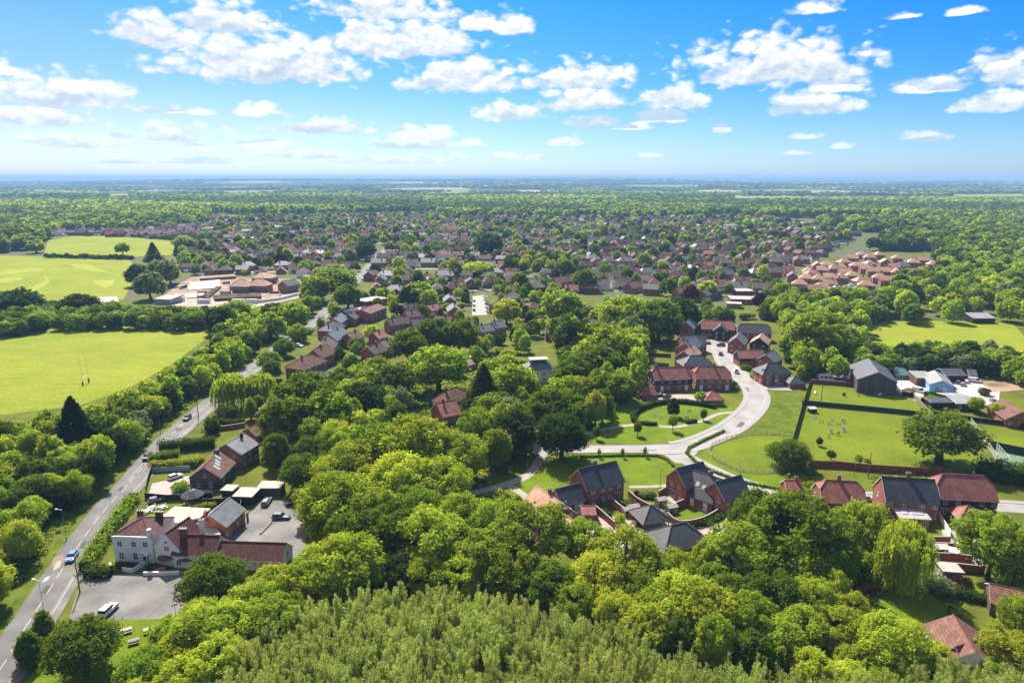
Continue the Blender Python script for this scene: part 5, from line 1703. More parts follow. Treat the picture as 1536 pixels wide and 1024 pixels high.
# --- the slate pair to the right, two gables joined by a lower roof with skylights
h = House('house', 'pair of red brick houses with two gables and slate roof with skylights between')
c, rz, w = by_ridge((1015, 702), (1054, 692), 9.0)
h.block(c, rz, w, 7.6, 5.1, 3.7, 'gable', SLATE, BRICK, win=[('l', -1.7, 4.1, 1.15, 1.15), ('l', 1.5, 4.1, 1.15, 1.15), ('l', -1.2, 1.2, 2.4, 2.2, 'glz'), ('l', 1.9, 1.3, 1.1, 1.2)] + wins('b', w) + wins('f', w, 2, 2), chim=())
c3, r3, w3 = by_ridge((1073, 722), (1111, 712), 8.6)
h.block(c3, r3, w3, 7.4, 5.0, 3.4, 'gable', SLATE, BRICK, win=[('l', -1.8, 4.0, 1.15, 1.15), ('l', 1.6, 4.0, 1.15, 1.15), ('l', .2, 1.15, 3.0, 2.2, 'glz')] + wins('f', w3, 2, 3) + wins('r', 7.4))
a = Vector((c[0], c[1], 0)); b = Vector((c3[0], c3[1], 0)); dd = b - a
# link body between the two
mid = (a + b) / 2 + Vector((-math.cos(rz), -math.sin(rz), 0)) * .3
Lk = dd.length - 3
h.block((mid.x, mid.y), math.atan2(dd.y, dd.x), Lk, 9.2, 2.9, 4.9, 'gable', SLATE, BRICK, chim=[(.22, .05, .9, 1.1)], skylights=[(-.35, -.5, .9, 1.2), (.12, -.55, .9, 1.2)],
        win=[('f', -1.6, 1.05, 1.0, 2.1, 'doorw'), ('f', 2.2, 1.05, 1.0, 2.1, 'doorw')])

# --- open carport with a pyramid roof
def carport(label, pc, d, he, rise, rz):
    c = at(*pc, he)
    H_ = House('carport', label, 'carport')
    H_.block((c.x, c.y), rz, d, d, he, rise, 'pyr', SLATE, BRICK, walls=False)
    for sx in (-1, 0, 1):
        for sy in (-1, 1):
            if sx == 0 and sy == -1: continue
            g = MB(); g.box(-.1, .1, -.1, .1, 0, he + .25); g.build('post', TIMBER, H_.root, (sx * (d / 2 - .2), sy * (d / 2 - .2), 0))
    g = MB(); g.box(-d / 2 + .2, d / 2 - .2, d / 2 - .32, d / 2 - .22, 0, he - .05); g.build('back_wall', BRICK, H_.root)
carport('open carport under a square pyramid slate roof in the courtyard', (975, 772), 7.2, 2.5, 2.6, R(17))

# --- hipped slate house at the bottom of the estate
h = House('house', 'red brick house with broad hipped slate roof half hidden behind yellow-green trees')
c, rz, w = by_front((1005, 827), (1061, 814), 5.0, 9.0)
h.block(c, rz, w + 2.5, 9.0, 5.0, 3.3, 'hip', SLATE, BRICK_D, win=wins('f', w + 2, 2, 5) + wins('r', 9) + wins('l', 9))

# --- the back row on the right
h = simple('house', 'red tiled half-hipped brick house with central chimney, smallest of the lower lane row', (1234, 752), (1300, 756), 9.2, 8.6, 5.0, 'half', RTILE, BRICK, mode='eaves', chim=[(-.1, .0, .9, 1.2)], floors=0,
           extra=[('f', -4.2, 4.1, .8, .9), ('f', -1.3, 4.1, 1.3, 1.0), ('f', 2.2, 4.1, 1.1, 1.0), ('f', 4.4, 4.1, 1.1, 1.0), ('f', -1.6, 1.1, 1.8, 2.1, 'glz'), ('f', 3, 1.4, 1.2, 1.2)] + wins('l', 8.6, 2, 2) + wins('b', 11))
h = simple('house', 'semi-detached brick pair with long navy slate roof and rear extension under rooflights', (1329.5, 750), (1409, 755), 9.6, 8.8, 5.0, 'gable', SLATE, BRICK, mode='eaves', chim=[(0.0, .02, 1.1, 1.3)], floors=0,
           extra=[('f', -5.3, 4.0, 1.2, 1.1), ('f', -2.0, 4.0, 1.3, 1.1), ('f', 2.2, 4.0, 1.4, 1.2), ('f', 5.4, 4.0, 1.3, 1.1), ('f', -5.6, 1.4, 1.4, 1.2), ('f', 5.8, 1.4, 1.0, 1.2), ('l', -1, 4.2, .9, 1), ('l', 1.5, 1.5, .9, 1.1)] + wins('b', 13))
ce, re, we = by_front((1349, 790), (1393, 792), 0, 4.4)
h.block(ce, re, we, 4.6, 2.5, .5, 'mono', FELT, BRICK, win=[('f', -2.2, 1.35, 1.5, 1.2), ('f', 2.2, 1.35, 1.7, 1.3), ('l', 0, 1.1, 1, 2, 'door')], gutter=False)
for fx in (-.5, .1, .55):
    cr, sr = math.cos(re), math.sin(re)
    g = MB(); g.box(-.75, .75, -.9, .9, 0, .1)
    o_, r_ = h.frame((ce[0] + fx * we / 2 * cr, ce[1] + fx * we / 2 * sr), re)
    g.build('rooflight', GLASS_L, h.root, (o_[0], o_[1], 2.98), r_).rotation_euler = (math.atan(.5 / 4.6), 0, r_)
h = simple('house', 'red tiled half-hipped pair with black boarded upper floor and hipped garden room', (1412, 747), (1497, 751), 9.8, 9.2, 5.0, 'half', RTILE, BRICK, mode='eaves', clad=CLAD_B, clad_z=2.7, floors=0,
           extra=[('f', -5.6, 4.0, 1.2, 1.1), ('f', -2.6, 4.0, 1.2, 1.1), ('f', 3.1, 4.0, 1.2, 1.1), ('f', 6, 4.0, 1.3, 1.1), ('f', -5.8, 1.45, 1.3, 1.4), ('f', 6, 1.45, 1.4, 1.3)] + wins('l', 9, 2, 2) + wins('b', 13))
ce, re, we = by_front((1437, 790), (1475, 792), 0, 5)
h.block(ce, re, we, 5.6, 2.4, 2.2, 'hip', RTILE, BRICK, win=[('f', -1.7, 1.4, 1.7, 1.2), ('f', 1.7, 1.4, 2.0, 1.2), ('l', 0, 1.1, 1.6, 2.1, 'glz')])
simple('garage', 'low red tiled garage with brick chimney at the lane, half behind a tree', (1180, 748), (1203, 748), 4.4, 5, 2.4, 'gable', RTILE, BRICK, cat='garage', mode='base', floors=0, chim=[(.5, 0, .8, .8)])

# --- bottom right corner
h = House('house', 'brown tiled cottage with one white wall in the lower corner garden')
c, rz, w = by_ridge((1438, 934), (1455, 962), 6.8)
h.block(c, rz, w + 5, 8.6, 3.9, 2.7, 'gable', BTILE, RENDER_W, win=wins('b', w + 5, 2, 3) + wins('r', 8.6, 1))
c, rz, w = by_front((1470, 985), (1503, 978), 2.9, 5.5)
h.block(c, rz, w, 5.5, 2.9, .2, 'flat', BTILE, BRICK_D, win=wins('f', w, 1), gutter=False)
c, rz, w = by_front((1447, 1000), (1486, 988), 3.6, 4)
h.block(c, rz, w, 4.5, 3.6, 2.4, 'gable', BTILE, BRICK_D, win=wins('f', w, 1), gutter=False)
simple('barn', 'small brown tiled barn with sagging roof at the lower garden edge', (1512, 880), (1540, 886), 5.2, 7.0, 3.0, 'gable', BTILE, CLAD_BR, cat='barn', floors=0, w=9)

# --- upper estate round the close
simple('house', 'black boarded semi with red tiled roof and two chimneys facing the village green', (981, 551), (1030, 549), 9.0, 9.0, 4.9, 'half', RTILE, BRICK, clad=CLAD_B, clad_z=2.6, chim=[(-.75, 0, .9, 1.1), (.8, 0, .9, 1.1)], w=16.2, k=.3,
       floors=0, extra=[('f', -5, 3.9, 1, 1.1), ('f', -1.4, 3.9, 1.7, 1.2), ('f', 2.4, 3.9, 1.6, 1.2), ('f', 5.5, 3.9, .9, 1.1), ('f', -4.9, 1.05, 1.2, 2.1, 'doorw'), ('f', 5.6, 1.05, 1.2, 2.1, 'doorw'), ('f', 2.2, 1.4, 1.4, 1.2), ('f', -2, 1.4, 1.2, 1.2)] + wins('r', 9) + wins('l', 9))
simple('house', 'red tiled half-hipped brick semi with two white doors beside the curving road', (1047, 549), (1088, 549), 9.0, 8.8, 4.9, 'half', RTILE, BRICK, chim=[(.1, 0, .9, 1.2)], w=14.5, k=.5,
       floors=0, extra=[('f', -5, 3.9, 1, 1.1), ('f', -1.5, 3.9, 1.9, 1.2), ('f', 2.6, 3.9, 1.4, 1.2), ('f', 5.6, 3.9, 1, 1.1), ('f', -5.0, 1.05, 1.2, 2.1, 'doorw'), ('f', 5.6, 1.05, 1.2, 2.1, 'doorw'), ('f', 2.6, 1.4, 1.4, 1.2), ('f', -1.6, 1.4, 1.4, 1.2)] + wins('r', 8.8) + wins('l', 8.8))
simple('garage', 'pyramid roofed brick garage left of the black boarded semi', (972.5, 579), (972.6, 579), 4.9, 6.0, 2.4, 'pyr', RTILE, BRICK, w=6.0, cat='garage', floors=0).root.rotation_euler
simple('garage', 'pyramid roofed brick garage in front of the red tiled semi', (1068.6, 586), (1068.7, 586), 5.0, 7.0, 2.4, 'pyr', RTILE, BRICK_B, w=7.0, cat='garage', floors=0)
h = simple('house', 'slate hipped brick house tucked behind the two red tiled semis', (1031, 533), (1057, 532), 8.4, 9.0, 4.9, 'hip', SLATE, BRICK, w=14, floors=2, faces='fr')
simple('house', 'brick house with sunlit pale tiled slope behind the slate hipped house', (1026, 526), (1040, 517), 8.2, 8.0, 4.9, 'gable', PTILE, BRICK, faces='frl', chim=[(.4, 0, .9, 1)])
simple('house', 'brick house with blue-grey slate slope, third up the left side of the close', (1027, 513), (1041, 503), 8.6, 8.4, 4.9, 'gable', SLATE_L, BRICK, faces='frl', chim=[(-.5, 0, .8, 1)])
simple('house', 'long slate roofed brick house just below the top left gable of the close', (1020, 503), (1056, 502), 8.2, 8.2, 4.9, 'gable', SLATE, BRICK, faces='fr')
simple('house', 'tall brick gable house with pale roof edge at the top left of the close', (1029, 482), (1036, 477), 8.8, 8.4, 5.2, 'gable', SLATE_L, BRICK, faces='lfr', w=11)
h = simple('house', 'half red half slate roofed house with black boarding at the head of the close', (1062, 480), (1091, 481), 9.0, 9.4, 5.0, 'half', RTILE, BRICK, clad=CLAD_B, clad_z=2.6, w=17.5, faces='f', k=.35)
c, rz, w = by_ridge((1081, 488), (1082, 482.5), 8.4)
h.block(c, rz, 7, 7.2, 5.0, 3.0, 'gable', SLATE, CLAD_B, win=wins('l', 7, 2, 2))
simple('house', 'slate half-hipped brick house at the top right of the close', (1114, 485), (1147, 486), 9.0, 9.4, 5.0, 'half', SLATE, BRICK, w=17, faces='fr', chim=())
simple('house', 'brick gable fronted house with pale roof right of the parked cars', (1105, 505), (1110, 498), 8.6, 7.8, 5.0, 'gable', SLATE_L, BRICK, faces='lfr', w=12)
simple('house', 'black boarded gable fronted house with peach roof in the close', (1139, 506), (1144, 499), 8.2, 8.4, 4.9, 'gable', PTILE, BRICK, clad=CLAD_B, clad_z=2.4, faces='lfr', w=11)
simple('house', 'red tiled black boarded garage house side-on to the close', (1106, 525), (1143, 524), 7.2, 7.2, 4.3, 'gable', RTILE, BRICK, clad=CLAD_B, clad_z=2.5, faces='', floors=0, extra=[('f', 0, 3.4, .8, .8)])
h = simple('house', 'slate roofed brick house with arched white porch at the bend of the road', (1147, 544), (1171, 543), 8.6, 8.6, 4.9, 'hip', SLATE, BRICK, w=12.6, floors=0,
           extra=[('f', -3.8, 3.9, 1.6, 1.3), ('f', 0, 3.9, 1.1, 1.1), ('f', 3.8, 3.9, 1.7, 1.3), ('f', -3.8, 1.4, 1.8, 1.4), ('f', 0, 1.15, 1.3, 2.3, 'doorw'), ('f', 3.9, 1.4, 1.8, 1.4)] + wins('l', 8.6) + wins('r', 8.6), chim=[(-.9, 0, .7, .6)])
c, rz, w = by_ridge((1150, 530), (1160, 524), 8.4)
h.block(c, rz, 11, 8.4, 4.9, 3.2, 'gable', SLATE_L, BRICK, win=wins('l', 8, 2, 2))
simple('garage', 'slate pyramid roofed garage right of the house at the bend', (1193, 563), (1193.1, 563), 4.8, 6.4, 2.4, 'pyr', SLATE, BRICK, w=6.4, cat='garage', floors=0)

# --- the farm
h = House('barn', 'big grey boarded barn with steep grey roof above the paddock', 'barn')
c, rz, w = by_ridge((1315.5, 554), (1305, 540), 9.4)
h.block(c, rz, 22, 14.2, 5.6, 3.6, 'gable', SHEET_G, CLAD_G, ridge=False)
for u in (-3.6, 0, 3.6):
    cr, sr = math.cos(rz), math.sin(rz)
    o_, r_ = h.frame((c[0] - 11.05 * cr - u * -sr, c[1] - 11.05 * sr - u * cr), rz)
    g = MB(); g.box(-.06, .06, -.08, .08, 0.0, 5.4); g.build('post', TIMBER_G, h.root, (o_[0], o_[1], 0), r_)
simple('shed', 'small teal shed with rounded roof beside the grey barn', (1342, 568), (1362, 569), 4.4, 6, 2.2, 'half', GREENP, GREENP, cat='shed', mode='base', floors=0, gutter=False, k=.6)
h = simple('barn', 'light roofed workshop with bright blue gable wall in the farm yard', (1414, 570), (1402, 555), 5.6, 8.4, 3.4, 'gable', SHEET_P, BLUEP, cat='workshop', floors=0, extra=[('l', -1.6, 1.9, 1.1, 1.2), ('l', 1.2, 1.2, 1.4, 2.2, 'doorw')], ridge=False)
simple('shed', 'brown boarded shed with flat white roof beside the blue workshop', (1374, 578), (1399, 579), 4.2, 8, 3.4, 'mono', SHEET_P, CLAD_BR, cat='shed', mode='base', floors=0, gutter=False)
simple('shed', 'long low grey roofed shed behind the farm yard', (1416, 573), (1447, 573), 5.0, 8, 3.2, 'gable', SHEET_G, CLAD_B, cat='shed', mode='base', floors=0, gutter=False, ridge=False)
simple('shed', 'small dark gabled shed at the far corner of the farm yard', (1452, 570), (1464, 571), 4.2, 6, 2.6, 'gable', SHEET_G, CLAD_BR, cat='shed', mode='base', floors=0, gutter=False, ridge=False)
h = simple('cabin', 'long cabin with pale sheet roof and dark glazed front', (1433, 615.5), (1466, 616), 3.9, 13, 2.7, 'gable', SHEET_P, CLAD_B, cat='cabin', mode='base', floors=0, extra=[('f', -2.4, 1.5, 1.4, 1.3), ('f', 2.2, 1.5, 1.5, 1.3), ('f', 0, 1.1, 1, 2.1, 'door')], ridge=False)
simple('shed', 'low black stable block with flat roof beside the pale roofed cabin', (1395, 613), (1433, 613), 3.2, 3.6, 2.6, 'mono', SHEET_G, CLAD_B, cat='stable', mode='base', floors=0, gutter=False)
simple('shed', 'dark red roofed hut inside the paddock corner', (1352, 593), (1364, 596), 3.2, 4, 2.2, 'hip', BTILE, CLAD_B, cat='shed', mode='base', floors=0, gutter=False)
h = simple('house', 'brown tiled bungalow with brick gable at the edge of the farm', (1507, 599), (1531, 615), 6.0, 9.4, 2.8, 'gable', BTILE, BRICK, w=15, floors=1, faces='rb')
simple('shed', 'low dark shed with brown roof behind the barn yard', (1246, 560), (1276, 560), 3.8, 6, 2.5, 'gable', BTILE, BRICK_D, cat='shed', mode='base', floors=0, gutter=False)
simple('stable', 'long field shelter with pale blue-grey roof at the edge of the far paddock', (1459, 485), (1492, 485), 5.0, 8, 3.2, 'mono', SHEET_P, CLAD_B, cat='stable', mode='base', floors=0, gutter=False)

# --- the pub
h = House('pub', 'rambling white and red brick pub with maroon tiled roofs', 'pub')
c, rz, w = by_front((173, 842), (232, 844), 0, 9.5)
h.block(c, rz, w, 9.5, 6.2, 2.3, 'hip', MTILE, RENDER_W, ov=.1, chim=[(.55, .5, 1.6, .2, BRICK_D), (-.5, .6, 1.2, .1, BRICK_D)], gutter=False,
        win=[('f', -3.0, 4.6, 1.0, 1.2), ('f', .3, 4.6, 1.1, 1.2), ('f', 3.0, 4.6, 1.1, 1.2), ('f', -2.9, 1.6, 1.1, 1.6), ('f', .4, 1.6, 1.1, 1.6), ('f', 2.7, 1.2, 1.2, 2.3, 'door')] + wins('l', 9.5, 2, 2))
cr, sr = math.cos(rz), math.sin(rz)
g = MB(); g.box(-w / 2 - .12, w / 2 + .12, -4.87, -4.62, 6.05, 6.5); g.build('parapet', RENDER_W, h.root)
g = MB(); g.tube((1.9, -5.6, 0), (1.9, -5.6, 2.3), .1, .1, 8); g.tube((3.5, -5.6, 0), (3.5, -5.6, 2.3), .1, .1, 8); g.box(1.6, 3.8, -5.9, -4.76, 2.3, 2.55); g.slab([[(1.5, -6, 2.6), (2.7, -6, 3.15), (2.7, -4.8, 3.15), (1.5, -4.8, 2.6)], [(2.7, -6, 3.15), (3.9, -6, 2.6), (3.9, -4.8, 2.6), (2.7, -4.8, 3.15)]], .05)
g.build('porch', RENDER_W, h.root)
g = MB(); g.box(w / 2 - .9, w / 2 - .1, -4.9, -4.1, 6.4, 8.3); g.build('chimney_stack', RENDER_W, h.root)
# white gable with a long roof running back
c, rz, w = by_ridge((247, 800), (284, 774.5), 8.0)
h.block(c, rz, w, 6.4, 4.4, 3.4, 'gable', MTILE, RENDER_W, win=[('l', 0, 4.3, 1.3, 1.1), ('l', 0, 5.9, .8, .5), ('l', -1.8, 1.5, 1.0, 1.2)], gutter=False, ovg=.05)
c, rz, w = by_ridge((268, 801), (329, 803), 6.4)
h.block(c, rz, w, 6.6, 3.4, 2.8, 'gable', MTILE, RENDER_W, chim=[(-.72, -.1, 1.5, 1.6, BRICK_D), (-.05, .6, 1.0, 2.6, RENDER_W)], win=[('f', -1.5, 2.2, 1.3, .8), ('f', 1.8, 2.2, 1.0, .8), ('f', -3.5, 1.3, 1.1, 1.2)])
c, rz, w = by_ridge((333, 811), (429, 814), 5.2)
h.block(c, rz, w, 6.2, 2.6, 2.4, 'gable', MTILE, RENDER_W, win=[('f', -1.9, 1.6, .8, .7), ('f', 1.2, 1.6, .5, .5), ('f', 2.6, 1.6, .5, .5), ('f', 4.3, 1.5, 1.2, 1.0), ('r', 0, 2.2, .9, 1.4), ('f', -4.5, 1.6, .8, .7)])
# brick wing with grey roof
c, rz, w = by_ridge((315, 771), (344, 746), 6.6)
h.block(c, rz, w, 7.4, 3.7, 2.7, 'gable', SLATE_L, BRICK, chim=[(-1.0, .3, .9, .6)], win=[('f', -4, 1.7, .8, .9), ('f', 5.5, 1.1, 1.0, 2.1, 'door'), ('f', 1, 1.7, .8, .9)])
# flat roofs between
def flat_part(name, px, z, m, hgt=.3):
    P = [at(a_, b_, z) for a_, b_ in px]
    cr, sr = math.cos(-h.rz), math.sin(-h.rz)
    q = [((p.x - h.c[0]) * cr - (p.y - h.c[1]) * sr, (p.x - h.c[0]) * sr + (p.y - h.c[1]) * cr) for p in P]
    ar = sum(q[i][0] * q[(i + 1) % len(q)][1] - q[(i + 1) % len(q)][0] * q[i][1] for i in range(len(q)))
    if ar < 0: q.reverse()
    g = MB(); g.prism(q, z - hgt, z); g.build(name, m, h.root)
    g = MB(); ctr = Vector((sum(a_ for a_, _ in q) / len(q), sum(b_ for _, b_ in q) / len(q)))
    g.prism([(ctr.x + (a_ - ctr.x) * .96, ctr.y + (b_ - ctr.y) * .96) for a_, b_ in q], 0, z - hgt); g.build('wall', BRICK_D, h.root)
flat_part('flat_roof', [(262, 759), (316, 762), (300, 776), (262, 784), (234, 783), (240, 776)], 3.3, CREAMROOF)
flat_part('flat_roof', [(300, 790), (326, 791), (331, 801), (303, 800)], 3.0, FELT)
KEEP_POLY.append([(p.x, p.y) for p in ppts([(160, 850), (160, 770), (250, 745), (380, 745), (450, 800), (440, 850)])])

simple('shed', 'white roofed flat shed beside the rear car park of the pub', (351, 757), (379, 758), 2.9, 5, 2.5, 'flat', FELT, CLAD_B, cat='shed', mode='base', floors=0, gutter=False)
simple('shed', 'pale flat roofed shelter at the far edge of the rear car park', (387, 744), (421, 744), 2.8, 4, 2.4, 'flat', FELT, CLAD_BR, cat='shed', mode='base', floors=0, gutter=False)
simple('shed', 'small grey flat roofed shed squeezed between pavilion and car park', (333, 746), (350, 747), 2.6, 3, 2.2, 'flat', FELT, CLAD_B, cat='shed', mode='base', floors=0, gutter=False)

# garden pavilion: eight posts and a dark conical roof
pc = at(290, 754, 0)
e = empty('pavilion', (pc.x, pc.y, 0), 0, 'round dark roofed garden pavilion behind the cream flat roof', 'pavilion')
g = MB(); g.lathe([(3.0, 2.3), (3.05, 2.42), (.9, 3.9), (.25, 4.1), (.05, 4.6)], 8); g.build('roof', SLATE, e)
for i in range(8):
    g = MB(); a_ = i * math.pi / 4 + .39; g.box(2.5 * math.cos(a_) - .08, 2.5 * math.cos(a_) + .08, 2.5 * math.sin(a_) - .08, 2.5 * math.sin(a_) + .08, 0, 2.35); g.build('post', TIMBER, e)
g = MB(); g.lathe([(2.6, .02), (2.6, .12)], 16); g.build('floor_deck', TIMBER, e)
keep(pc.x, pc.y, 3.5)

# --- brick houses beyond the pub
h = House('house', 'red brick house with pale glaring slate roof above the pub', 'house')
c, rz, w = by_ridge((339, 665), (366, 650), 7.8)
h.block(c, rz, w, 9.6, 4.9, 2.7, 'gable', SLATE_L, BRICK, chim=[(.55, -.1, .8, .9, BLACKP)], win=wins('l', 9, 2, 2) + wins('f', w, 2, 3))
h = House('barn', 'brown boarded barn with rooflights in its long brown roof', 'barn')
c, rz, w = by_ridge((305, 699), (328, 676.5), 7.0)
h.block(c, rz, w, 8.6, 3.6, 3.2, 'gable', BTILE, CLAD_BR, skylights=[(-.45, -.55, .9, 2.0), (-.15, -.45, .9, 1.6), (.1, -.35, .9, 1.6), (.45, -.2, .9, 2.0)], win=[('l', -2, 1.5, 1, 1.4), ('l', 1.5, 1.5, 1, 1.4), ('l', 0, 4.2, .9, 1), ('f', -3, 1.5, 1.5, 1.6, 'glz'), ('f', 2, 1.5, 1.5, 1.6, 'glz')], chim=[(.85, 0, .9, .8, BRICK)])
simple('house', 'low brown roofed brick outbuilding behind the pale slate house', (372, 641), (396, 632), 5.2, 7, 3.0, 'gable', BTILE, BRICK, floors=1, faces='f')
simple('house', 'narrow brown tiled cottage half buried in trees beside the willow', (397, 610), (416, 586), 6.4, 6.4, 3.6, 'gable', BTILE, BRICK, floors=1, faces='fl')

# --- village houses up the main road and in the middle ground
V = [
    ((640, 495), (656, 493), 7.8, 8.4, 4.8, 'gable', BTILE, BRICK, None, 'brown tiled brick house behind the dark garden trees of the village centre'),
    ((698, 497), (712, 495), 7.8, 8.4, 4.8, 'gable', RTILE, BRICK, None, 'red tiled brick house in front of the terrace by the small car park'),
    ((520, 500), (536, 495), 7.6, 8.4, 4.8, 'gable', BTILE, BRICK, None, 'brown tiled brick house behind the long pale roof'),
    ((608, 466), (626, 464), 7.8, 8.4, 4.8, 'gable', BTILE, BRICK, None, 'brown tiled house above the dark slate roof with rooflights'),
    ((640, 458), (656, 455), 7.8, 8.4, 4.8, 'gable', RTILE, BRICK, None, 'red tiled house left of the narrow gable terraces'),
    ((560, 498), (574, 495), 7.6, 8.2, 4.8, 'gable', RTILE, BRICK, None, 'red tiled brick house below the curved glass hall'),
    # ridge a, ridge b, zr, depth, he, roof, roof mat, wall mat, label
    ((452, 536), (466, 531), 8.6, 10, 5.0, 'hip', BTILE, BRICK, 16, 'broad brown hipped roof house nearest the main road bend'),
    ((470, 524), (491, 516), 8.6, 9, 5.0, 'gable', BTILE, BRICK, None, 'brown roofed house with cross gable behind the broad hipped roof'),
    ((481, 516), (492, 505), 8.4, 9, 5.0, 'gable', GTILE, BRICK, 16, 'grey-brown roofed brick house in the road-side row below the hall'),
    ((492, 500), (512, 490), 8.6, 9, 5.0, 'gable', SLATE_L, BRICK, None, 'long pale roofed brick house fourth along the main road'),
    ((487, 487), (506, 479), 8.2, 9, 5.0, 'hip', SLATE, BRICK, 15, 'dark slate hipped house left of the long pale roof'),
    ((500, 477), (512, 469), 7.6, 8, 4.6, 'gable', SLATE_L, BRICK, None, 'small grey roofed brick house beside the glass roofed hall'),
    ((466, 556), (482, 556), 5.6, 8, 3.0, 'hip', GTILE, BRICK_D, 13, 'low brown hipped bungalow below the road-side row'),
    ((551, 520), (570, 514), 7.6, 8.6, 4.6, 'gable', GTILE, BRICK, None, 'brick gable house with brown roof left of the round mid-green tree'),
    ((572, 512), (584, 507), 7.2, 8, 4.6, 'gable', GTILE, BRICK, 11, 'brick house joined behind the brown gable house'),
    ((589, 477), (603, 475), 8.0, 8, 5.0, 'gable', GTILE, BRICK, 13, 'red brick house with forward gable above the copper shrubs'),
    ((617, 478), (640, 476), 8.2, 8.4, 4.8, 'gable', SLATE, BRICK, None, 'dark slate roofed house with rooflights in the village centre'),
    ((620, 489), (634, 486), 7.6, 8, 4.8, 'gable', GTILE, BRICK, None, 'brown roofed brick house in front of the slate roof with rooflights'),
    ((690, 477), (712, 478), 8.0, 8.4, 4.8, 'gable', GTILE, BRICK, None, 'brown terrace house in front of the small car park'),
    ((653, 473), (678, 474), 8.0, 8.4, 4.8, 'gable', BTILE, BRICK, None, 'brown tiled terrace left of the small car park'),
    ((717, 488), (735, 485), 7.8, 8, 4.8, 'gable', SLATE_L, BRICK, None, 'brick house with two pale roof slopes below the car park'),
    ((738, 482), (754, 480), 7.8, 8, 4.8, 'gable', SLATE_L, BRICK, None, 'brick gable house right of the two pale roof slopes'),
    ((676, 448), (672, 438), 8.0, 8, 5.0, 'gable', SLATE_L, BRICK, 14, 'narrow brick gable terrace left of the car park, farther one'),
    ((683, 462), (678, 452), 8.0, 8, 5.0, 'gable', SLATE_L, BRICK, 14, 'narrow brick gable terrace left of the car park, nearer one'),
    ((744, 452), (770, 436), 8.0, 9, 5.0, 'gable', GTILE, BRICK, None, 'long brick terrace right of the small car park'),
    ((655, 604), (682, 599), 7.4, 9.5, 3.6, 'gable', RTILE, BRICK, None, 'red tiled cottage among tall trees in the village centre'),
    ((668, 586), (688, 578), 7.4, 8.5, 3.8, 'hip', BTILE, RENDER_W, 13, 'brown roofed cottage with white bay behind the red tiled cottage'),
    ((621, 634), (640, 628), 5.6, 8.0, 3.0, 'gable', RTILE, BRICK, None, 'small red tiled roof peeping over the yellow-green canopy'),
    ((882, 478), (906, 476), 7.4, 9, 4.6, 'gable', SLATE, BRICK_D, None, 'dark slate roofed house behind the broad dark green tree'),
    ((890, 486), (904, 480), 6.8, 8, 4.4, 'gable', SLATE, BRICK_D, None, 'dark slate wing in front of the slate house by the dark tree'),
    ((818, 490), (832, 490), 7.2, 7, 4.6, 'gable', BTILE, BRICK_D, None, 'small brown gable house with white conservatory among willows'),
    ((525, 470), (528, 468), 7, 7, 4, 'gable', BTILE, BRICK, 9, 'little brick house at the corner of the glass roofed hall'),
    ((694, 541), (702, 538), 4.6, 5, 2.6, 'gable', PTILE, BRICK_B, 7, 'small orange roofed outbuilding beside the big round tree'),
    ((616, 534), (628, 532), 5.2, 6, 3.0, 'gable', GTILE, BRICK_D, None, 'dark grey roofed cottage squeezed left of the big round tree'),
    ((1052, 436), (1075, 428), 7.6, 9, 4.6, 'gable', GTILE, BRICK, None, 'grey roofed house with white gable near the flat roofed school'),
    ((1014, 432), (1040, 430), 7.6, 9, 4.6, 'gable', BTILE, BRICK, None, 'brown roofed house left of the yellow-green tree near the school'),
    ((920, 418), (942, 414), 8, 9, 4.6, 'gable', GTILE, RENDER_W, None, 'white gabled house with grey-brown roof near the centre of town'),
    ((942, 424), (962, 420), 8, 9, 4.6, 'gable', BTILE, BRICK, None, 'brown roofed brick house right of the white gabled house'),
    ((830, 416), (860, 412), 8, 9, 4.6, 'gable', BTILE, BRICK_B, None, 'long brown roofed house left of the round mid-green tree'),
    ((1040, 402), (1062, 404), 8, 9, 4.6, 'gable', GTILE, BRICK, None, 'grey-brown house beyond the small conical tree'),
    ((772, 415), (798, 413), 6, 9, 4, 'gable', SHEET_P, RENDER_W, None, 'white walled building with pale roof at the allotments'),
]
for (pa, pb, zr, d, he, rf, rm, wm, w, lab) in V:
    simple('house', lab, pa, pb, zr, d, he, rf, rm, wm, w=w, floors=2 if he > 4 else 1, faces='fr' if pa[0] < 700 else 'fl', chim=[(RND.uniform(-.6, .6), 0, .8, 1.0)], gutter=False)

# white villa with slate mansard
h = simple('house', 'white villa with steep blue-grey slate roof among the trees', (797, 538), (818, 537), 9.6, 9.4, 5.8, 'hip', SLATE_L, RENDER_W, w=12.6, faces='fr', gutter=False)
g = MB(); g.box(-4.2, 4.2, -2.4, 2.4, 9.4, 9.75); g.build('lead_flat', FELT, h.root)
# hall with a curved dark glass roof
h = House('hall', 'brick hall with shiny dark curved roof beside the main road', 'hall')
c, rz, w = by_front((520, 486), (560, 480), 0, 14)
h.block(c, rz, w, 14, 4.2, .2, 'flat', LEAD, BRICK, gutter=False, win=wins('f', w, 1, 6))
g = MB(); g.smooth = True
nn = 14
for i in range(nn + 1):
    a_ = math.pi * i / nn
    g.v.append((-w / 2 + .5, -6.2 * math.cos(a_), 4.6 + 3.2 * math.sin(a_))); g.v.append((w / 2 - .5, -6.2 * math.cos(a_), 4.6 + 3.2 * math.sin(a_)))
for i in range(nn):
    g.f.append((2 * i, 2 * i + 1, 2 * i + 3, 2 * i + 2)); g.mi.append(0)
g.f.append(tuple(2 * i for i in reversed(range(nn + 1)))); g.mi.append(0); g.f.append(tuple(2 * i + 1 for i in range(nn + 1))); g.mi.append(0)
g.build('curved_roof', GLASS, h.root)
c, rz, w = by_front((556, 484), (580, 474), 0, 12)
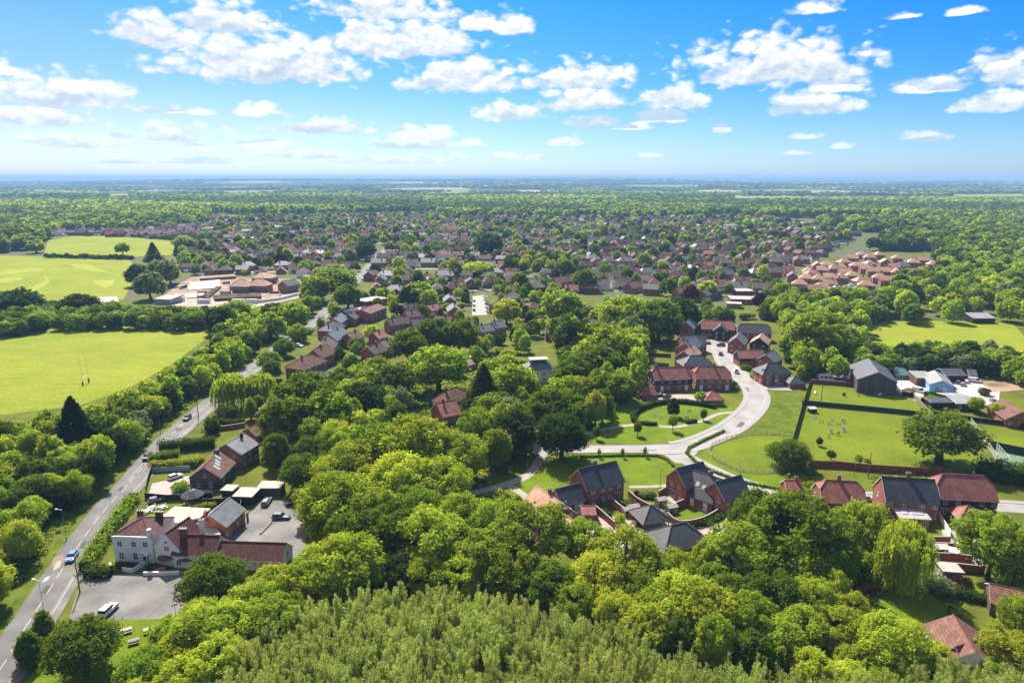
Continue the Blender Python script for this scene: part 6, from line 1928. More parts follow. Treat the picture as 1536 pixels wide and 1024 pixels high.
h.block(c, rz, w, 12, 5.6, 2.0, 'gable', BTILE, BRICK, gutter=False, win=wins('f', w, 2, 4))
c, rz, w = by_front((545, 462), (580, 456), 0, 10)
h.block(c, rz, w, 12, 4.2, .2, 'flat', FELT, BRICK, gutter=False)
# school: flat white roofs
h = House('school', 'low school with stepped flat white roofs on the edge of town', 'school')
for pa, pb, d, he in (((1096, 456), (1136, 457), 14, 3.4), ((1104, 447), (1130, 447), 12, 5.0), ((1090, 462), (1112, 463), 8, 3.0)):
    c, rz, w = by_front(pa, pb, 0, d)
    h.block(c, rz, w, d, he, .2, 'flat', FELT, BRICK_D, gutter=False, win=wins('f', w, 1, 6))

# church tower and churchyard building far left
simple('church_tower', 'square brown tower with pyramid roof among trees beyond the upper field', (112, 322), (116, 322), 22, 7, 17, 'pyr', BTILE, BRICK_B, w=7, cat='church tower', mode='base', floors=0, gutter=False, ridge=False)

# --- building site
simple('house', 'red brick new house with white roof edge on the building site', (425, 421), (441, 418), 9.0, 10, 5.4, 'gable', SLATE, BRICK, cat='house', gutter=False, faces='fl', w=14)
def shell(label, px, w_, d_, rise=4.2, rm=PTILE):
    c = at(*px, 0)
    H_ = House('unfinished_house', label, 'unfinished house')
    H_.block((c.x, c.y), R(-4), w_, d_, 5.0, rise, 'hip', rm, BRICK_B, gutter=False, win=[('f', u, z, 1.2, 1.3) for u in (-w_ * .3, 0, w_ * .3) for z in (1.5, 4)])
    for k in range(3):
        g = MB(); yy = -d_ / 2 - 1.2
        g.box(-w_ / 2 - .5, w_ / 2 + .5, yy - .5, yy + .5, 1.6 + k * 1.7, 1.68 + k * 1.7); g.build('scaffold_deck', TIMBER_P, H_.root)
    for k in range(6):
        g = MB(); xx = -w_ / 2 + k * w_ / 5; g.tube((xx, -d_ / 2 - 1.7, 0), (xx, -d_ / 2 - 1.7, 6.4), .06, .06, 6); g.build('scaffold_pole', GALV, H_.root)
shell('scaffolded new house with orange tiled roof, left of the pair on the building site', (364, 437), 15, 11)
shell('scaffolded new house with orange tiled roof, right of the pair on the building site', (390, 436), 16, 11)
shell('scaffolded new house with pale roof behind the orange roofed pair', (398, 424), 18, 11, 3.6)
simple('shed', 'pale flat site building beside the trees on the building site', (232, 456), (256, 457), 4.6, 12, 3.6, 'mono', FELT, FELT, cat='site building', mode='base', floors=0, gutter=False)
def slab_thing(name, label, px, m, h_, cat, z=0.012):
    P = ppts(px); c = sum(P, Vector()) / len(P)
    q = [(p.x - c.x, p.y - c.y) for p in P]
    ar = sum(q[i][0] * q[(i + 1) % len(q)][1] - q[(i + 1) % len(q)][0] * q[i][1] for i in range(len(q)))
    if ar < 0: q.reverse()
    g = MB(); g.prism(q, 0, h_); o = g.build(name, m, None, (c.x, c.y, z)); tag(o, label, cat); return o
slab_thing('foundation_slab', 'large pale concrete slab with blockwork at the back of the site', [(286, 424), (330, 420), (330, 432), (280, 436)], CONC, .5, 'foundation')
slab_thing('foundation_slab', 'reddish foundation slab in front of the pale concrete slab', [(278, 441), (306, 439), (308, 446), (280, 448)], BLOCK, .6, 'foundation')
slab_thing('spoil_heap', 'long dark brown bank of dug earth across the site', [(320, 446), (392, 443), (392, 448), (322, 452)], mat('dark_soil', (.10, .065, .045), .95, .1, scale=.3, var=.4), 1.8, 'spoil heap')
slab_thing('spoil_heap', 'sloping brown earth ramp beside the concrete slab', [(302, 446), (326, 431), (332, 432), (312, 449)], mat('dark_soil', (.10, .065, .045), .95, .1, scale=.3, var=.4), 1.2, 'spoil heap')
slab_thing('spoil_heap', 'reddish low soil heap at the rear edge of the site', [(300, 418), (352, 414), (354, 418), (300, 421)], EARTH, 2.0, 'spoil heap')
for i, (px, lab) in enumerate([((262, 452), 'white site cabin nearest the pale flat site building'), ((300, 455), 'white site cabin along the front of the building site'), ((352, 455), 'white site cabin in front of the orange roofed pair'), ((372, 455), 'cream site cabin at the track bend'), ((455, 418), 'white site cabin behind the red brick new house')]):
    p = at(*px, 0)
    simple('site_cabin', lab, px, (px[0] + 9, px[1]), 2.9, 3, 2.6, 'flat', FELT, WHITE, cat='site cabin', mode='base', floors=0, gutter=False, w=8)

for i_, (q, m_, lab) in enumerate([([(296, 440), (312, 440), (312, 446), (296, 447), (296, 440)], BRICK_B, 'square of low brick footings beside the reddish slab'), ([(334, 426), (346, 425), (347, 433)], FELT, 'low grey blockwork corner right of the concrete slab'),
                         ([(270, 434), (282, 430), (282, 436)], FELT, 'low grey blockwork corner left of the concrete slab'), ([(404, 440), (420, 440), (420, 446)], BRICK, 'low red brick footings in front of the red new house'), ([(330, 441), (348, 440), (348, 444), (330, 445)], FELT, 'blockwork footings left of the orange roofed pair'),
                         ([(405, 426), (416, 425), (417, 431)], BRICK_B, 'low brown brick walls between the pair and the red new house'), ([(262, 446), (276, 445)], WHITE, 'white site hoarding beside the pale flat site building'), ([(380, 455), (420, 450), (446, 443)], WHITE, 'white site hoarding along the front track')]):
    P_ = [at(*a_) for a_ in q]; o_ = P_[0]; g = MB()
    for a_, b_ in zip(P_, P_[1:]):
        d_ = b_ - a_; L_ = d_.length; an = math.atan2(d_.y, d_.x); n_ = len(g.v)
        g.box(0, L_, -.2, .2, 0, 1.6 + .3 * (i_ % 3)); ca, sa = math.cos(an), math.sin(an)
        g.v[n_:] = [(a_.x - o_.x + x * ca - y * sa, a_.y - o_.y + x * sa + y * ca, z) for x, y, z in g.v[n_:]]
    tag(g.build('footing_wall', m_, None, (o_.x, o_.y, .02)), lab, 'wall')

# --- new estate of peach roofs on the right
PEACH = [(1189, 409), (1210, 412), (1218, 406), (1234, 400), (1241, 393), (1267, 389), (1278, 383), (1293, 378), (1304, 391), (1299, 398), (1261, 411), (1279, 408), (1268, 404), (1256, 429), (1278, 426), (1328, 389), (1346, 383), (1354, 394), (1340, 396),
         (1345, 403), (1320, 411), (1332, 415), (1349, 415), (1370, 389), (1383, 386), (1400, 392), (1228, 413), (1243, 420), (1200, 420), (1212, 402), (1226, 394), (1252, 398), (1262, 396), (1246, 411), (1286, 394), (1290, 416), (1310, 402), (1305, 382), (1318, 378), (1330, 402), (1232, 425), (1300, 422), (1222, 428)]
BACKN = ['leftmost', 'second', 'third']
for i, p in enumerate(PEACH):
    c = at(*p, 7.5)
    rm = SLATE_L if i in (0, 13, 14, 17) else PTILE
    H_ = House('house', None, 'house', 'peach roofed houses of the new estate')
    ww = RND.uniform(9.5, 13)
    H_.block((c.x, c.y), R(RND.choice([-18, -12, 72, 5])), ww, RND.uniform(8, 9.4), 5.0, 3.2, 'hip' if i % 3 else 'gable', rm, BRICK, gutter=False, ridge=False, win=wins('f', ww, 2, 3) + wins('l', 8, 2, 2), chim=[(.5, 0, .8, .9)] if i % 2 else ())
    H_.root['auto'] = 'peach tiled brick house in the new estate' if rm is PTILE else 'grey roofed brick house in the new estate'
# ------------------------------------------------------------------ vehicles
TYRE = mat('tyre', (0.015, 0.015, 0.016), 0.8, 0.2, scale=4, var=.1)
RIM = mat('wheel_rim', (0.35, 0.35, 0.36), 0.3, 0.6, scale=4, var=.1, metal=.8)
CGLASS = mat('car_glass', (0.012, 0.015, 0.018), 0.05, 0.8, scale=1, var=.2)
LAMPW = mat('headlamp_glass', (0.7, 0.72, 0.74), 0.1, 0.7, scale=4, var=.05)
LAMPR = mat('tail_lamp', (0.35, 0.02, 0.02), 0.2, 0.6, scale=4, var=.1)
PLATE = mat('plate', (0.6, 0.55, 0.2), 0.5, 0.4, scale=4, var=.05)


def paint(name, col):
    m = mat('car_paint_' + name, col, 0.28, 0.6, scale=1.2, var=.04)
    m.node_tree.nodes['Principled BSDF'].inputs['Coat Weight'].default_value = .5
    return m


PAINTS = {'white': paint('white', (.72, .72, .71)), 'black': paint('black', (.012, .012, .014)), 'blue': paint('blue', (.03, .22, .46)), 'silver': paint('silver', (.42, .43, .45)), 'grey': paint('grey', (.13, .135, .145)),
          'teal': paint('teal', (.02, .10, .14)), 'red': paint('red', (.34, .025, .02)), 'navy': paint('navy', (.015, .025, .07))}
CARM = {}
CAR_SHAPE = {  # side outline of the lower body, then glasshouse bottom and roof spans
    'hatch': ([(-2.0, .35), (-2.05, .75), (-1.95, .98), (.75, .98), (1.75, .84), (2.02, .68), (2.05, .35)], (-1.93, .85), (-1.6, .15), 1.46, 2.05),
    'suv': ([(-2.2, .42), (-2.25, .9), (-2.15, 1.1), (.9, 1.1), (1.95, .98), (2.2, .8), (2.22, .42)], (-2.12, 1.0), (-1.85, .3), 1.70, 2.2),
    'estate': ([(-2.3, .35), (-2.35, .75), (-2.25, .96), (.8, .96), (2.0, .82), (2.28, .66), (2.3, .35)], (-2.22, .9), (-1.9, .1), 1.46, 2.3),
    'van': ([(-2.5, .4), (-2.52, 1.0), (-2.48, 1.15), (1.5, 1.15), (2.15, 1.0), (2.42, .8), (2.45, .4)], (-2.47, 1.6), (-2.42, .95), 2.05, 2.5),
}


def car_meshes(kind):
    if kind in CARM:
        return CARM[kind]
    out, gb, gt, zr, hl = CAR_SHAPE[kind]
    b = MB()
    n = len(out)
    cx = 0; cz = .7
    ring = []
    for y, k in ((-.9, .97), (-.84, 1.0), (.84, 1.0), (.9, .97)):
        s = len(b.v); ring.append(s)
        for (x, z) in out:
            b.v.append((x * k, y, cz + (z - cz) * (k if y in (-.9, .9) else 1)))
    for r in range(3):
        for i in range(n):
            j = (i + 1) % n
            b.f.append((ring[r] + i, ring[r] + j, ring[r + 1] + j, ring[r + 1] + i)); b.mi.append(0)
    b.f.append(tuple(ring[0] + i for i in reversed(range(n)))); b.mi.append(0)
    b.f.append(tuple(ring[3] + i for i in range(n))); b.mi.append(0)
    zb = out[2][1] - .02
    # roof panel and pillars carry the paint
    def frustum(m, x0, x1, X0, X1, z0, z1, y0, y1, mi=0):
        v = [(x0, -y0, z0), (x1, -y0, z0), (x1, y0, z0), (x0, y0, z0), (X0, -y1, z1), (X1, -y1, z1), (X1, y1, z1), (X0, y1, z1)]
        s = len(m.v); m.v.extend(v)
        for q in ((0, 3, 2, 1), (4, 5, 6, 7), (0, 1, 5, 4), (1, 2, 6, 5), (2, 3, 7, 6), (3, 0, 4, 7)):
            m.f.append(tuple(s + i for i in q)); m.mi.append(mi)
    frustum(b, gt[0] - .03, gt[1] + .05, gt[0] + .1, gt[1] - .12, zr - .06, zr, .68, .6)
    if kind == 'van':
        frustum(b, -2.46, .3, -2.40, .3, zb, zr - .03, .86, .76)
    g = MB(); frustum(g, gb[0], gb[1], gt[0], gt[1], zb, zr - .055, .80, .66)
    w = MB(); w.smooth = False
    w.tube((0, -.11, 0), (0, .11, 0), .33, .33, 14)
    r = MB(); r.tube((0, -.118, 0), (0, .118, 0), .2, .2, 10)
    h = MB(); h.box(-.06, .05, -.2, .2, -.08, .08)
    CARM[kind] = (b.mesh('body', PAINTS['grey']), g.mesh('glasshouse', CGLASS), w.mesh('tyre', TYRE), r.mesh('rim', RIM), h.mesh('headlight', LAMPW), h.mesh('tail_light', LAMPR))
    return CARM[kind]


def car(px, to, kind, col, label, full=True, group=None, name=None):
    """car at a photo pixel, its nose towards a second pixel"""
    p = at(*px); q = at(*to)
    rz = math.atan2(q.y - p.y, q.x - p.x)
    me = car_meshes(kind)
    e = empty(name or ('van' if kind == 'van' else 'parked_car'), (p.x, p.y, .02), rz, label, 'van' if kind == 'van' else 'car', group)
    def slot(o):
        o.material_slots[0].link = 'OBJECT'; o.material_slots[0].material = PAINTS[col]
    slot(link('body', me[0], e)); link('glasshouse', me[1], e)
    hl = CAR_SHAPE[kind][4]
    if full:
        for x in (-hl * .62, hl * .64):
            for y in (-.8, .8):
                w = link('wheel', me[2], e, (x, y, .33)); link('rim', me[3], w)
        for y in (-.62, .62):
            link('headlight', me[4], e, (hl - .03, y, .68)); link('tail_light', me[5], e, (-hl + .0, y, .78 if kind != 'van' else .9))
    return e


car((108, 838), (99, 851), 'hatch', 'blue', 'bright blue car driving on the main road past the pub', name='car')
car((163, 918), (176, 906), 'suv', 'white', 'white car with black glass parked alone in the front car park')
car((221, 688), (212, 699), 'suv', 'black', 'black car on the main road below the clipped hedge', name='car')
car((281, 629), (274, 635), 'suv', 'black', 'black car on the main road beside the slim pole', name='car')
car((263, 717), (272, 714), 'hatch', 'white', 'white car parked on the brick drive beside the barn')
car((400, 755), (407, 745), 'estate', 'grey', 'dark grey estate car in the rear car park beside the pale shelter')
car((422, 777), (437, 777), 'estate', 'teal', 'dark teal car parked crosswise in the middle of the rear car park')
car((440, 756), (432, 757), 'hatch', 'black', 'small black car in tree shade at the edge of the rear car park')
car((235, 752), (243, 750), 'hatch', 'grey', 'grey car half hidden behind the hedge at the pub garden')
car((887, 773), (893, 779), 'suv', 'black', 'black car parked beside the white garage door')
car((871, 777), (878, 783), 'hatch', 'black', 'black car parked next to the peach roofed wing')
car((955, 787), (951, 780), 'hatch', 'black', 'black car under the edge of the pyramid carport')
car((992, 775), (1000, 786), 'hatch', 'grey', 'dark car parked inside the pyramid carport')
car((1081, 519), (1074, 519), 'suv', 'black', 'black car crossing the head of the close')
car((1081, 532), (1083, 524), 'suv', 'grey', 'black and silver car in the middle of the close')
car((1103, 558), (1098, 551), 'van', 'white', 'white van at the kerb on the bend of the close')
car((1168, 577), (1180, 577), 'hatch', 'silver', 'silver car parked in front of the house with the white porch')
car((991, 594), (984, 595), 'hatch', 'black', 'black car nearest the pyramid garage on the brick forecourt')
car((1000, 595), (1008, 592), 'estate', 'navy', 'dark blue car on the brick forecourt of the black boarded semi')
car((1094, 573), (1090, 566), 'hatch', 'black', 'black car beside the right end of the red tiled semi')
car((1270, 570), (1277, 571), 'hatch', 'white', 'white car in front of the grey barn')
car((1462, 573), (1470, 574), 'van', 'white', 'white van at the edge of the farm yard by the dirt patch')
car((1444, 578), (1445, 572), 'hatch', 'silver', 'silver car between the blue workshop and the white van')
car((1437, 575), (1438, 570), 'hatch', 'grey', 'grey car beside the long low farm shed')
car((1378, 588), (1386, 590), 'van', 'white', 'white van behind the paddock corner at the farm entrance')
car((1490, 603), (1486, 600), 'hatch', 'grey', 'grey car parked at the brown bungalow')
car((1244, 556), (1254, 557), 'hatch', 'teal', 'pale blue car behind the caravan')
car((393, 492), (402, 491), 'estate', 'black', 'black car standing in the lay-by under the trees')
car((494, 561), (500, 560), 'hatch', 'blue', 'light blue car behind the low brown bungalow')
car((530, 553), (536, 549), 'van', 'white', 'white van parked among garden trees in the village')
car((468, 497), (473, 492), 'hatch', 'black', 'black car on the drive of the road-side row')
for i, (a, b, k, c_) in enumerate([((711, 452), (709, 446), 'hatch', 'silver'), ((711, 459), (709, 453), 'suv', 'white'), ((711, 466), (710, 460), 'hatch', 'black'), ((728, 446), (733, 447), 'hatch', 'white'), ((729, 451), (734, 452), 'hatch', 'silver'), ((731, 457), (736, 458), 'hatch', 'navy'), ((732, 463), (737, 464), 'suv', 'white'), ((733, 469), (738, 470), 'hatch', 'silver')]):
    car(a, b, k, c_, None, False, 'cars in the small town car park')['auto'] = c_ + ' car in the small town car park'
for i, (a, b, k, c_) in enumerate([((546, 414), (549, 411), 'hatch', 'white'), ((551, 406), (549, 409), 'suv', 'black'), ((558, 398), (561, 395), 'van', 'white'), ((543, 420), (545, 417), 'hatch', 'silver')]):
    car(a, b, k, c_, None, False, 'cars queuing on the far main road', name='car')['auto'] = c_ + (' van' if k == 'van' else ' car') + ' queuing on the far main road'

for (a, b, k, c_, lab) in [((424, 523), (431, 517), 'hatch', 'silver', 'silver car on the forecourt beside the broad hipped roof'), ((449, 520), (455, 521), 'suv', 'white', 'white car in front of the broad hipped brown roof'), ((1060, 508), (1064, 503), 'hatch', 'red', 'red car at the left side of the turning head'),
                           ((1112, 522), (1118, 521), 'hatch', 'white', 'white car between the brick gable and the red garage house'), ((1300, 750), (1310, 750), 'hatch', 'silver', 'silver car on the lane between the red and navy roofs'), ((1405, 585), (1412, 586), 'hatch', 'black', 'black car before the white workshop gable'),
                           ((1425, 582), (1432, 583), 'suv', 'silver', 'silver car in the sunny middle of the farm yard'), ((1240, 553), (1234, 553), 'hatch', 'navy', 'dark blue car behind the caravan hedge'), ((646, 481), (652, 480), 'hatch', 'white', 'white car in front of the brown tiled terrace'), ((601, 492), (607, 491), 'hatch', 'grey', 'grey car below the forward gable')]:
    car(a, b, k, c_, lab)

# caravan
p = at(1238, 570)
e = empty('caravan', (p.x, p.y, 0), R(-6), 'white and pale blue caravan parked left of the grey barn', 'caravan')
g = MB(); g.v = []; o_ = [(-3.1, .5), (-3.2, 1.4), (-2.9, 2.5), (2.4, 2.6), (3.1, 1.7), (3.2, .9), (2.9, .5)]
for y in (-1.15, 1.15):
    g.v += [(x, y, z) for x, z in o_]
g.f = [tuple(reversed(range(7))), tuple(range(7, 14))] + [(i, (i + 1) % 7, 7 + (i + 1) % 7, 7 + i) for i in range(7)]; g.mi = [0] * 9
g.build('body', WHITE, e)
for x, ww in ((-1.9, 1.1), (-.2, 1.3), (1.6, 1.0)):
    g = MB(); g.box(x - ww / 2, x + ww / 2, -1.17, -1.14, 1.35, 2.05); g.build('window', CGLASS, e)
for x in (-.4, .4):
    for y in (-1, 1):
        w_ = link('wheel', car_meshes('hatch')[2], e, (x, y, .33))

# ------------------------------------------------------------------ fences, walls, poles
def fence(label, px, h, style, m, name='fence', span=2.6, group=None, world=None, postm=None, cat='fence'):
    P = world or [at(*q) for q in px]
    o = Vector((P[0][0], P[0][1], 0))
    e = empty(name, o, 0, label, cat, group)
    pm = postm or m
    np_ = 0
    for a, b in zip(P, P[1:]):
        a = Vector((a[0], a[1], 0)) - o; b = Vector((b[0], b[1], 0)) - o
        L_ = (b - a).length; n = max(1, round(L_ / span)); d = (b - a).normalized(); nv = Vector((-d.y, d.x, 0)); ang = math.atan2(d.y, d.x)
        for i in range(n + 1):
            p = a.lerp(b, i / n)
            if np_ < 95:
                g = MB(); g.box(-.06, .06, -.06, .06, 0, h + .08); g.build('post', pm, e, p, ang); np_ += 1
        g = MB()
        if style == 'rail':
            for z in (h * .35, h * .65, h * .95):
                q0 = a; q1 = b
                g.poly([(a.x, a.y, z - .06), (b.x, b.y, z - .06), (b.x, b.y, z + .06), (a.x, a.y, z + .06)])
                g.box(0, 0, 0, 0, 0, 0) if False else None
            g2 = MB()
            for z in (h * .35, h * .65, h * .95):
                g2.box(0, L_, -.025, .025, z - .06, z + .06)
            g2.build('rails', m, e, a, ang)
        elif style == 'mesh':
            for z in (.15, h * .5, h - .03):
                g.box(0, L_, -.02, .02, z - .025, z + .025)
            k = int(L_ / .32)
            for i in range(k):
                x = i * L_ / k; g.box(x - .012, x + .012, -.012, .012, 0, h)
            g.build('netting', m, e, a, ang)
        else:
            k = max(1, int(L_ / .16))
            g.box(0, L_, -.02, .02, .04, h - .03)
            for i in range(0, k, 2):
                x = i * L_ / k; g.box(x, x + L_ / k, -.035, .035, .03, h)
            g.box(0, L_, -.05, .05, h, h + .05)
            g.build('panel', m, e, a, ang)
    return e


def gwall(label, px, h, m=BRICK, name='garden_wall', th=.24, world=None, cap=True, curve=False):
    P = world or [at(*q) for q in px]
    if curve:
        P = smooth_line(P, 4)
    o = Vector((P[0][0], P[0][1], 0))
    Q = [Vector((p[0], p[1], 0)) - o for p in P]
    A = offset_line(Q, -th / 2); B = offset_line(Q, th / 2)
    def strip(mb, A, B, z0, z1):
        n = len(A); s = len(mb.v)
        for i in range(n):
            mb.v += [(A[i].x, A[i].y, z0), (B[i].x, B[i].y, z0), (B[i].x, B[i].y, z1), (A[i].x, A[i].y, z1)]
        for i in range(n - 1):
            for k in range(4):
                j = (k + 1) % 4
                mb.f.append((s + 4 * i + k, s + 4 * i + 4 + k, s + 4 * i + 4 + j, s + 4 * i + j)); mb.mi.append(0)
        mb.f.append((s, s + 1, s + 2, s + 3)); mb.mi.append(0)
        t = s + 4 * (n - 1); mb.f.append((t + 3, t + 2, t + 1, t)); mb.mi.append(0)
    g = MB(); strip(g, A, B, 0, h)
    w = g.build(name, m, None, o); tag(w, label, 'wall')
    if cap:
        g = MB(); strip(g, offset_line(Q, -th / 2 - .05), offset_line(Q, th / 2 + .05), h + .002, h + .09); g.build('coping', PAVE, w)
    keep_line(P, .8)
    return w


TEALF = mat('teal_fence', (0.012, 0.055, 0.058), 0.7, 0.3, scale=1.5, var=.2)
fence('tall green boarded fence with pale top rail down the left side of the paddock', [(1215, 575), (1202, 618), (1189, 664)], 1.9, 'board', mat('moss_boards', (.06, .075, .035), .85, .2, scale=1.5, var=.25))
fence('dark teal boarded fence crossing the paddock', [(1203, 607), (1246, 611), (1300, 616), (1340, 620), (1384, 625)], 1.9, 'board', TEALF)
fence('grey slatted fence between paddock and stable block', [(1366, 592), (1384, 612), (1395, 624)], 1.9, 'board', TIMBER_G)
fence('white paling fence running down the right side of the paddock', [(1456, 634), (1478, 664), (1500, 700)], 1.9, 'mesh', WHITE)
fence('white netted fence at the corner of the tennis court', [(1494, 676), (1505, 688), (1514, 700)], 2.6, 'mesh', WHITE)
fence('dark teal netted fence along the back of the tennis court', [(1484, 672), (1510, 678), (1540, 684), (1570, 690)], 2.6, 'board', TEALF)
fence('dark boarded fence with posts between cabin lawn and courts', [(1400, 622), (1456, 632), (1500, 638), (1560, 645)], 1.8, 'board', mat('black_fence', (.03, .025, .022), .8, .2, scale=1.5, var=.2), postm=TIMBER)
gwall('long dark red brick wall along the bottom of the paddock', [(1214, 700), (1260, 702), (1300, 706), (1360, 710), (1425, 714)], 2.2, BRICK_D, cap=False)
gwall('red brick wall along the top of the paddock left of the barn', [(1217, 575), (1250, 577), (1290, 581)], 1.8, BRICK_D)
fence('white post and rail fence curling round the grassy basin', [(1186, 653), (1150, 651), (1119, 652), (1090, 659), (1068, 668), (1062, 678), (1068, 686), (1078, 693), (1105, 706), (1135, 710), (1165, 708)], 1.1, 'rail', TIMBER_P, span=2.2)
# estate gardens
gwall('brick garden wall beside the black car and white garage door', [(887, 763), (903, 776), (922, 793)], 1.9)
gwall('curving brick garden wall in front of the slate house', [(917, 755), (926, 764), (937, 772), (948, 778)], 1.9, curve=True)
gwall('long winding brick wall between the slate house and the gabled pair', [(942, 744), (953, 754), (966, 762), (984, 770)], 1.9, curve=True)
gwall('brick wall curving round the lower lawn of the gabled pair', [(1001, 778), (1012, 788), (1028, 791), (1055, 785), (1078, 772)], 1.9, curve=True)
gwall('brick wall between the two lawns of the gabled pair', [(1002, 769), (1016, 762), (1037, 753)], 1.9)
gwall('short brick wall beside the upper patio of the gabled pair', [(988, 745), (996, 740), (1004, 738)], 1.8)
sheet('garden_lawn', ppts([(1013, 775), (1018, 768), (1036, 761), (1056, 769), (1052, 777), (1030, 781)]), LAWN, 0.013)
sheet('garden_lawn', ppts([(966, 756), (994, 747), (1012, 754), (992, 762)]), LAWN, 0.013)
sheet('patio', ppts([(994, 745), (1012, 741), (1024, 751), (1012, 756)]), PAVE, 0.017)
sheet('patio', ppts([(1036, 758), (1046, 753), (1074, 764), (1060, 770)]), PAVE, 0.0175)
for px, lab, rot in (((941, 772), 'small garden shed with pale roof nearest the slate house', 20), ((950, 768), 'small garden shed with pale roof beside the carport', 20), ((991, 757), 'low grey store with pale roof on the upper lawn', 20), ((1007, 768), 'pale roofed garden shed against the carport wall', 20)):
    c = at(*px)
    H_ = House('garden_shed', lab, 'shed'); H_.block((c.x, c.y), R(rot), 2.8, 1.9, 1.8, .5, 'gable', FELT, TIMBER_G, gutter=False, ridge=False, ov=.12, ovg=.1, t=.08, win=[('f', -.6, .95, .8, 1.7, 'door')])
gwall('low brick wall at the far left terrace under the trees', [(728, 778), (737, 770), (748, 766), (757, 768)], 1.4)
sheet('patio', ppts([(732, 782), (740, 775), (756, 773), (758, 786), (742, 792)]), PAVE, 0.012)
# terraced gardens of the back row
sheet('patio', ppts([(1412, 792), (1470, 790), (1476, 850), (1424, 858), (1418, 830)]), PAVE, 0.010)
sheet('garden_lawn', ppts([(1380, 800), (1410, 796), (1418, 808), (1388, 809)]), LAWN, 0.0135)
sheet('garden_lawn', ppts([(1420, 868), (1462, 862), (1478, 888), (1440, 915), (1424, 890)]), LAWN, 0.0135)
sheet('garden_lawn', ppts([(1280, 895), (1330, 884), (1400, 892), (1432, 928), (1400, 960), (1310, 970)]), LAWN, 0.006)
fence('long white topped fence descending between the terraced gardens and the willow', [(1380, 800), (1393, 828), (1408, 858), (1420, 882)], 1.8, 'board', TIMBER_P)
fence('white panel fence between the two garden strips below the navy roof', [(1407, 778), (1416, 792), (1425, 806)], 1.9, 'board', WHITE)
fence('honey brown fence beside the willow below the rear extension', [(1371, 786), (1376, 796), (1381, 806)], 1.8, 'board', TIMBER)
fence('orange brown fence on the right side of the terraces', [(1458, 790), (1462, 812), (1460, 834)], 1.9, 'board', TIMBER_P)
gwall('top brick terrace wall below the garden lawn', [(1386, 812), (1405, 813), (1425, 813)], 1.5)
gwall('second brick terrace wall behind the pale canopy', [(1392, 823), (1425, 824), (1457, 827)], 1.7)
gwall('third brick terrace wall behind the oval parasol', [(1399, 838), (1430, 840), (1458, 843)], 1.7)
gwall('lowest brick terrace wall beside the garden room', [(1407, 853), (1440, 856), (1476, 860)], 1.8)
gwall('curved dark brick wall on the lawn below the willow', [(1283, 893), (1300, 886), (1318, 885), (1330, 888)], 1.7, BRICK_D, curve=True, cap=False)
c = at(1422, 866); H_ = House('garden_room', 'grey garden room with pale flat roof at the foot of the terraces', 'garden room'); H_.block((c.x, c.y), R(-8), 4.0, 3.2, 2.4, .2, 'flat', FELT, TIMBER_G, gutter=False, win=[('f', -.8, 1.1, 1.6, 2.0, 'glz'), ('l', 0, 1.2, 1, 1)])
c = at(1410, 832); H_ = House('garden_canopy', 'white framed canopy against the second terrace wall', 'canopy'); H_.block((c.x, c.y), R(-3), 3.4, 1.9, 2.0, .2, 'flat', FELT, BRICK, walls=False, gutter=False, keepout=False)
for sx in (-1, 1):
    for sy in (-1, 1):
        g = MB(); g.box(-.05, .05, -.05, .05, 0, 2.0); g.build('post', WHITE, H_.root, (sx * 1.6, sy * .85, 0))


def parasol(px, r, h, m, label, name='parasol'):
    p = at(*px)
    e = empty(name, (p.x, p.y, 0), 0, label, 'parasol')
    g = MB(); g.tube((0, 0, 0), (0, 0, h), .03, .03, 8); g.lathe([(.28, 0), (.28, .08)], 10); g.build('pole', WHITE, e)
    g = MB(); g.lathe([(r, h - .55), (r + .02, h - .42), (r * .55, h - .14), (.06, h + .05)], 8); g.build('canopy', m, e)
    return e


CANV = mat('cream_canvas', (.66, .62, .54), .9, .1, scale=2, var=.06)
CANVB = mat('brown_canvas', (.12, .07, .05), .9, .1, scale=2, var=.15)
CANVR = mat('dull_red_canvas', (.24, .085, .07), .9, .1, scale=2, var=.15)
parasol((1428, 836), 1.6, 2.4, CANV, 'cream oval parasol in front of the third terrace wall')
parasol((252, 847), 2.0, 2.6, CANVB, 'large brown parasol in front of the white pub gable')
parasol((262, 846), 1.7, 2.6, CANVB, 'smaller dark brown parasol beside the large one at the pub')
parasol((284, 847), 2.2, 2.5, CANVR, 'dull red parasol under the maroon pub wing')
parasol((302, 843), 1.5, 2.4, CANV, 'pale parasol at the right end of the pub terrace')
gwall('low white retaining wall in front of the pub terrace', [(216, 862), (245, 862), (269, 861)], .8, RENDER_W, cap=False, th=.5)
gwall('white curved ramp wall beside the pub door', [(184, 856), (198, 858), (208, 853), (219, 846)], 1.0, RENDER_W, curve=True, cap=False)
gwall('low red brick planter wall at the pub terrace', [(222, 857), (236, 857), (249, 856)], .9, BRICK, cap=False, th=.6)
o_ = slab_thing('step_ramp', 'narrow orange brick steps at the left corner of the pub', [(160, 862), (163, 862), (168, 845), (164, 844)], BLOCK, .25, 'steps')
fence('dark boarded fence below the brick drive', [(218, 748), (250, 751), (290, 750), (318, 747)], 1.8, 'board', CLAD_B)
fence('dark fence between pub garden and the sheds', [(300, 757), (318, 757), (340, 756)], 1.8, 'board', CLAD_B)
fence('grey boarded fence facing the road beside the brick drive', [(228, 709), (223, 722), (219, 740)], 1.9, 'board', CLAD_B)
fence('pale fence along the far edge of the brick drive', [(229, 709), (255, 707), (285, 706)], 1.6, 'board', mat('pale_blue_boards', (.33, .38, .38), .7, .3, scale=1.5, var=.08))
fence('dark fence at the right edge of the brick wing by the rear car park', [(363, 752), (362, 765), (357, 776)], 2.0, 'board', CLAD_B)
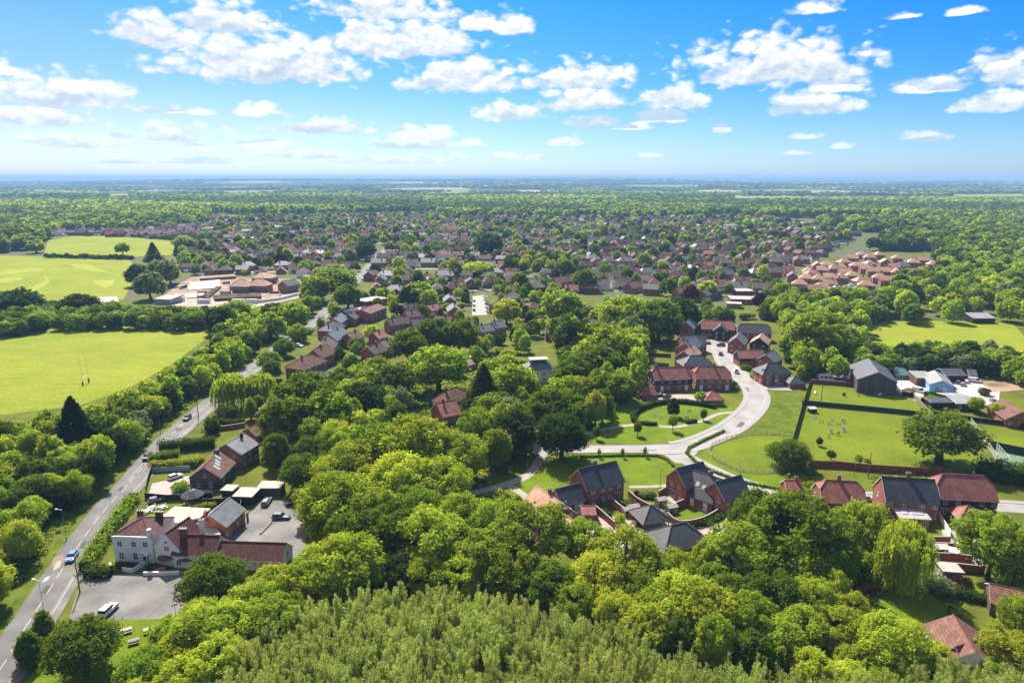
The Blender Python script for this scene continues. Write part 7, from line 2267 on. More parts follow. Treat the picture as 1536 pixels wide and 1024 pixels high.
gwall('brick wall below the cottage garden beside the road', [(311, 647), (330, 646), (350, 643), (368, 640)], 1.6)
o_ = slab_thing('parking_kerb', 'narrow raised kerb island with brown edging in the rear car park', [(389, 801), (392, 801), (409, 783), (406, 783)], TIMBER, .3, 'kerb')
# allotment and hedge fences behind estate
for i, (a, b, lab) in enumerate([((966, 547), (1003, 551), 'lowest dark fence of the gardens behind the close'), ((968, 534), (1006, 536), 'second dark fence of the gardens behind the close'), ((974, 522), (1008, 523), 'top dark fence of the gardens behind the close')]):
    fence(lab, [a, b], 1.8, 'board', CLAD_BR)
fence('white panel fence at the left end of the estate gardens', [(950, 552), (958, 563), (966, 574)], 1.8, 'board', TIMBER_P)


def lamp_post(px, h, label, arm=1.2, rz=0.0, m=GALV):
    p = at(*px)
    e = empty('street_lamp', (p.x, p.y, 0), rz, label, 'street lamp')
    g = MB(); g.tube((0, 0, 0), (0, 0, 1.2), .11, .10, 8); g.tube((0, 0, 1.2), (0, 0, h), .055, .04, 8); g.build('pole', m, e)
    if arm:
        g = MB(); g.tube((0, 0, h), (arm, 0, h + .12), .045, .04, 6); g.build('arm', m, e)
    g = MB(); g.box(arm - .1, arm + .55, -.13, .13, h + .04, h + .17); g.build('lamp_head', m, e)


def pole(px, h, label, arm=True):
    p = at(*px)
    e = empty('utility_pole', (p.x, p.y, 0), R(30), label, 'pole')
    g = MB(); g.tube((0, 0, 0), (0, 0, h), .15, .10, 8); g.build('pole', TIMBER, e)
    if arm:
        g = MB(); g.box(-.6, .6, -.05, .05, h - .5, h - .38); g.build('crossarm', TIMBER, e)


lamp_post((68, 928), 8.5, 'slim street lamp on the verge above the conical trees', rz=R(160))
lamp_post((100, 810), 8, 'street lamp beside the belt opposite the blue car', rz=R(170))
lamp_post((241, 650), 9, 'tall pale street lamp in the belt beside the clipped hedge', rz=R(10))
lamp_post((791, 708), 5.5, 'green-grey path lamp beside the footpath fork', 0.0, m=GREENP)
lamp_post((1110, 713), 5.0, 'street lamp by the lane at the end of the white rail fence', .3)
lamp_post((1178, 736), 5.0, 'street lamp on the lane behind the half-hipped house', .3)
lamp_post((1281, 715), 4.6, 'street lamp at the brick paddock wall', .3)
lamp_post((990, 730), 5.0, 'dark path lamp beside the green of the slate house', .2, m=DARKM)
lamp_post((878, 650), 5.0, 'path lamp on the grass beside the park trees', .2)
lamp_post((265, 934), 4.0, 'short dark lamp post at the corner of the front car park', .0, m=DARKM)
lamp_post((1352, 578), 7, 'tall grey floodlight post in the farm yard', .3)
pole((120, 888), 8.5, 'dark wooden pole at the left corner of the front car park')
pole((298, 628), 9, 'dark wooden pole beside the conifer shrub at the road')
pole((1302, 717), 8.0, 'dark wooden pole at the brick wall below the paddock')
pole((1231, 607), 8.0, 'slim wooden pole inside the paddock beside the teal fence')
pole((385, 545), 8.5, 'wooden pole at the roadside below the lay-by', False)
pole((742, 444), 9, 'pole at the head of the small town car park', False)

# ------------------------------------------------------------------ things on the grass
def picnic(px, rz, label, m):
    p = at(*px)
    e = empty('picnic_table', (p.x, p.y, 0), rz, label, 'picnic table', 'picnic tables on the pub lawn')
    g = MB()
    for i in range(5):
        y = -.36 + i * .18; g.box(-.95, .95, y - .075, y + .075, .72, .77)
    g.build('table_top', m, e)
    for s in (-1, 1):
        g = MB(); g.box(-.95, .95, s * .72 - .14, s * .72 + .14, .42, .47); g.build('bench', m, e)
        g = MB()
        x = s * .62
        g.tube((x, -.3, .72), (x, -.72, 0), .05, .05, 4); g.tube((x, .3, .72), (x, .72, 0), .05, .05, 4); g.box(x - .04, x + .04, -.72, .72, .36, .42); g.build('leg', m, e)


picnic((167, 948), R(35), 'pale picnic table, upper one on the lawn beside the round tree', TIMBER_P)
picnic((190, 948), R(35), 'pale picnic table in the middle of the upper row', TIMBER_P)
picnic((224, 947), R(35), 'pale picnic table set apart towards the yellow-green trees', TIMBER_P)
picnic((164, 963), R(35), 'pale picnic table touching the shade of the round tree', TIMBER_P)
picnic((201, 964), R(28), 'darker weathered picnic table below the upper row', TIMBER_G)


def garden_set(px, label, m, n=4):
    p = at(*px)
    e = empty('garden_table', (p.x, p.y, 0), RND.random(), label, 'garden table')
    g = MB(); g.lathe([(.7, .70), (.7, .74)], 14); g.build('table_top', m, e)
    g = MB(); g.tube((0, 0, 0), (0, 0, .7), .06, .06, 8); g.lathe([(.3, 0), (.3, .04)], 10); g.build('leg', m, e)
    for i in range(n):
        a = 2 * math.pi * i / n
        c = empty('garden_chair', (p.x + 1.1 * math.cos(a), p.y + 1.1 * math.sin(a), 0), a + math.pi / 2, None, 'garden chair', 'chairs round the garden tables')
        c['auto'] = 'chair at the ' + label
        g = MB(); g.box(-.24, .24, -.22, .22, .42, .46); g.build('seat', m, c)
        g = MB(); g.box(-.24, .24, -.26, -.2, .46, .9); g.build('backrest', m, c)
        for sx in (-1, 1):
            for sy in (-1, 1):
                g = MB(); g.box(sx * .2 - .025, sx * .2 + .025, sy * .18 - .025, sy * .18 + .025, 0, .42); g.build('leg', m, c)


garden_set((222, 768), 'white table nearest the hedge in the pub garden', WHITE)
garden_set((229, 763), 'white table in the middle of the pub garden', WHITE)
garden_set((245, 762), 'white table beside the cream flat roof', WHITE)
garden_set((744, 783), 'white round table on the far left terrace', WHITE)
garden_set((1438, 818), 'white table on the upper terrace', WHITE)

# rugby goal
p = at(124.5, 578); q = at(133.5, 573)
d_ = q - p
e = empty('rugby_posts', ((p.x + q.x) / 2, (p.y + q.y) / 2, 0), math.atan2(d_.y, d_.x), 'white rugby posts with dark pads on the sports field', 'rugby posts')
hw = d_.length / 2
for s in (-1, 1):
    g = MB(); g.tube((s * hw, 0, 0), (s * hw, 0, 11.5), .08, .05, 8); g.build('upright', WHITE, e)
    g = MB(); g.box(s * hw - .22, s * hw + .22, -.22, .22, 0, 1.7); g.build('pad', BLACKP, e)
g = MB(); g.tube((-hw, 0, 3.2), (hw, 0, 3.2), .1, .1, 8); g.build('crossbar', WHITE, e)

# dog training gear in the paddock
def gear(px, kind, label, m, rz=0.0):
    p = at(*px)
    e = empty({'hurdle': 'agility_hurdle', 'tunnel': 'agility_tunnel', 'bench': 'bench', 'hut': 'kennel', 'board': 'jump_wing', 'tyre': 'tyre_jump'}[kind], (p.x, p.y, 0), rz, label, 'agility gear' if kind != 'bench' else 'bench')
    if kind in ('hurdle', 'board'):
        for s in (-1, 1):
            g = MB(); g.box(s * .6 - .05, s * .6 + .05, -.35, .35, 0, .08); g.box(s * .6 - .05, s * .6 + .05, -.05, .05, .08, 1.1 if kind == 'hurdle' else 1.5); g.build('upright', m, e)
        g = MB()
        if kind == 'hurdle':
            g.tube((-.6, 0, .5), (.6, 0, .5), .03, .03, 6); g.tube((-.6, 0, .75), (.6, 0, .75), .03, .03, 6)
        else:
            g.box(-.55, .55, -.03, .03, .2, 1.45)
        g.build('bar', m, e)
    elif kind == 'tunnel':
        g = MB(); g.tube((-1.2, 0, .35), (1.2, 0, .35), .35, .35, 12)
        g.build('tube', m, e)
        for s in (-.8, .8):
            g = MB(); g.box(s - .1, s + .1, -.45, .45, 0, .06); g.build('weight', BLACKP, e)
    elif kind == 'tyre':
        g = MB()
        for i in range(12):
            a0, a1 = i * math.pi / 6, (i + 1) * math.pi / 6
            g.tube((.5 * math.cos(a0), 0, .8 + .5 * math.sin(a0)), (.5 * math.cos(a1), 0, .8 + .5 * math.sin(a1)), .1, .1, 6)
        g.build('ring', m, e)
        g = MB(); g.box(-.7, .7, -.4, .4, 0, .08); g.box(-.7, -.62, -.04, .04, .08, 1.4); g.box(.62, .7, -.04, .04, .08, 1.4); g.build('frame', TIMBER, e)
    elif kind == 'bench':
        g = MB(); g.box(-.8, .8, -.2, .2, .42, .47); g.build('seat', m, e); g = MB(); g.box(-.8, .8, .18, .23, .47, .9); g.build('backrest', m, e)
        for s in (-1, 1):
            g = MB(); g.box(s * .65 - .04, s * .65 + .04, -.18, .18, 0, .42); g.build('leg', m, e)
    else:
        g = MB(); g.box(-1.4, 1.4, -.9, .9, 0, 1.5); g.build('wall', m, e)
        g = MB(); g.slab([[(-1.6, -1.1, 1.6), (1.6, -1.1, 1.6), (1.6, 1.1, 1.95), (-1.6, 1.1, 1.95)]], .08); g.build('roof', FELT, e)
        g = MB(); g.box(-.3, .3, -.93, -.9, .02, 1.0); g.build('opening', BLACKP, e)


gear((1218, 618), 'hut', 'dark hut with pale roof at the top left of the lower paddock', CLAD_B, .1)
gear((1222, 627), 'bench', 'low white platform bench beside the dark hut', WHITE, .1)
gear((1248, 631), 'bench', 'white bench with dark legs behind the hurdles', WHITE, .2)
gear((1246, 649), 'board', 'white board jump on the left of the pair', WHITE)
gear((1265, 646), 'board', 'white board jump on the right of the pair', WHITE)
gear((1265, 634), 'tyre', 'dark tyre jump above the right board jump', TYRE)
gear((1257, 653), 'tyre', 'dark round jump below the board jumps', TYRE, .5)
gear((1232, 635), 'hurdle', 'dark hurdle left of the white bench', DARKM)
gear((1244, 637), 'hurdle', 'small dark hurdle below the white bench', DARKM, .4)
gear((1258, 638), 'hurdle', 'dark hurdle beside the tyre jump', DARKM, .2)
gear((1243, 657), 'hurdle', 'low dark hurdle near the bush', DARKM, .9)
gear((1266, 594), 'board', 'dark blue board jump in the upper paddock', PAINTS['navy'])
gear((1320, 592), 'tunnel', 'white and black tunnel in the upper paddock', WHITE, .6)
gear((1223, 590), 'tunnel', 'pale tunnel at the left fence of the upper paddock', WHITE, 1.3)
gear((1288, 594), 'hurdle', 'thin wire hurdle in the middle of the upper paddock', DARKM, .7)
for px, lab in (((982, 624), 'white bench left on the oval green'), ((991, 627), 'second white bench beside the first on the oval green'), ((1034, 618), 'pale bench at the top of the oval green'), ((1030, 628), 'dark bench near the gap of the oval hedge')):
    gear(px, 'bench', lab, WHITE if 'white' in lab else TIMBER_P, .2)

# ------------------------------------------------------------------ hedges and shrubs
hedge_px([(202, 750), (181, 778), (160, 806), (142, 834), (128, 856)], 2.8, 2.4, 'bright', 'loose bright hedge between the main road and the pub', dens=16, leaf=.2, rough=.3)
hedge_px([(230, 705), (262, 703), (306, 697)], 2.2, 2.6, 'yellow', 'clipped light green hedge in front of the brown barn')
hedge_px([(227, 694), (246, 690), (266, 687)], 3.2, 2.6, 'mid', 'rounded clipped dark hedge at the road above the brick drive')
hedge_px([(243, 676), (280, 674), (320, 670)], 3.2, 3.2, 'dark', 'tall dark hedge behind the rounded clipped hedge', rough=.25, dens=14, leaf=.22)
hedge_px([(331, 634), (345, 638), (366, 635)], 1.6, 1.8, 'dark', 'row of dark clipped bushes in the cottage garden')
hedge_px([(320, 628), (345, 624)], 1.4, 1.6, 'yellow', 'narrow light hedge below the willows')
hedge_px([(284, 763), (305, 762), (322, 760)], 1.2, 1.2, 'yellow', 'low clipped hedge along the cream flat roof')
hedge_px([(132, 862), (150, 864), (166, 862)], 2.6, 2.0, 'dark', 'dark shrubbery hedge at the left corner of the pub', rough=.3, dens=14, leaf=.22)
hedge_px([(178, 850), (200, 851)], 1.4, 1.0, 'dark', 'dark low hedge under the pub windows')
hedge_px([(951, 633), (949, 626), (957, 617), (980, 608), (1003, 604), (1028, 605), (1052, 608), (1071, 612)], 1.6, 1.6, 'dark', 'dark clipped hedge round the back of the oval green')
hedge_px([(953, 635), (968, 637), (985, 638)], 1.2, 1.2, 'dark', 'short dark hedge on the near left side of the oval green')
hedge_px([(1029, 635), (1044, 633)], 1.2, 1.2, 'dark', 'short dark hedge on the near right side of the oval green')
hedge_px([(870, 686), (930, 684), (985, 684), (1000, 690), (1010, 700)], .7, .6, 'mid', 'low hedge along the estate road above the slate house')
hedge_px([(1086, 647), (1056, 661), (1034, 672), (1030, 680), (1044, 694), (1060, 703), (1080, 712), (1120, 725), (1170, 735), (1225, 742)], .8, .6, 'mid', 'low planted hedge following the estate lane round the basin')
hedge_px([(1470, 716), (1500, 720), (1560, 728)], 6, 5.0, 'dark', 'huge dark hedge behind the tennis court corner', dens=8, leaf=.3, rough=.5)
hedge_px([(1034, 790), (1058, 786), (1082, 776)], 1.6, 1.2, 'mid', 'loose shrub hedge outside the curving brick wall', rough=.3)
hedge_px([(936, 762), (948, 758)], 2.0, 1.6, 'mid', 'clipped green hedge inside the slate house garden')
hedge_px([(900, 766), (914, 776)], 1.4, 1.3, 'dark', 'dark hedge strip behind the first garden wall')
hedge_px([(1390, 597), (1410, 596), (1420, 600)], 3.0, 2.4, 'dark', 'dark garden hedge between blue workshop and stable')
hedge_px([(1385, 605), (1400, 602)], 3.0, 2.2, 'bright', 'rounded green hedge beside the stable block')
hedge_px([(1425, 918), (1434, 928), (1440, 938)], 1.4, 1.6, 'bright', 'clipped hedge at the corner of the shaded lawn')
hedge_px([(1396, 880), (1440, 895), (1480, 905)], 2.0, 1.8, 'dark', 'dark hedge between the lower gardens', rough=.3)
for a, b, l_ in (((690, 541), (790, 546), 'long clipped hedge in the gardens left of the white villa'), ((745, 530), (790, 534), 'short clipped hedge left of the villa'), ((604, 612), (640, 611), 'dark clipped hedge in the cottage garden'), ((640, 575), (662, 572), 'low hedge under the big round tree')):
    hedge_px([a, b], 1.8, 1.8, 'bright', l_, dens=8, leaf=.35)
for a, b, l_ in (((408, 546), (428, 528), 'roadside garden hedge below the hipped roof'), ((438, 522), (452, 508), 'roadside garden hedge beside the road-side row'), ((510, 516), (536, 508), 'garden hedge behind the long pale roof')):
    hedge_px([a, b], 1.6, 1.6, 'bright', l_, dens=8, leaf=.35)
for a, b, l_ in (((800, 418), (880, 430), 'long hedge across the allotments, nearer one'), ((800, 408), (900, 412), 'long hedge across the allotments, farther one'), ((620, 425), (640, 410), 'hedge beside the far main road')):
    hedge_px([a, b], 2.5, 2.5, 'bright', l_, dens=4, leaf=.6)

for (px, r, h_, sh, lab) in [((929, 788), 1.5, 3.4, 'yellow', 'upright light green shrub in the courtyard bed'), ((935, 798), 1.8, 2.2, 'grey', 'round grey-green shrub in the courtyard bed'), ((955, 742), .9, 1.4, 'copper', 'small copper shrub at the slate house path'),
                             ((968, 744), 2.0, 1.8, 'grey', 'grey-green shrub bed behind the slate house wall'), ((976, 746), 1.6, 1.8, 'mid', 'mid-green shrub beside the grey-green bed'), ((1441, 884), 2.2, 3, 'copper', 'copper leaved shrub below the terraces'), ((1410, 888), 3.0, 3.4, 'grey', 'silvery grey shrub between willow and copper shrub'),
                             ((1130, 566), 1.8, 2.2, 'bright', 'green shrub left of the house at the bend'), ((1118, 554), 2.4, 2.4, 'mid', 'broad clipped shrub beside the white van'), ((1062, 516), 1.4, 1.8, 'mid', 'round shrub at the left kerb of the close'),
                             ((1100, 578), 1.8, 2.0, 'dark', 'dark shrub on the green corner beside the semi'), ((1104, 584), 1.6, 1.6, 'mid', 'mid-green shrub on the grass corner of the road'), ((1213, 560), 3.2, 5.0, 'dark', 'large dark bush beside the pyramid garage'),
                             ((1476, 592), 2.2, 3.2, 'dark', 'dark bush in the bungalow drive'), ((272, 738), 2.6, 3.4, 'bright', 'spreading bright shrub before the brown barn'), ((318, 650), 2.8, 6.0, 'dark', 'dark upright shrub beside the pole at the road'), ((230, 855), 1.4, 1.6, 'dark', 'round dark shrub beside the pub door'),
                             ((1300, 692), 1.0, 1.4, 'yellow', 'yellowish sapling bush at the bottom of the paddock'), ((424, 530), 2.0, 2.4, 'dark', 'dark round shrub at the roadside below the hipped roof'), ((436, 524), 2.2, 2.6, 'mid', 'mid-green shrub at the hipped house corner'), ((442, 515), 1.8, 3.0, 'bright', 'bright shrub at the road above the hipped house'), ((455, 509), 2.2, 2.6, 'bright', 'bright shrub beside the road-side row'), ((463, 501), 2.0, 3.0, 'mid', 'mid-green shrub near the drive of the road-side row'),
 ((415, 540), 2.4, 3.0, 'yellow', 'yellow-green shrub on the verge above the willows'), ((430, 538), 2.0, 2.2, 'bright', 'low bright shrub left of the brown hipped house'), ((446, 548), 1.8, 2.4, 'mid', 'shrub in front of the brown hipped house'), ((600, 505), 2.6, 3.2, 'copper', 'copper shrub, left one behind the brick gable house'), ((640, 512), 3.0, 3.4, 'copper', 'copper shrub, right one beside the brick gable house')]:
    p = at(*px); shrub(p.x, p.y, r, h_, sh, lab)
# ------------------------------------------------------------------ the town
def copy_tree(o, parent=None):
    c = o.copy(); COL.objects.link(c); c.parent = parent
    for ch in o.children:
        copy_tree(ch, c)
    return c


TOWN_Z = [at(a, b, 4) for a, b in [(275, 402), (268, 372), (300, 345), (335, 328), (640, 318), (760, 322), (900, 318), (1150, 324), (1285, 348), (1250, 376), (1190, 398), (1170, 432), (1110, 448), (1040, 446), (960, 440), (890, 432), (850, 452), (770, 470), (700, 478), (640, 470), (575, 440), (555, 420), (470, 408), (440, 416), (300, 412)]]
FARV = [at(a, b, 4) for a, b in [(70, 352), (100, 336), (200, 334), (330, 322), (340, 330), (270, 356), (130, 350)]]
FARR = [at(a, b, 4) for a, b in [(1285, 330), (1340, 324), (1500, 326), (1480, 336), (1300, 342)]]
STREET_M = mat('town_street', (.22, .215, .21), .6, .4, scale=.2, col2=(.16, .155, .15), detail=8)
slots = []
STREETS = []
yy = 452.0
k = 0
while yy < 1750:
    P = []
    for i in range(-12, 13):
        x = i * (70 + yy * .02)
        P.append(Vector((x, yy + 20 * math.sin(x / 150 + k * 1.7) + 9 * math.sin(x / 57 + k), 0)))
    STREETS.append(P)
    yy += 50 + 6 * math.sin(k * 2.1) + (yy > 900) * 4
    k += 1
for kk, P in enumerate(STREETS):
    Q = smooth_line(P, 3)
    run = []
    for p in Q:
        ok = (inside((p.x, p.y), TOWN_Z)) and free(p.x, p.y, 2) and math.sin(p.x / 90 + kk * 2.3) > -.75
        if ok:
            run.append(p)
        if (not ok or p is Q[-1]) and run:
            if len(run) > 3:
                ribbon('town_street', run, -2.6, 2.6, STREET_M, .009)
            run = []
    s = 0.0; nxt = 6.0
    for a, b in zip(Q, Q[1:]):
        L_ = (b - a).length; t = (b - a) / L_; ang = math.atan2(t.y, t.x)
        while nxt < s + L_:
            p = a + t * (nxt - s)
            for sd in (-1, 1):
                if RND.random() < .17:
                    continue
                off = sd * RND.uniform(11.5, 15.5)
                x, y = p.x - t.y * off, p.y + t.x * off
                if inside((x, y), TOWN_Z) or inside((x, y), FARV) or inside((x, y), FARR):
                    slots.append((x, y, ang + (math.pi if sd < 0 else 0) + (math.pi / 2 if RND.random() < .3 else 0) + RND.uniform(-.1, .1)))
            nxt += RND.uniform(12.5, 18.5)
        s += L_
good = []
keep_n = len(KEEP_OUT)
near_keep = [q for q in KEEP_OUT if q[1] > 380]
for (x, y, a) in slots:
    if any((x - p) ** 2 + (y - q) ** 2 < (r + 6.5) ** 2 for p, q, r in near_keep):
        continue
    if any(inside((x, y), q) for q in KEEP_POLY):
        continue
    if math.sin(x / 60 + 1) * math.sin(y / 85) > .82:                 # small greens and copses
        continue
    good.append((x, y, a))
# separate a little
sel = []
cell = {}
for g_ in good:
    c_ = (int(g_[0] // 15), int(g_[1] // 15))
    if any((g_[0] - q[0]) ** 2 + (g_[1] - q[1]) ** 2 < 11.5 ** 2 for i in (-1, 0, 1) for j in (-1, 0, 1) for q in cell.get((c_[0] + i, c_[1] + j), ())):
        continue
    cell.setdefault(c_, []).append(g_); sel.append(g_)
sel.sort(key=lambda g_: g_[1])
TOWN_NEAR = 150
PROT = []
ROOFW = {id(BTILE): 'brown tiled', id(GTILE): 'grey-brown roofed', id(SLATE): 'slate roofed', id(RTILE): 'red tiled', id(SLATE_L): 'pale grey roofed'}
for i in range(14):
    rm = [BTILE, GTILE, BTILE, GTILE, SLATE_L, BTILE, SLATE, GTILE, BTILE, GTILE, RTILE, SLATE_L, GTILE, BTILE][i]
    wm = [BRICK, BRICK_B, RENDER_W, BRICK, BRICK, BRICK_D, BRICK, RENDER_W, BRICK_B, BRICK, BRICK, BRICK_B, BRICK_D, BRICK][i]
    x, y, a = sel[i]
    w, d = 10 + (i * 37 % 10) * .6, 8.0 + (i * 17 % 5) * .35
    H_ = House('house', None, 'house', 'houses of the town')
    H_.block((x, y), a, w, d, 4.9 if i % 5 else 2.8, 2.9 + (i % 3) * .3, 'gable' if i % 4 else 'hip', rm, wm, gutter=False, ridge=False, chim=[(.6 - .25 * (i % 5), 0, .9, 1.0)] if i % 3 else (), keepout=False,
             win=wins('f', w, 2 if i % 5 else 1, 3, 1.3, 1.3) + [('l', 0, 4, 1.1, 1.1), ('r', 0, 1.4, 1.1, 1.1)])
    if i % 3 == 0:
        H_.block((x + math.sin(a) * -(d / 2 + 1.4) * -1, y - math.cos(a) * (d / 2 + 1.4)), a, 3.6, 2.9, 2.3, .6, 'mono', GLASS_L, WHITE, gutter=False, ridge=False, keepout=False)
    H_.root['auto'] = ROOFW[id(rm)] + ' ' + ('white rendered house' if wm is RENDER_W else 'brick house' if i % 5 else 'brick bungalow')
    PROT.append(H_.root)
for i, (x, y, a) in enumerate(sel[14:TOWN_NEAR]):
    o = copy_tree(PROT[RND.randrange(14)])
    o.location = (x, y, 0); o.rotation_euler = (0, 0, a)
# the rest of the town as one object
def stuff_houses(specs):
    rms = [BTILE, GTILE, SLATE, RTILE, SLATE_L, BRICK, BRICK_B, RENDER_W, GLASS, FELT]
    b = MB()
    for (x, y, a) in specs:
        ca, sa = math.cos(a), math.sin(a)
        w, d = RND.uniform(9, 17), RND.uniform(7.5, 9.5); he = 4.9 if RND.random() < .7 else 2.8; rise = RND.uniform(2.8, 3.9)
        rm = [0, 0, 0, 1, 1, 1, 1, 2, 3, 4][RND.randrange(10)]; wm = [5, 5, 6, 7][RND.randrange(4)]
        def T(p):
            return (x + p[0] * ca - p[1] * sa, y + p[0] * sa + p[1] * ca, p[2])
        X, Y = w / 2, d / 2
        q = [(-X, -Y), (X, -Y), (X, Y), (-X, Y)]
        for i in range(4):
            p0, p1 = q[i], q[(i + 1) % 4]
            b.poly([T((*p0, 0)), T((*p1, 0)), T((*p1, he)), T((*p0, he))], wm)
        s = rise / Y; o_ = .35; ze = he - o_ * s + .15; zr = he + rise + .15
        if RND.random() < .7:
            b.poly([T((X, -Y, he)), T((X, Y, he)), T((X, 0, he + rise))], wm); b.poly([T((-X, Y, he)), T((-X, -Y, he)), T((-X, 0, he + rise))], wm)
            Xo = X + .2
            b.poly([T((-Xo, -Y - o_, ze)), T((Xo, -Y - o_, ze)), T((Xo, 0, zr)), T((-Xo, 0, zr))], rm); b.poly([T((Xo, Y + o_, ze)), T((-Xo, Y + o_, ze)), T((-Xo, 0, zr)), T((Xo, 0, zr))], rm)
        else:
            L_ = X - Y * .8; Xo = X + o_
            b.poly([T((-Xo, -Y - o_, ze)), T((Xo, -Y - o_, ze)), T((L_, 0, zr)), T((-L_, 0, zr))], rm); b.poly([T((Xo, Y + o_, ze)), T((-Xo, Y + o_, ze)), T((-L_, 0, zr)), T((L_, 0, zr))], rm)
            b.poly([T((Xo, -Y - o_, ze)), T((Xo, Y + o_, ze)), T((L_, 0, zr))], rm); b.poly([T((-Xo, Y + o_, ze)), T((-Xo, -Y - o_, ze)), T((-L_, 0, zr))], rm)
        for u in (-.3, .3):
            for z in ((1.0, 3.4) if he > 4 else (1.0,)):
                for yf in (-Y - .03, Y + .03):
                    b.poly([T((u * w - .7, yf, z)), T((u * w + .7, yf, z)), T((u * w + .7, yf, z + 1.2)), T((u * w - .7, yf, z + 1.2))], 8)
        cx = RND.uniform(-.35, .35) * w
        for i in range(4):
            dx = [(-.4, -.3), (.4, -.3), (.4, .3), (-.4, .3)]
            p0, p1 = dx[i], dx[(i + 1) % 4]
            b.poly([T((cx + p0[0], p0[1], zr - .8)), T((cx + p1[0], p1[1], zr - .8)), T((cx + p1[0], p1[1], zr + 1)), T((cx + p0[0], p0[1], zr + 1))], 5)
        b.poly([T((cx - .4, -.3, zr + 1)), T((cx + .4, -.3, zr + 1)), T((cx + .4, .3, zr + 1)), T((cx - .4, .3, zr + 1))], 5)
        if RND.random() < .36:                               # pale flat extension or conservatory
            e0, e1 = RND.uniform(-X, 0), RND.uniform(.5, X)
            b.poly([T((e0, -Y - 3.4, 2.5)), T((e1, -Y - 3.4, 2.5)), T((e1, -Y - .02, 2.8)), T((e0, -Y - .02, 2.8))], 9)
            b.poly([T((e0, -Y - 3.4, 0)), T((e1, -Y - 3.4, 0)), T((e1, -Y - 3.4, 2.5)), T((e0, -Y - 3.4, 2.5))], 7)
    o = b.build('far_town', rms); tag(o, kind='stuff')


stuff_houses(sel[TOWN_NEAR:])
for (x, y, a) in sel:
    keep(x, y, 5.0)
print('town houses', len(sel))
# large pale buildings in the town
for px, w_, d_, h_, lab in (((552, 388), 12, 10, 6, 'white gabled building beside the far main road'), ((604, 352), 34, 18, 6, 'big white roofed store in the town centre'), ((700, 345), 26, 12, 5, 'low white roofed workshop in the town centre'), ((318, 348), 26, 14, 7, 'pale building among dark trees left of the town'),
                            ((1208, 340), 18, 10, 6, 'white building on the far right of the town'), ((1095, 345), 20, 12, 9, 'pale block of flats beyond the town centre'), ((495, 342), 20, 10, 5, 'white flat roofed building far left in the town'), ((372, 352), 16, 10, 6, 'white gabled hall at the left edge of the town')):
    c = at(*px)
    if True:
        H_ = House('large_building', lab, 'building'); H_.block((c.x, c.y), RND.uniform(-.5, .5), w_, d_, h_, 2.4, 'gable' if w_ < 20 else 'flat', FELT if w_ > 14 else SLATE_L, RENDER_W, gutter=False, ridge=False, win=wins('f', w_, 1, 4, 1.6, 1.4))

# trees among the houses: far ones join the woodland object, near ones are single trees
def town_trees():
    got = 0
    cells = {}
    for (x, y, a) in sel:
        cells.setdefault((int(x // 16), int(y // 16)), []).append((x, y))
    def nearhouse(x, y, r):
        c = (int(x // 16), int(y // 16))
        return any((x - q[0]) ** 2 + (y - q[1]) ** 2 < r * r for i in (-1, 0, 1) for j in (-1, 0, 1) for q in cells.get((c[0] + i, c[1] + j), ()))
    xs = [p.x for p in TOWN_Z]; ys = [p.y for p in TOWN_Z]
    hk = [q for q in KEEP_OUT[:keep_n] if q[1] > 380]
    tc = {}
    for _ in range(20000):
        x = RND.uniform(min(xs), max(xs)); y = RND.uniform(min(ys), max(ys))
        if not (inside((x, y), TOWN_Z)):
            continue
        copse = math.sin(x / 60 + 1) * math.sin(y / 85) > .8
        big = copse or RND.random() < .16
        if not big and RND.random() < .72:
            continue
        r = RND.uniform(3.6, 6.2) if big else RND.uniform(1.4, 3.0)
        if nearhouse(x, y, 5.0 + r * (.55 if big else .3)) or any((x - a) ** 2 + (y - b) ** 2 < (c + r * .5) ** 2 for a, b, c in hk) or any(inside((x, y), q) for q in KEEP_POLY):
            continue
        c = (int(x // 14), int(y // 14))
        if any((x - q[0]) ** 2 + (y - q[1]) ** 2 < ((r + q[2]) * .8) ** 2 for i in (-1, 0, 1) for j in (-1, 0, 1) for q in tc.get((c[0] + i, c[1] + j), ())):
            continue
        if not clear(x, y, r, r * 2):
            continue
        tc.setdefault(c, []).append((x, y, r))
        TREES.append(dict(x=x, y=y, r=r, h=r * RND.uniform(1.9, 2.5), kind=wpick({'round': 4, 'multi': 3, 'bush': 1.5, 'tall': .7, 'cone': .4}), shade=wpick({'yellow': 1.2, 'bright': 3, 'mid': 4, 'dark': 2.6, 'grey': .7, 'copper': .25}), label=None, group='trees among the town houses', hand=False))
        got += 1
    print('town trees', got)


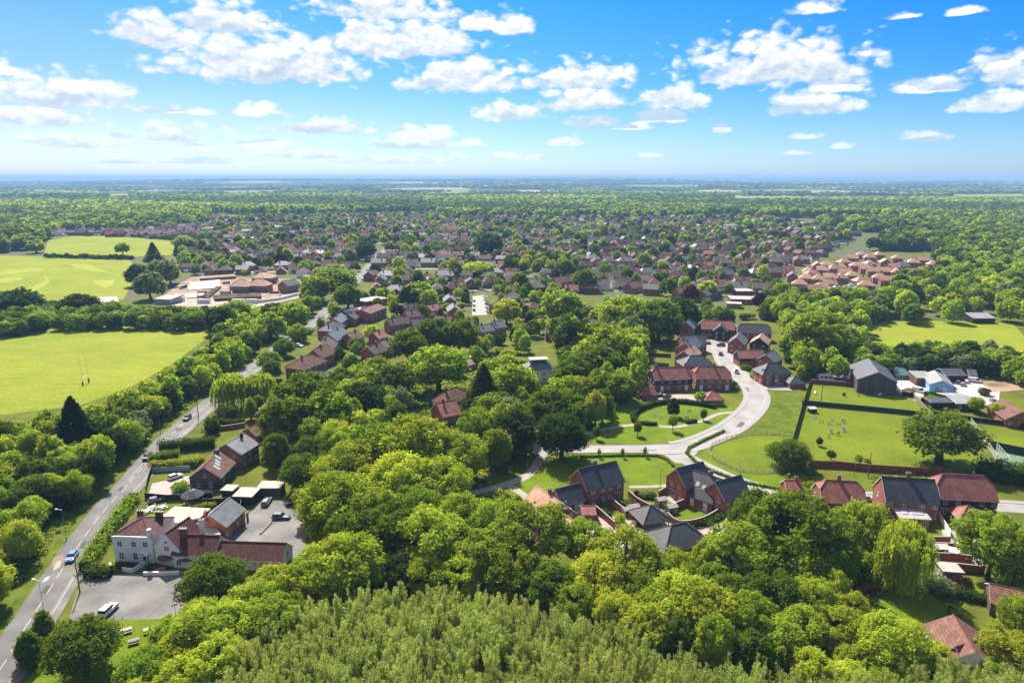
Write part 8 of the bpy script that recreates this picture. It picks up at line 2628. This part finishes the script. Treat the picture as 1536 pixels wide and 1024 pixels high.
# ground cover: coarse tussocks and low growth on banks and in gardens
def undergrowth():
    zones = [([(1180, 712), (1232, 712), (1230, 738), (1180, 738)], 220, .8),
             ([(1310, 716), (1400, 718), (1400, 742), (1310, 740)], 260, .9), ([(700, 750), (770, 738), (800, 760), (770, 790), (710, 780)], 260, .9), ([(0, 640), (120, 620), (260, 560), (330, 500), (470, 440), (440, 486), (320, 580), (205, 680), (60, 845), (0, 920)], 2600, 1.3),
             ([(400, 620), (560, 560), (760, 560), (860, 600), (760, 740), (740, 860), (480, 860), (440, 700)], 1800, 1.2), ([(860, 480), (1000, 470), (980, 560), (870, 630)], 500, 1.2), ([(880, 860), (1060, 850), (1130, 790), (1330, 800), (1320, 900), (1180, 980), (960, 940)], 1400, 1.2),
             ([(1160, 470), (1300, 440), (1330, 470), (1300, 550), (1190, 540)], 700, 1.3)]
    specs = []
    for z, n, s in zones:
        Z = ppts(z); xs = [p.x for p in Z]; ys = [p.y for p in Z]
        for _ in range(n * 2):
            x = RND.uniform(min(xs), max(xs)); y = RND.uniform(min(ys), max(ys))
            if inside((x, y), Z) and free(x, y, .4):
                specs.append((x, y, s * RND.uniform(.5, 1.4)))
    rng = np.random.RandomState(77)
    Cs, Ns, tn, mi = [], [], [], []
    for (x, y, s) in specs:
        n = 26
        d = unit(rng.normal(size=(n, 3)) + np.array([0, 0, .5])); d[:, 2] = np.abs(d[:, 2])
        Cs.append(d * np.array([s, s, s * .8]) * (.5 + .5 * rng.rand(n, 1)) + np.array([x, y, .05])); Ns.append(unit(d + rng.normal(size=d.shape) * .5)); tn.append(rng.rand(n) * .5 + .5 * rng.rand())
        mi.append(np.full(n, rng.randint(0, 2) if s < .95 else rng.randint(0, 3), np.int32))
    C = np.concatenate(Cs); N_ = np.concatenate(Ns)
    T, B_ = leaf_axes(rng, N_, .28 * (.6 + .8 * rng.rand(len(C))), .8)
    me = quads_mesh('undergrowth', C, T, B_, np.concatenate(tn), SH['bright']); me.materials.append(SH['mid']); me.materials.append(SH['dark'])
    me.polygons.foreach_set('material_index', np.concatenate(mi))
    o = bpy.data.objects.new('undergrowth', me); COL.objects.link(o); tag(o, kind='stuff')
town_trees()
plantation()
fill_all()
THINGS, REST = build_trees()
far = far_woods()
stuff_trees('far_woodland', REST + far)
undergrowth()
# ------------------------------------------------------------------ labels: what sets each thing apart
LM = [('the pub', 235, 812), ('the front car park', 205, 888), ('the blue car', 108, 838), ('the rugby posts', 129, 562), ('the blackish conifer', 105, 640), ('the brown boarded barn', 322, 702), ('the pale slate brick house', 358, 668),
      ('the rear car park', 420, 795), ('the roadside willows', 366, 588), ('the lay-by', 397, 490), ('the building site', 350, 440), ('the curved glass hall', 540, 472), ('the small town car park', 720, 456), ('the big round village tree', 657, 556),
      ('the dark conical tree', 725, 590), ('the white villa', 808, 552), ('the red tiled cottage', 665, 608), ('the footpath fork', 768, 727), ('the dark roadside tree', 843, 654), ('the slate house with garage', 895, 722), ('the peach roofed house', 818, 752),
      ('the hipped slate house', 1022, 806), ('the gabled slate pair', 1058, 716), ('the navy roofed pair', 1366, 736), ('the big willow', 1363, 842), ('the corner cottage', 1446, 950), ('the front plantation', 700, 900), ('the oval green', 1010, 620),
      ('the head of the close', 1080, 492), ('the grey barn', 1315, 562), ('the blue workshop', 1410, 568), ('the paddock oak', 1420, 655), ('the far paddock', 1410, 502), ('the field shelter', 1476, 482), ('the peach roofed estate', 1285, 402), ('the school', 1114, 450),
      ('the golf field', 100, 422), ('the upper field', 168, 372), ('the tennis court', 1524, 702), ('the picnic tables', 195, 955), ('the terraced gardens', 1432, 822), ('the black boarded semi', 1006, 566), ('the house at the bend', 1160, 556), ('the half-hipped red house', 1266, 740),
      ('the allotments', 850, 420), ('the copper tree', 1143, 455), ('the big white store', 604, 350), ('the church tower', 114, 312), ('the far white gabled building', 552, 384)]
ORD = ['', 'second ', 'third ', 'fourth ', 'fifth ', 'sixth ', 'seventh ', 'eighth ', 'ninth ', 'tenth ', 'eleventh ', 'twelfth ']


def settle(items):
    """items: (object, base phrase, x, y, z): add the closest landmark, then a count outwards from it where two still read the same"""
    rows = {}
    for o, base, x, y, z in items:
        px, py, d = proj((x, y, z))
        best = min(LM, key=lambda l: (l[1] - px) ** 2 + ((l[2] - py) * 1.6) ** 2)
        dx, dy = px - best[1], (py - best[2]) * 1.6
        rel = ('right of' if dx > 0 else 'left of') if abs(dx) > abs(dy) else ('below' if dy > 0 else 'above')
        rows.setdefault((base, rel, best[0]), []).append((math.hypot(dx, dy), o))
    for (base, rel, lm), r in rows.items():
        r.sort(key=lambda t: t[0])
        for i, (_d, o) in enumerate(r):
            n = (ORD[i] if i < len(ORD) else 'outermost ') if len(r) > 1 else ''
            if len(r) > 1 and i == 0:
                n = 'nearest '
            o['label'] = n + base + ' ' + rel + ' ' + lm
            if i >= len(ORD):
                o['label'] = 'outer ' + base + ' ' + rel + ' ' + lm


KW = {'round': 'round tree', 'multi': 'billowing tree', 'tall': 'tall narrow tree', 'airy': 'open branched tree', 'bush': 'low spreading tree', 'cone': 'conical tree', 'oak': 'broad oak', 'willow': 'weeping willow', 'conifer': 'conifer'}
OWN = {(105, 600): 'blackish conifer with drooping tiers in the belt below the rugby posts', (725, 550): 'tall dark conical tree right of the red tiled cottage', (657, 524): 'big round bright green tree alone on the village lawn', (843, 624): 'dark round tree overhanging the start of the estate road',
       (1363, 788): 'big weeping willow with long bright strands beside the terraced gardens', (1420, 620): 'broad oak with thick trunk standing alone in the paddock', (1143, 440): 'dark copper leaved tree right of the school', (118, 934): 'round mid-green tree on the pub lawn beside the picnic tables',
       (61, 917): 'upper of the two small conical trees on the road verge', (39, 948): 'lower of the two small conical trees on the road verge', (374, 598): 'thin bright conical tree in the cottage garden'}
its = []
for t in THINGS:
    o = t['obj']
    if t['kind'] == 'sapling':
        o['label'] = 'slender olive green young tree in the dense plantation along the bottom edge'
        continue
    if t.get('key') in OWN:
        o['label'] = OWN[t['key']]; continue
    sz = 'small ' if t['h'] < 6.5 else 'large ' if t['h'] > 11.5 else ''
    if not t['group']:
        o['group'] = 'single trees and copses of the village'
    its.append((o, sz + SHADE_WORD[t['shade']] + ' ' + KW[t['kind']], t['x'], t['y'], t['h'] * .6))
settle(its)
hs_ = []
for o in list(COL.objects):
    if o.parent is None and o.get('auto') and not o.get('label'):
        hs_.append((o, o['auto'], o.location.x, o.location.y, 3.0))
chairs = [r for r in hs_ if r[0]['category'] == 'garden chair']
for r in chairs:
    r[0]['label'] = r[1]
settle([r for r in hs_ if r[0]['category'] != 'garden chair'])
for o in list(COL.objects):
    if o.parent is None and o.get('auto'):
        del o['auto']
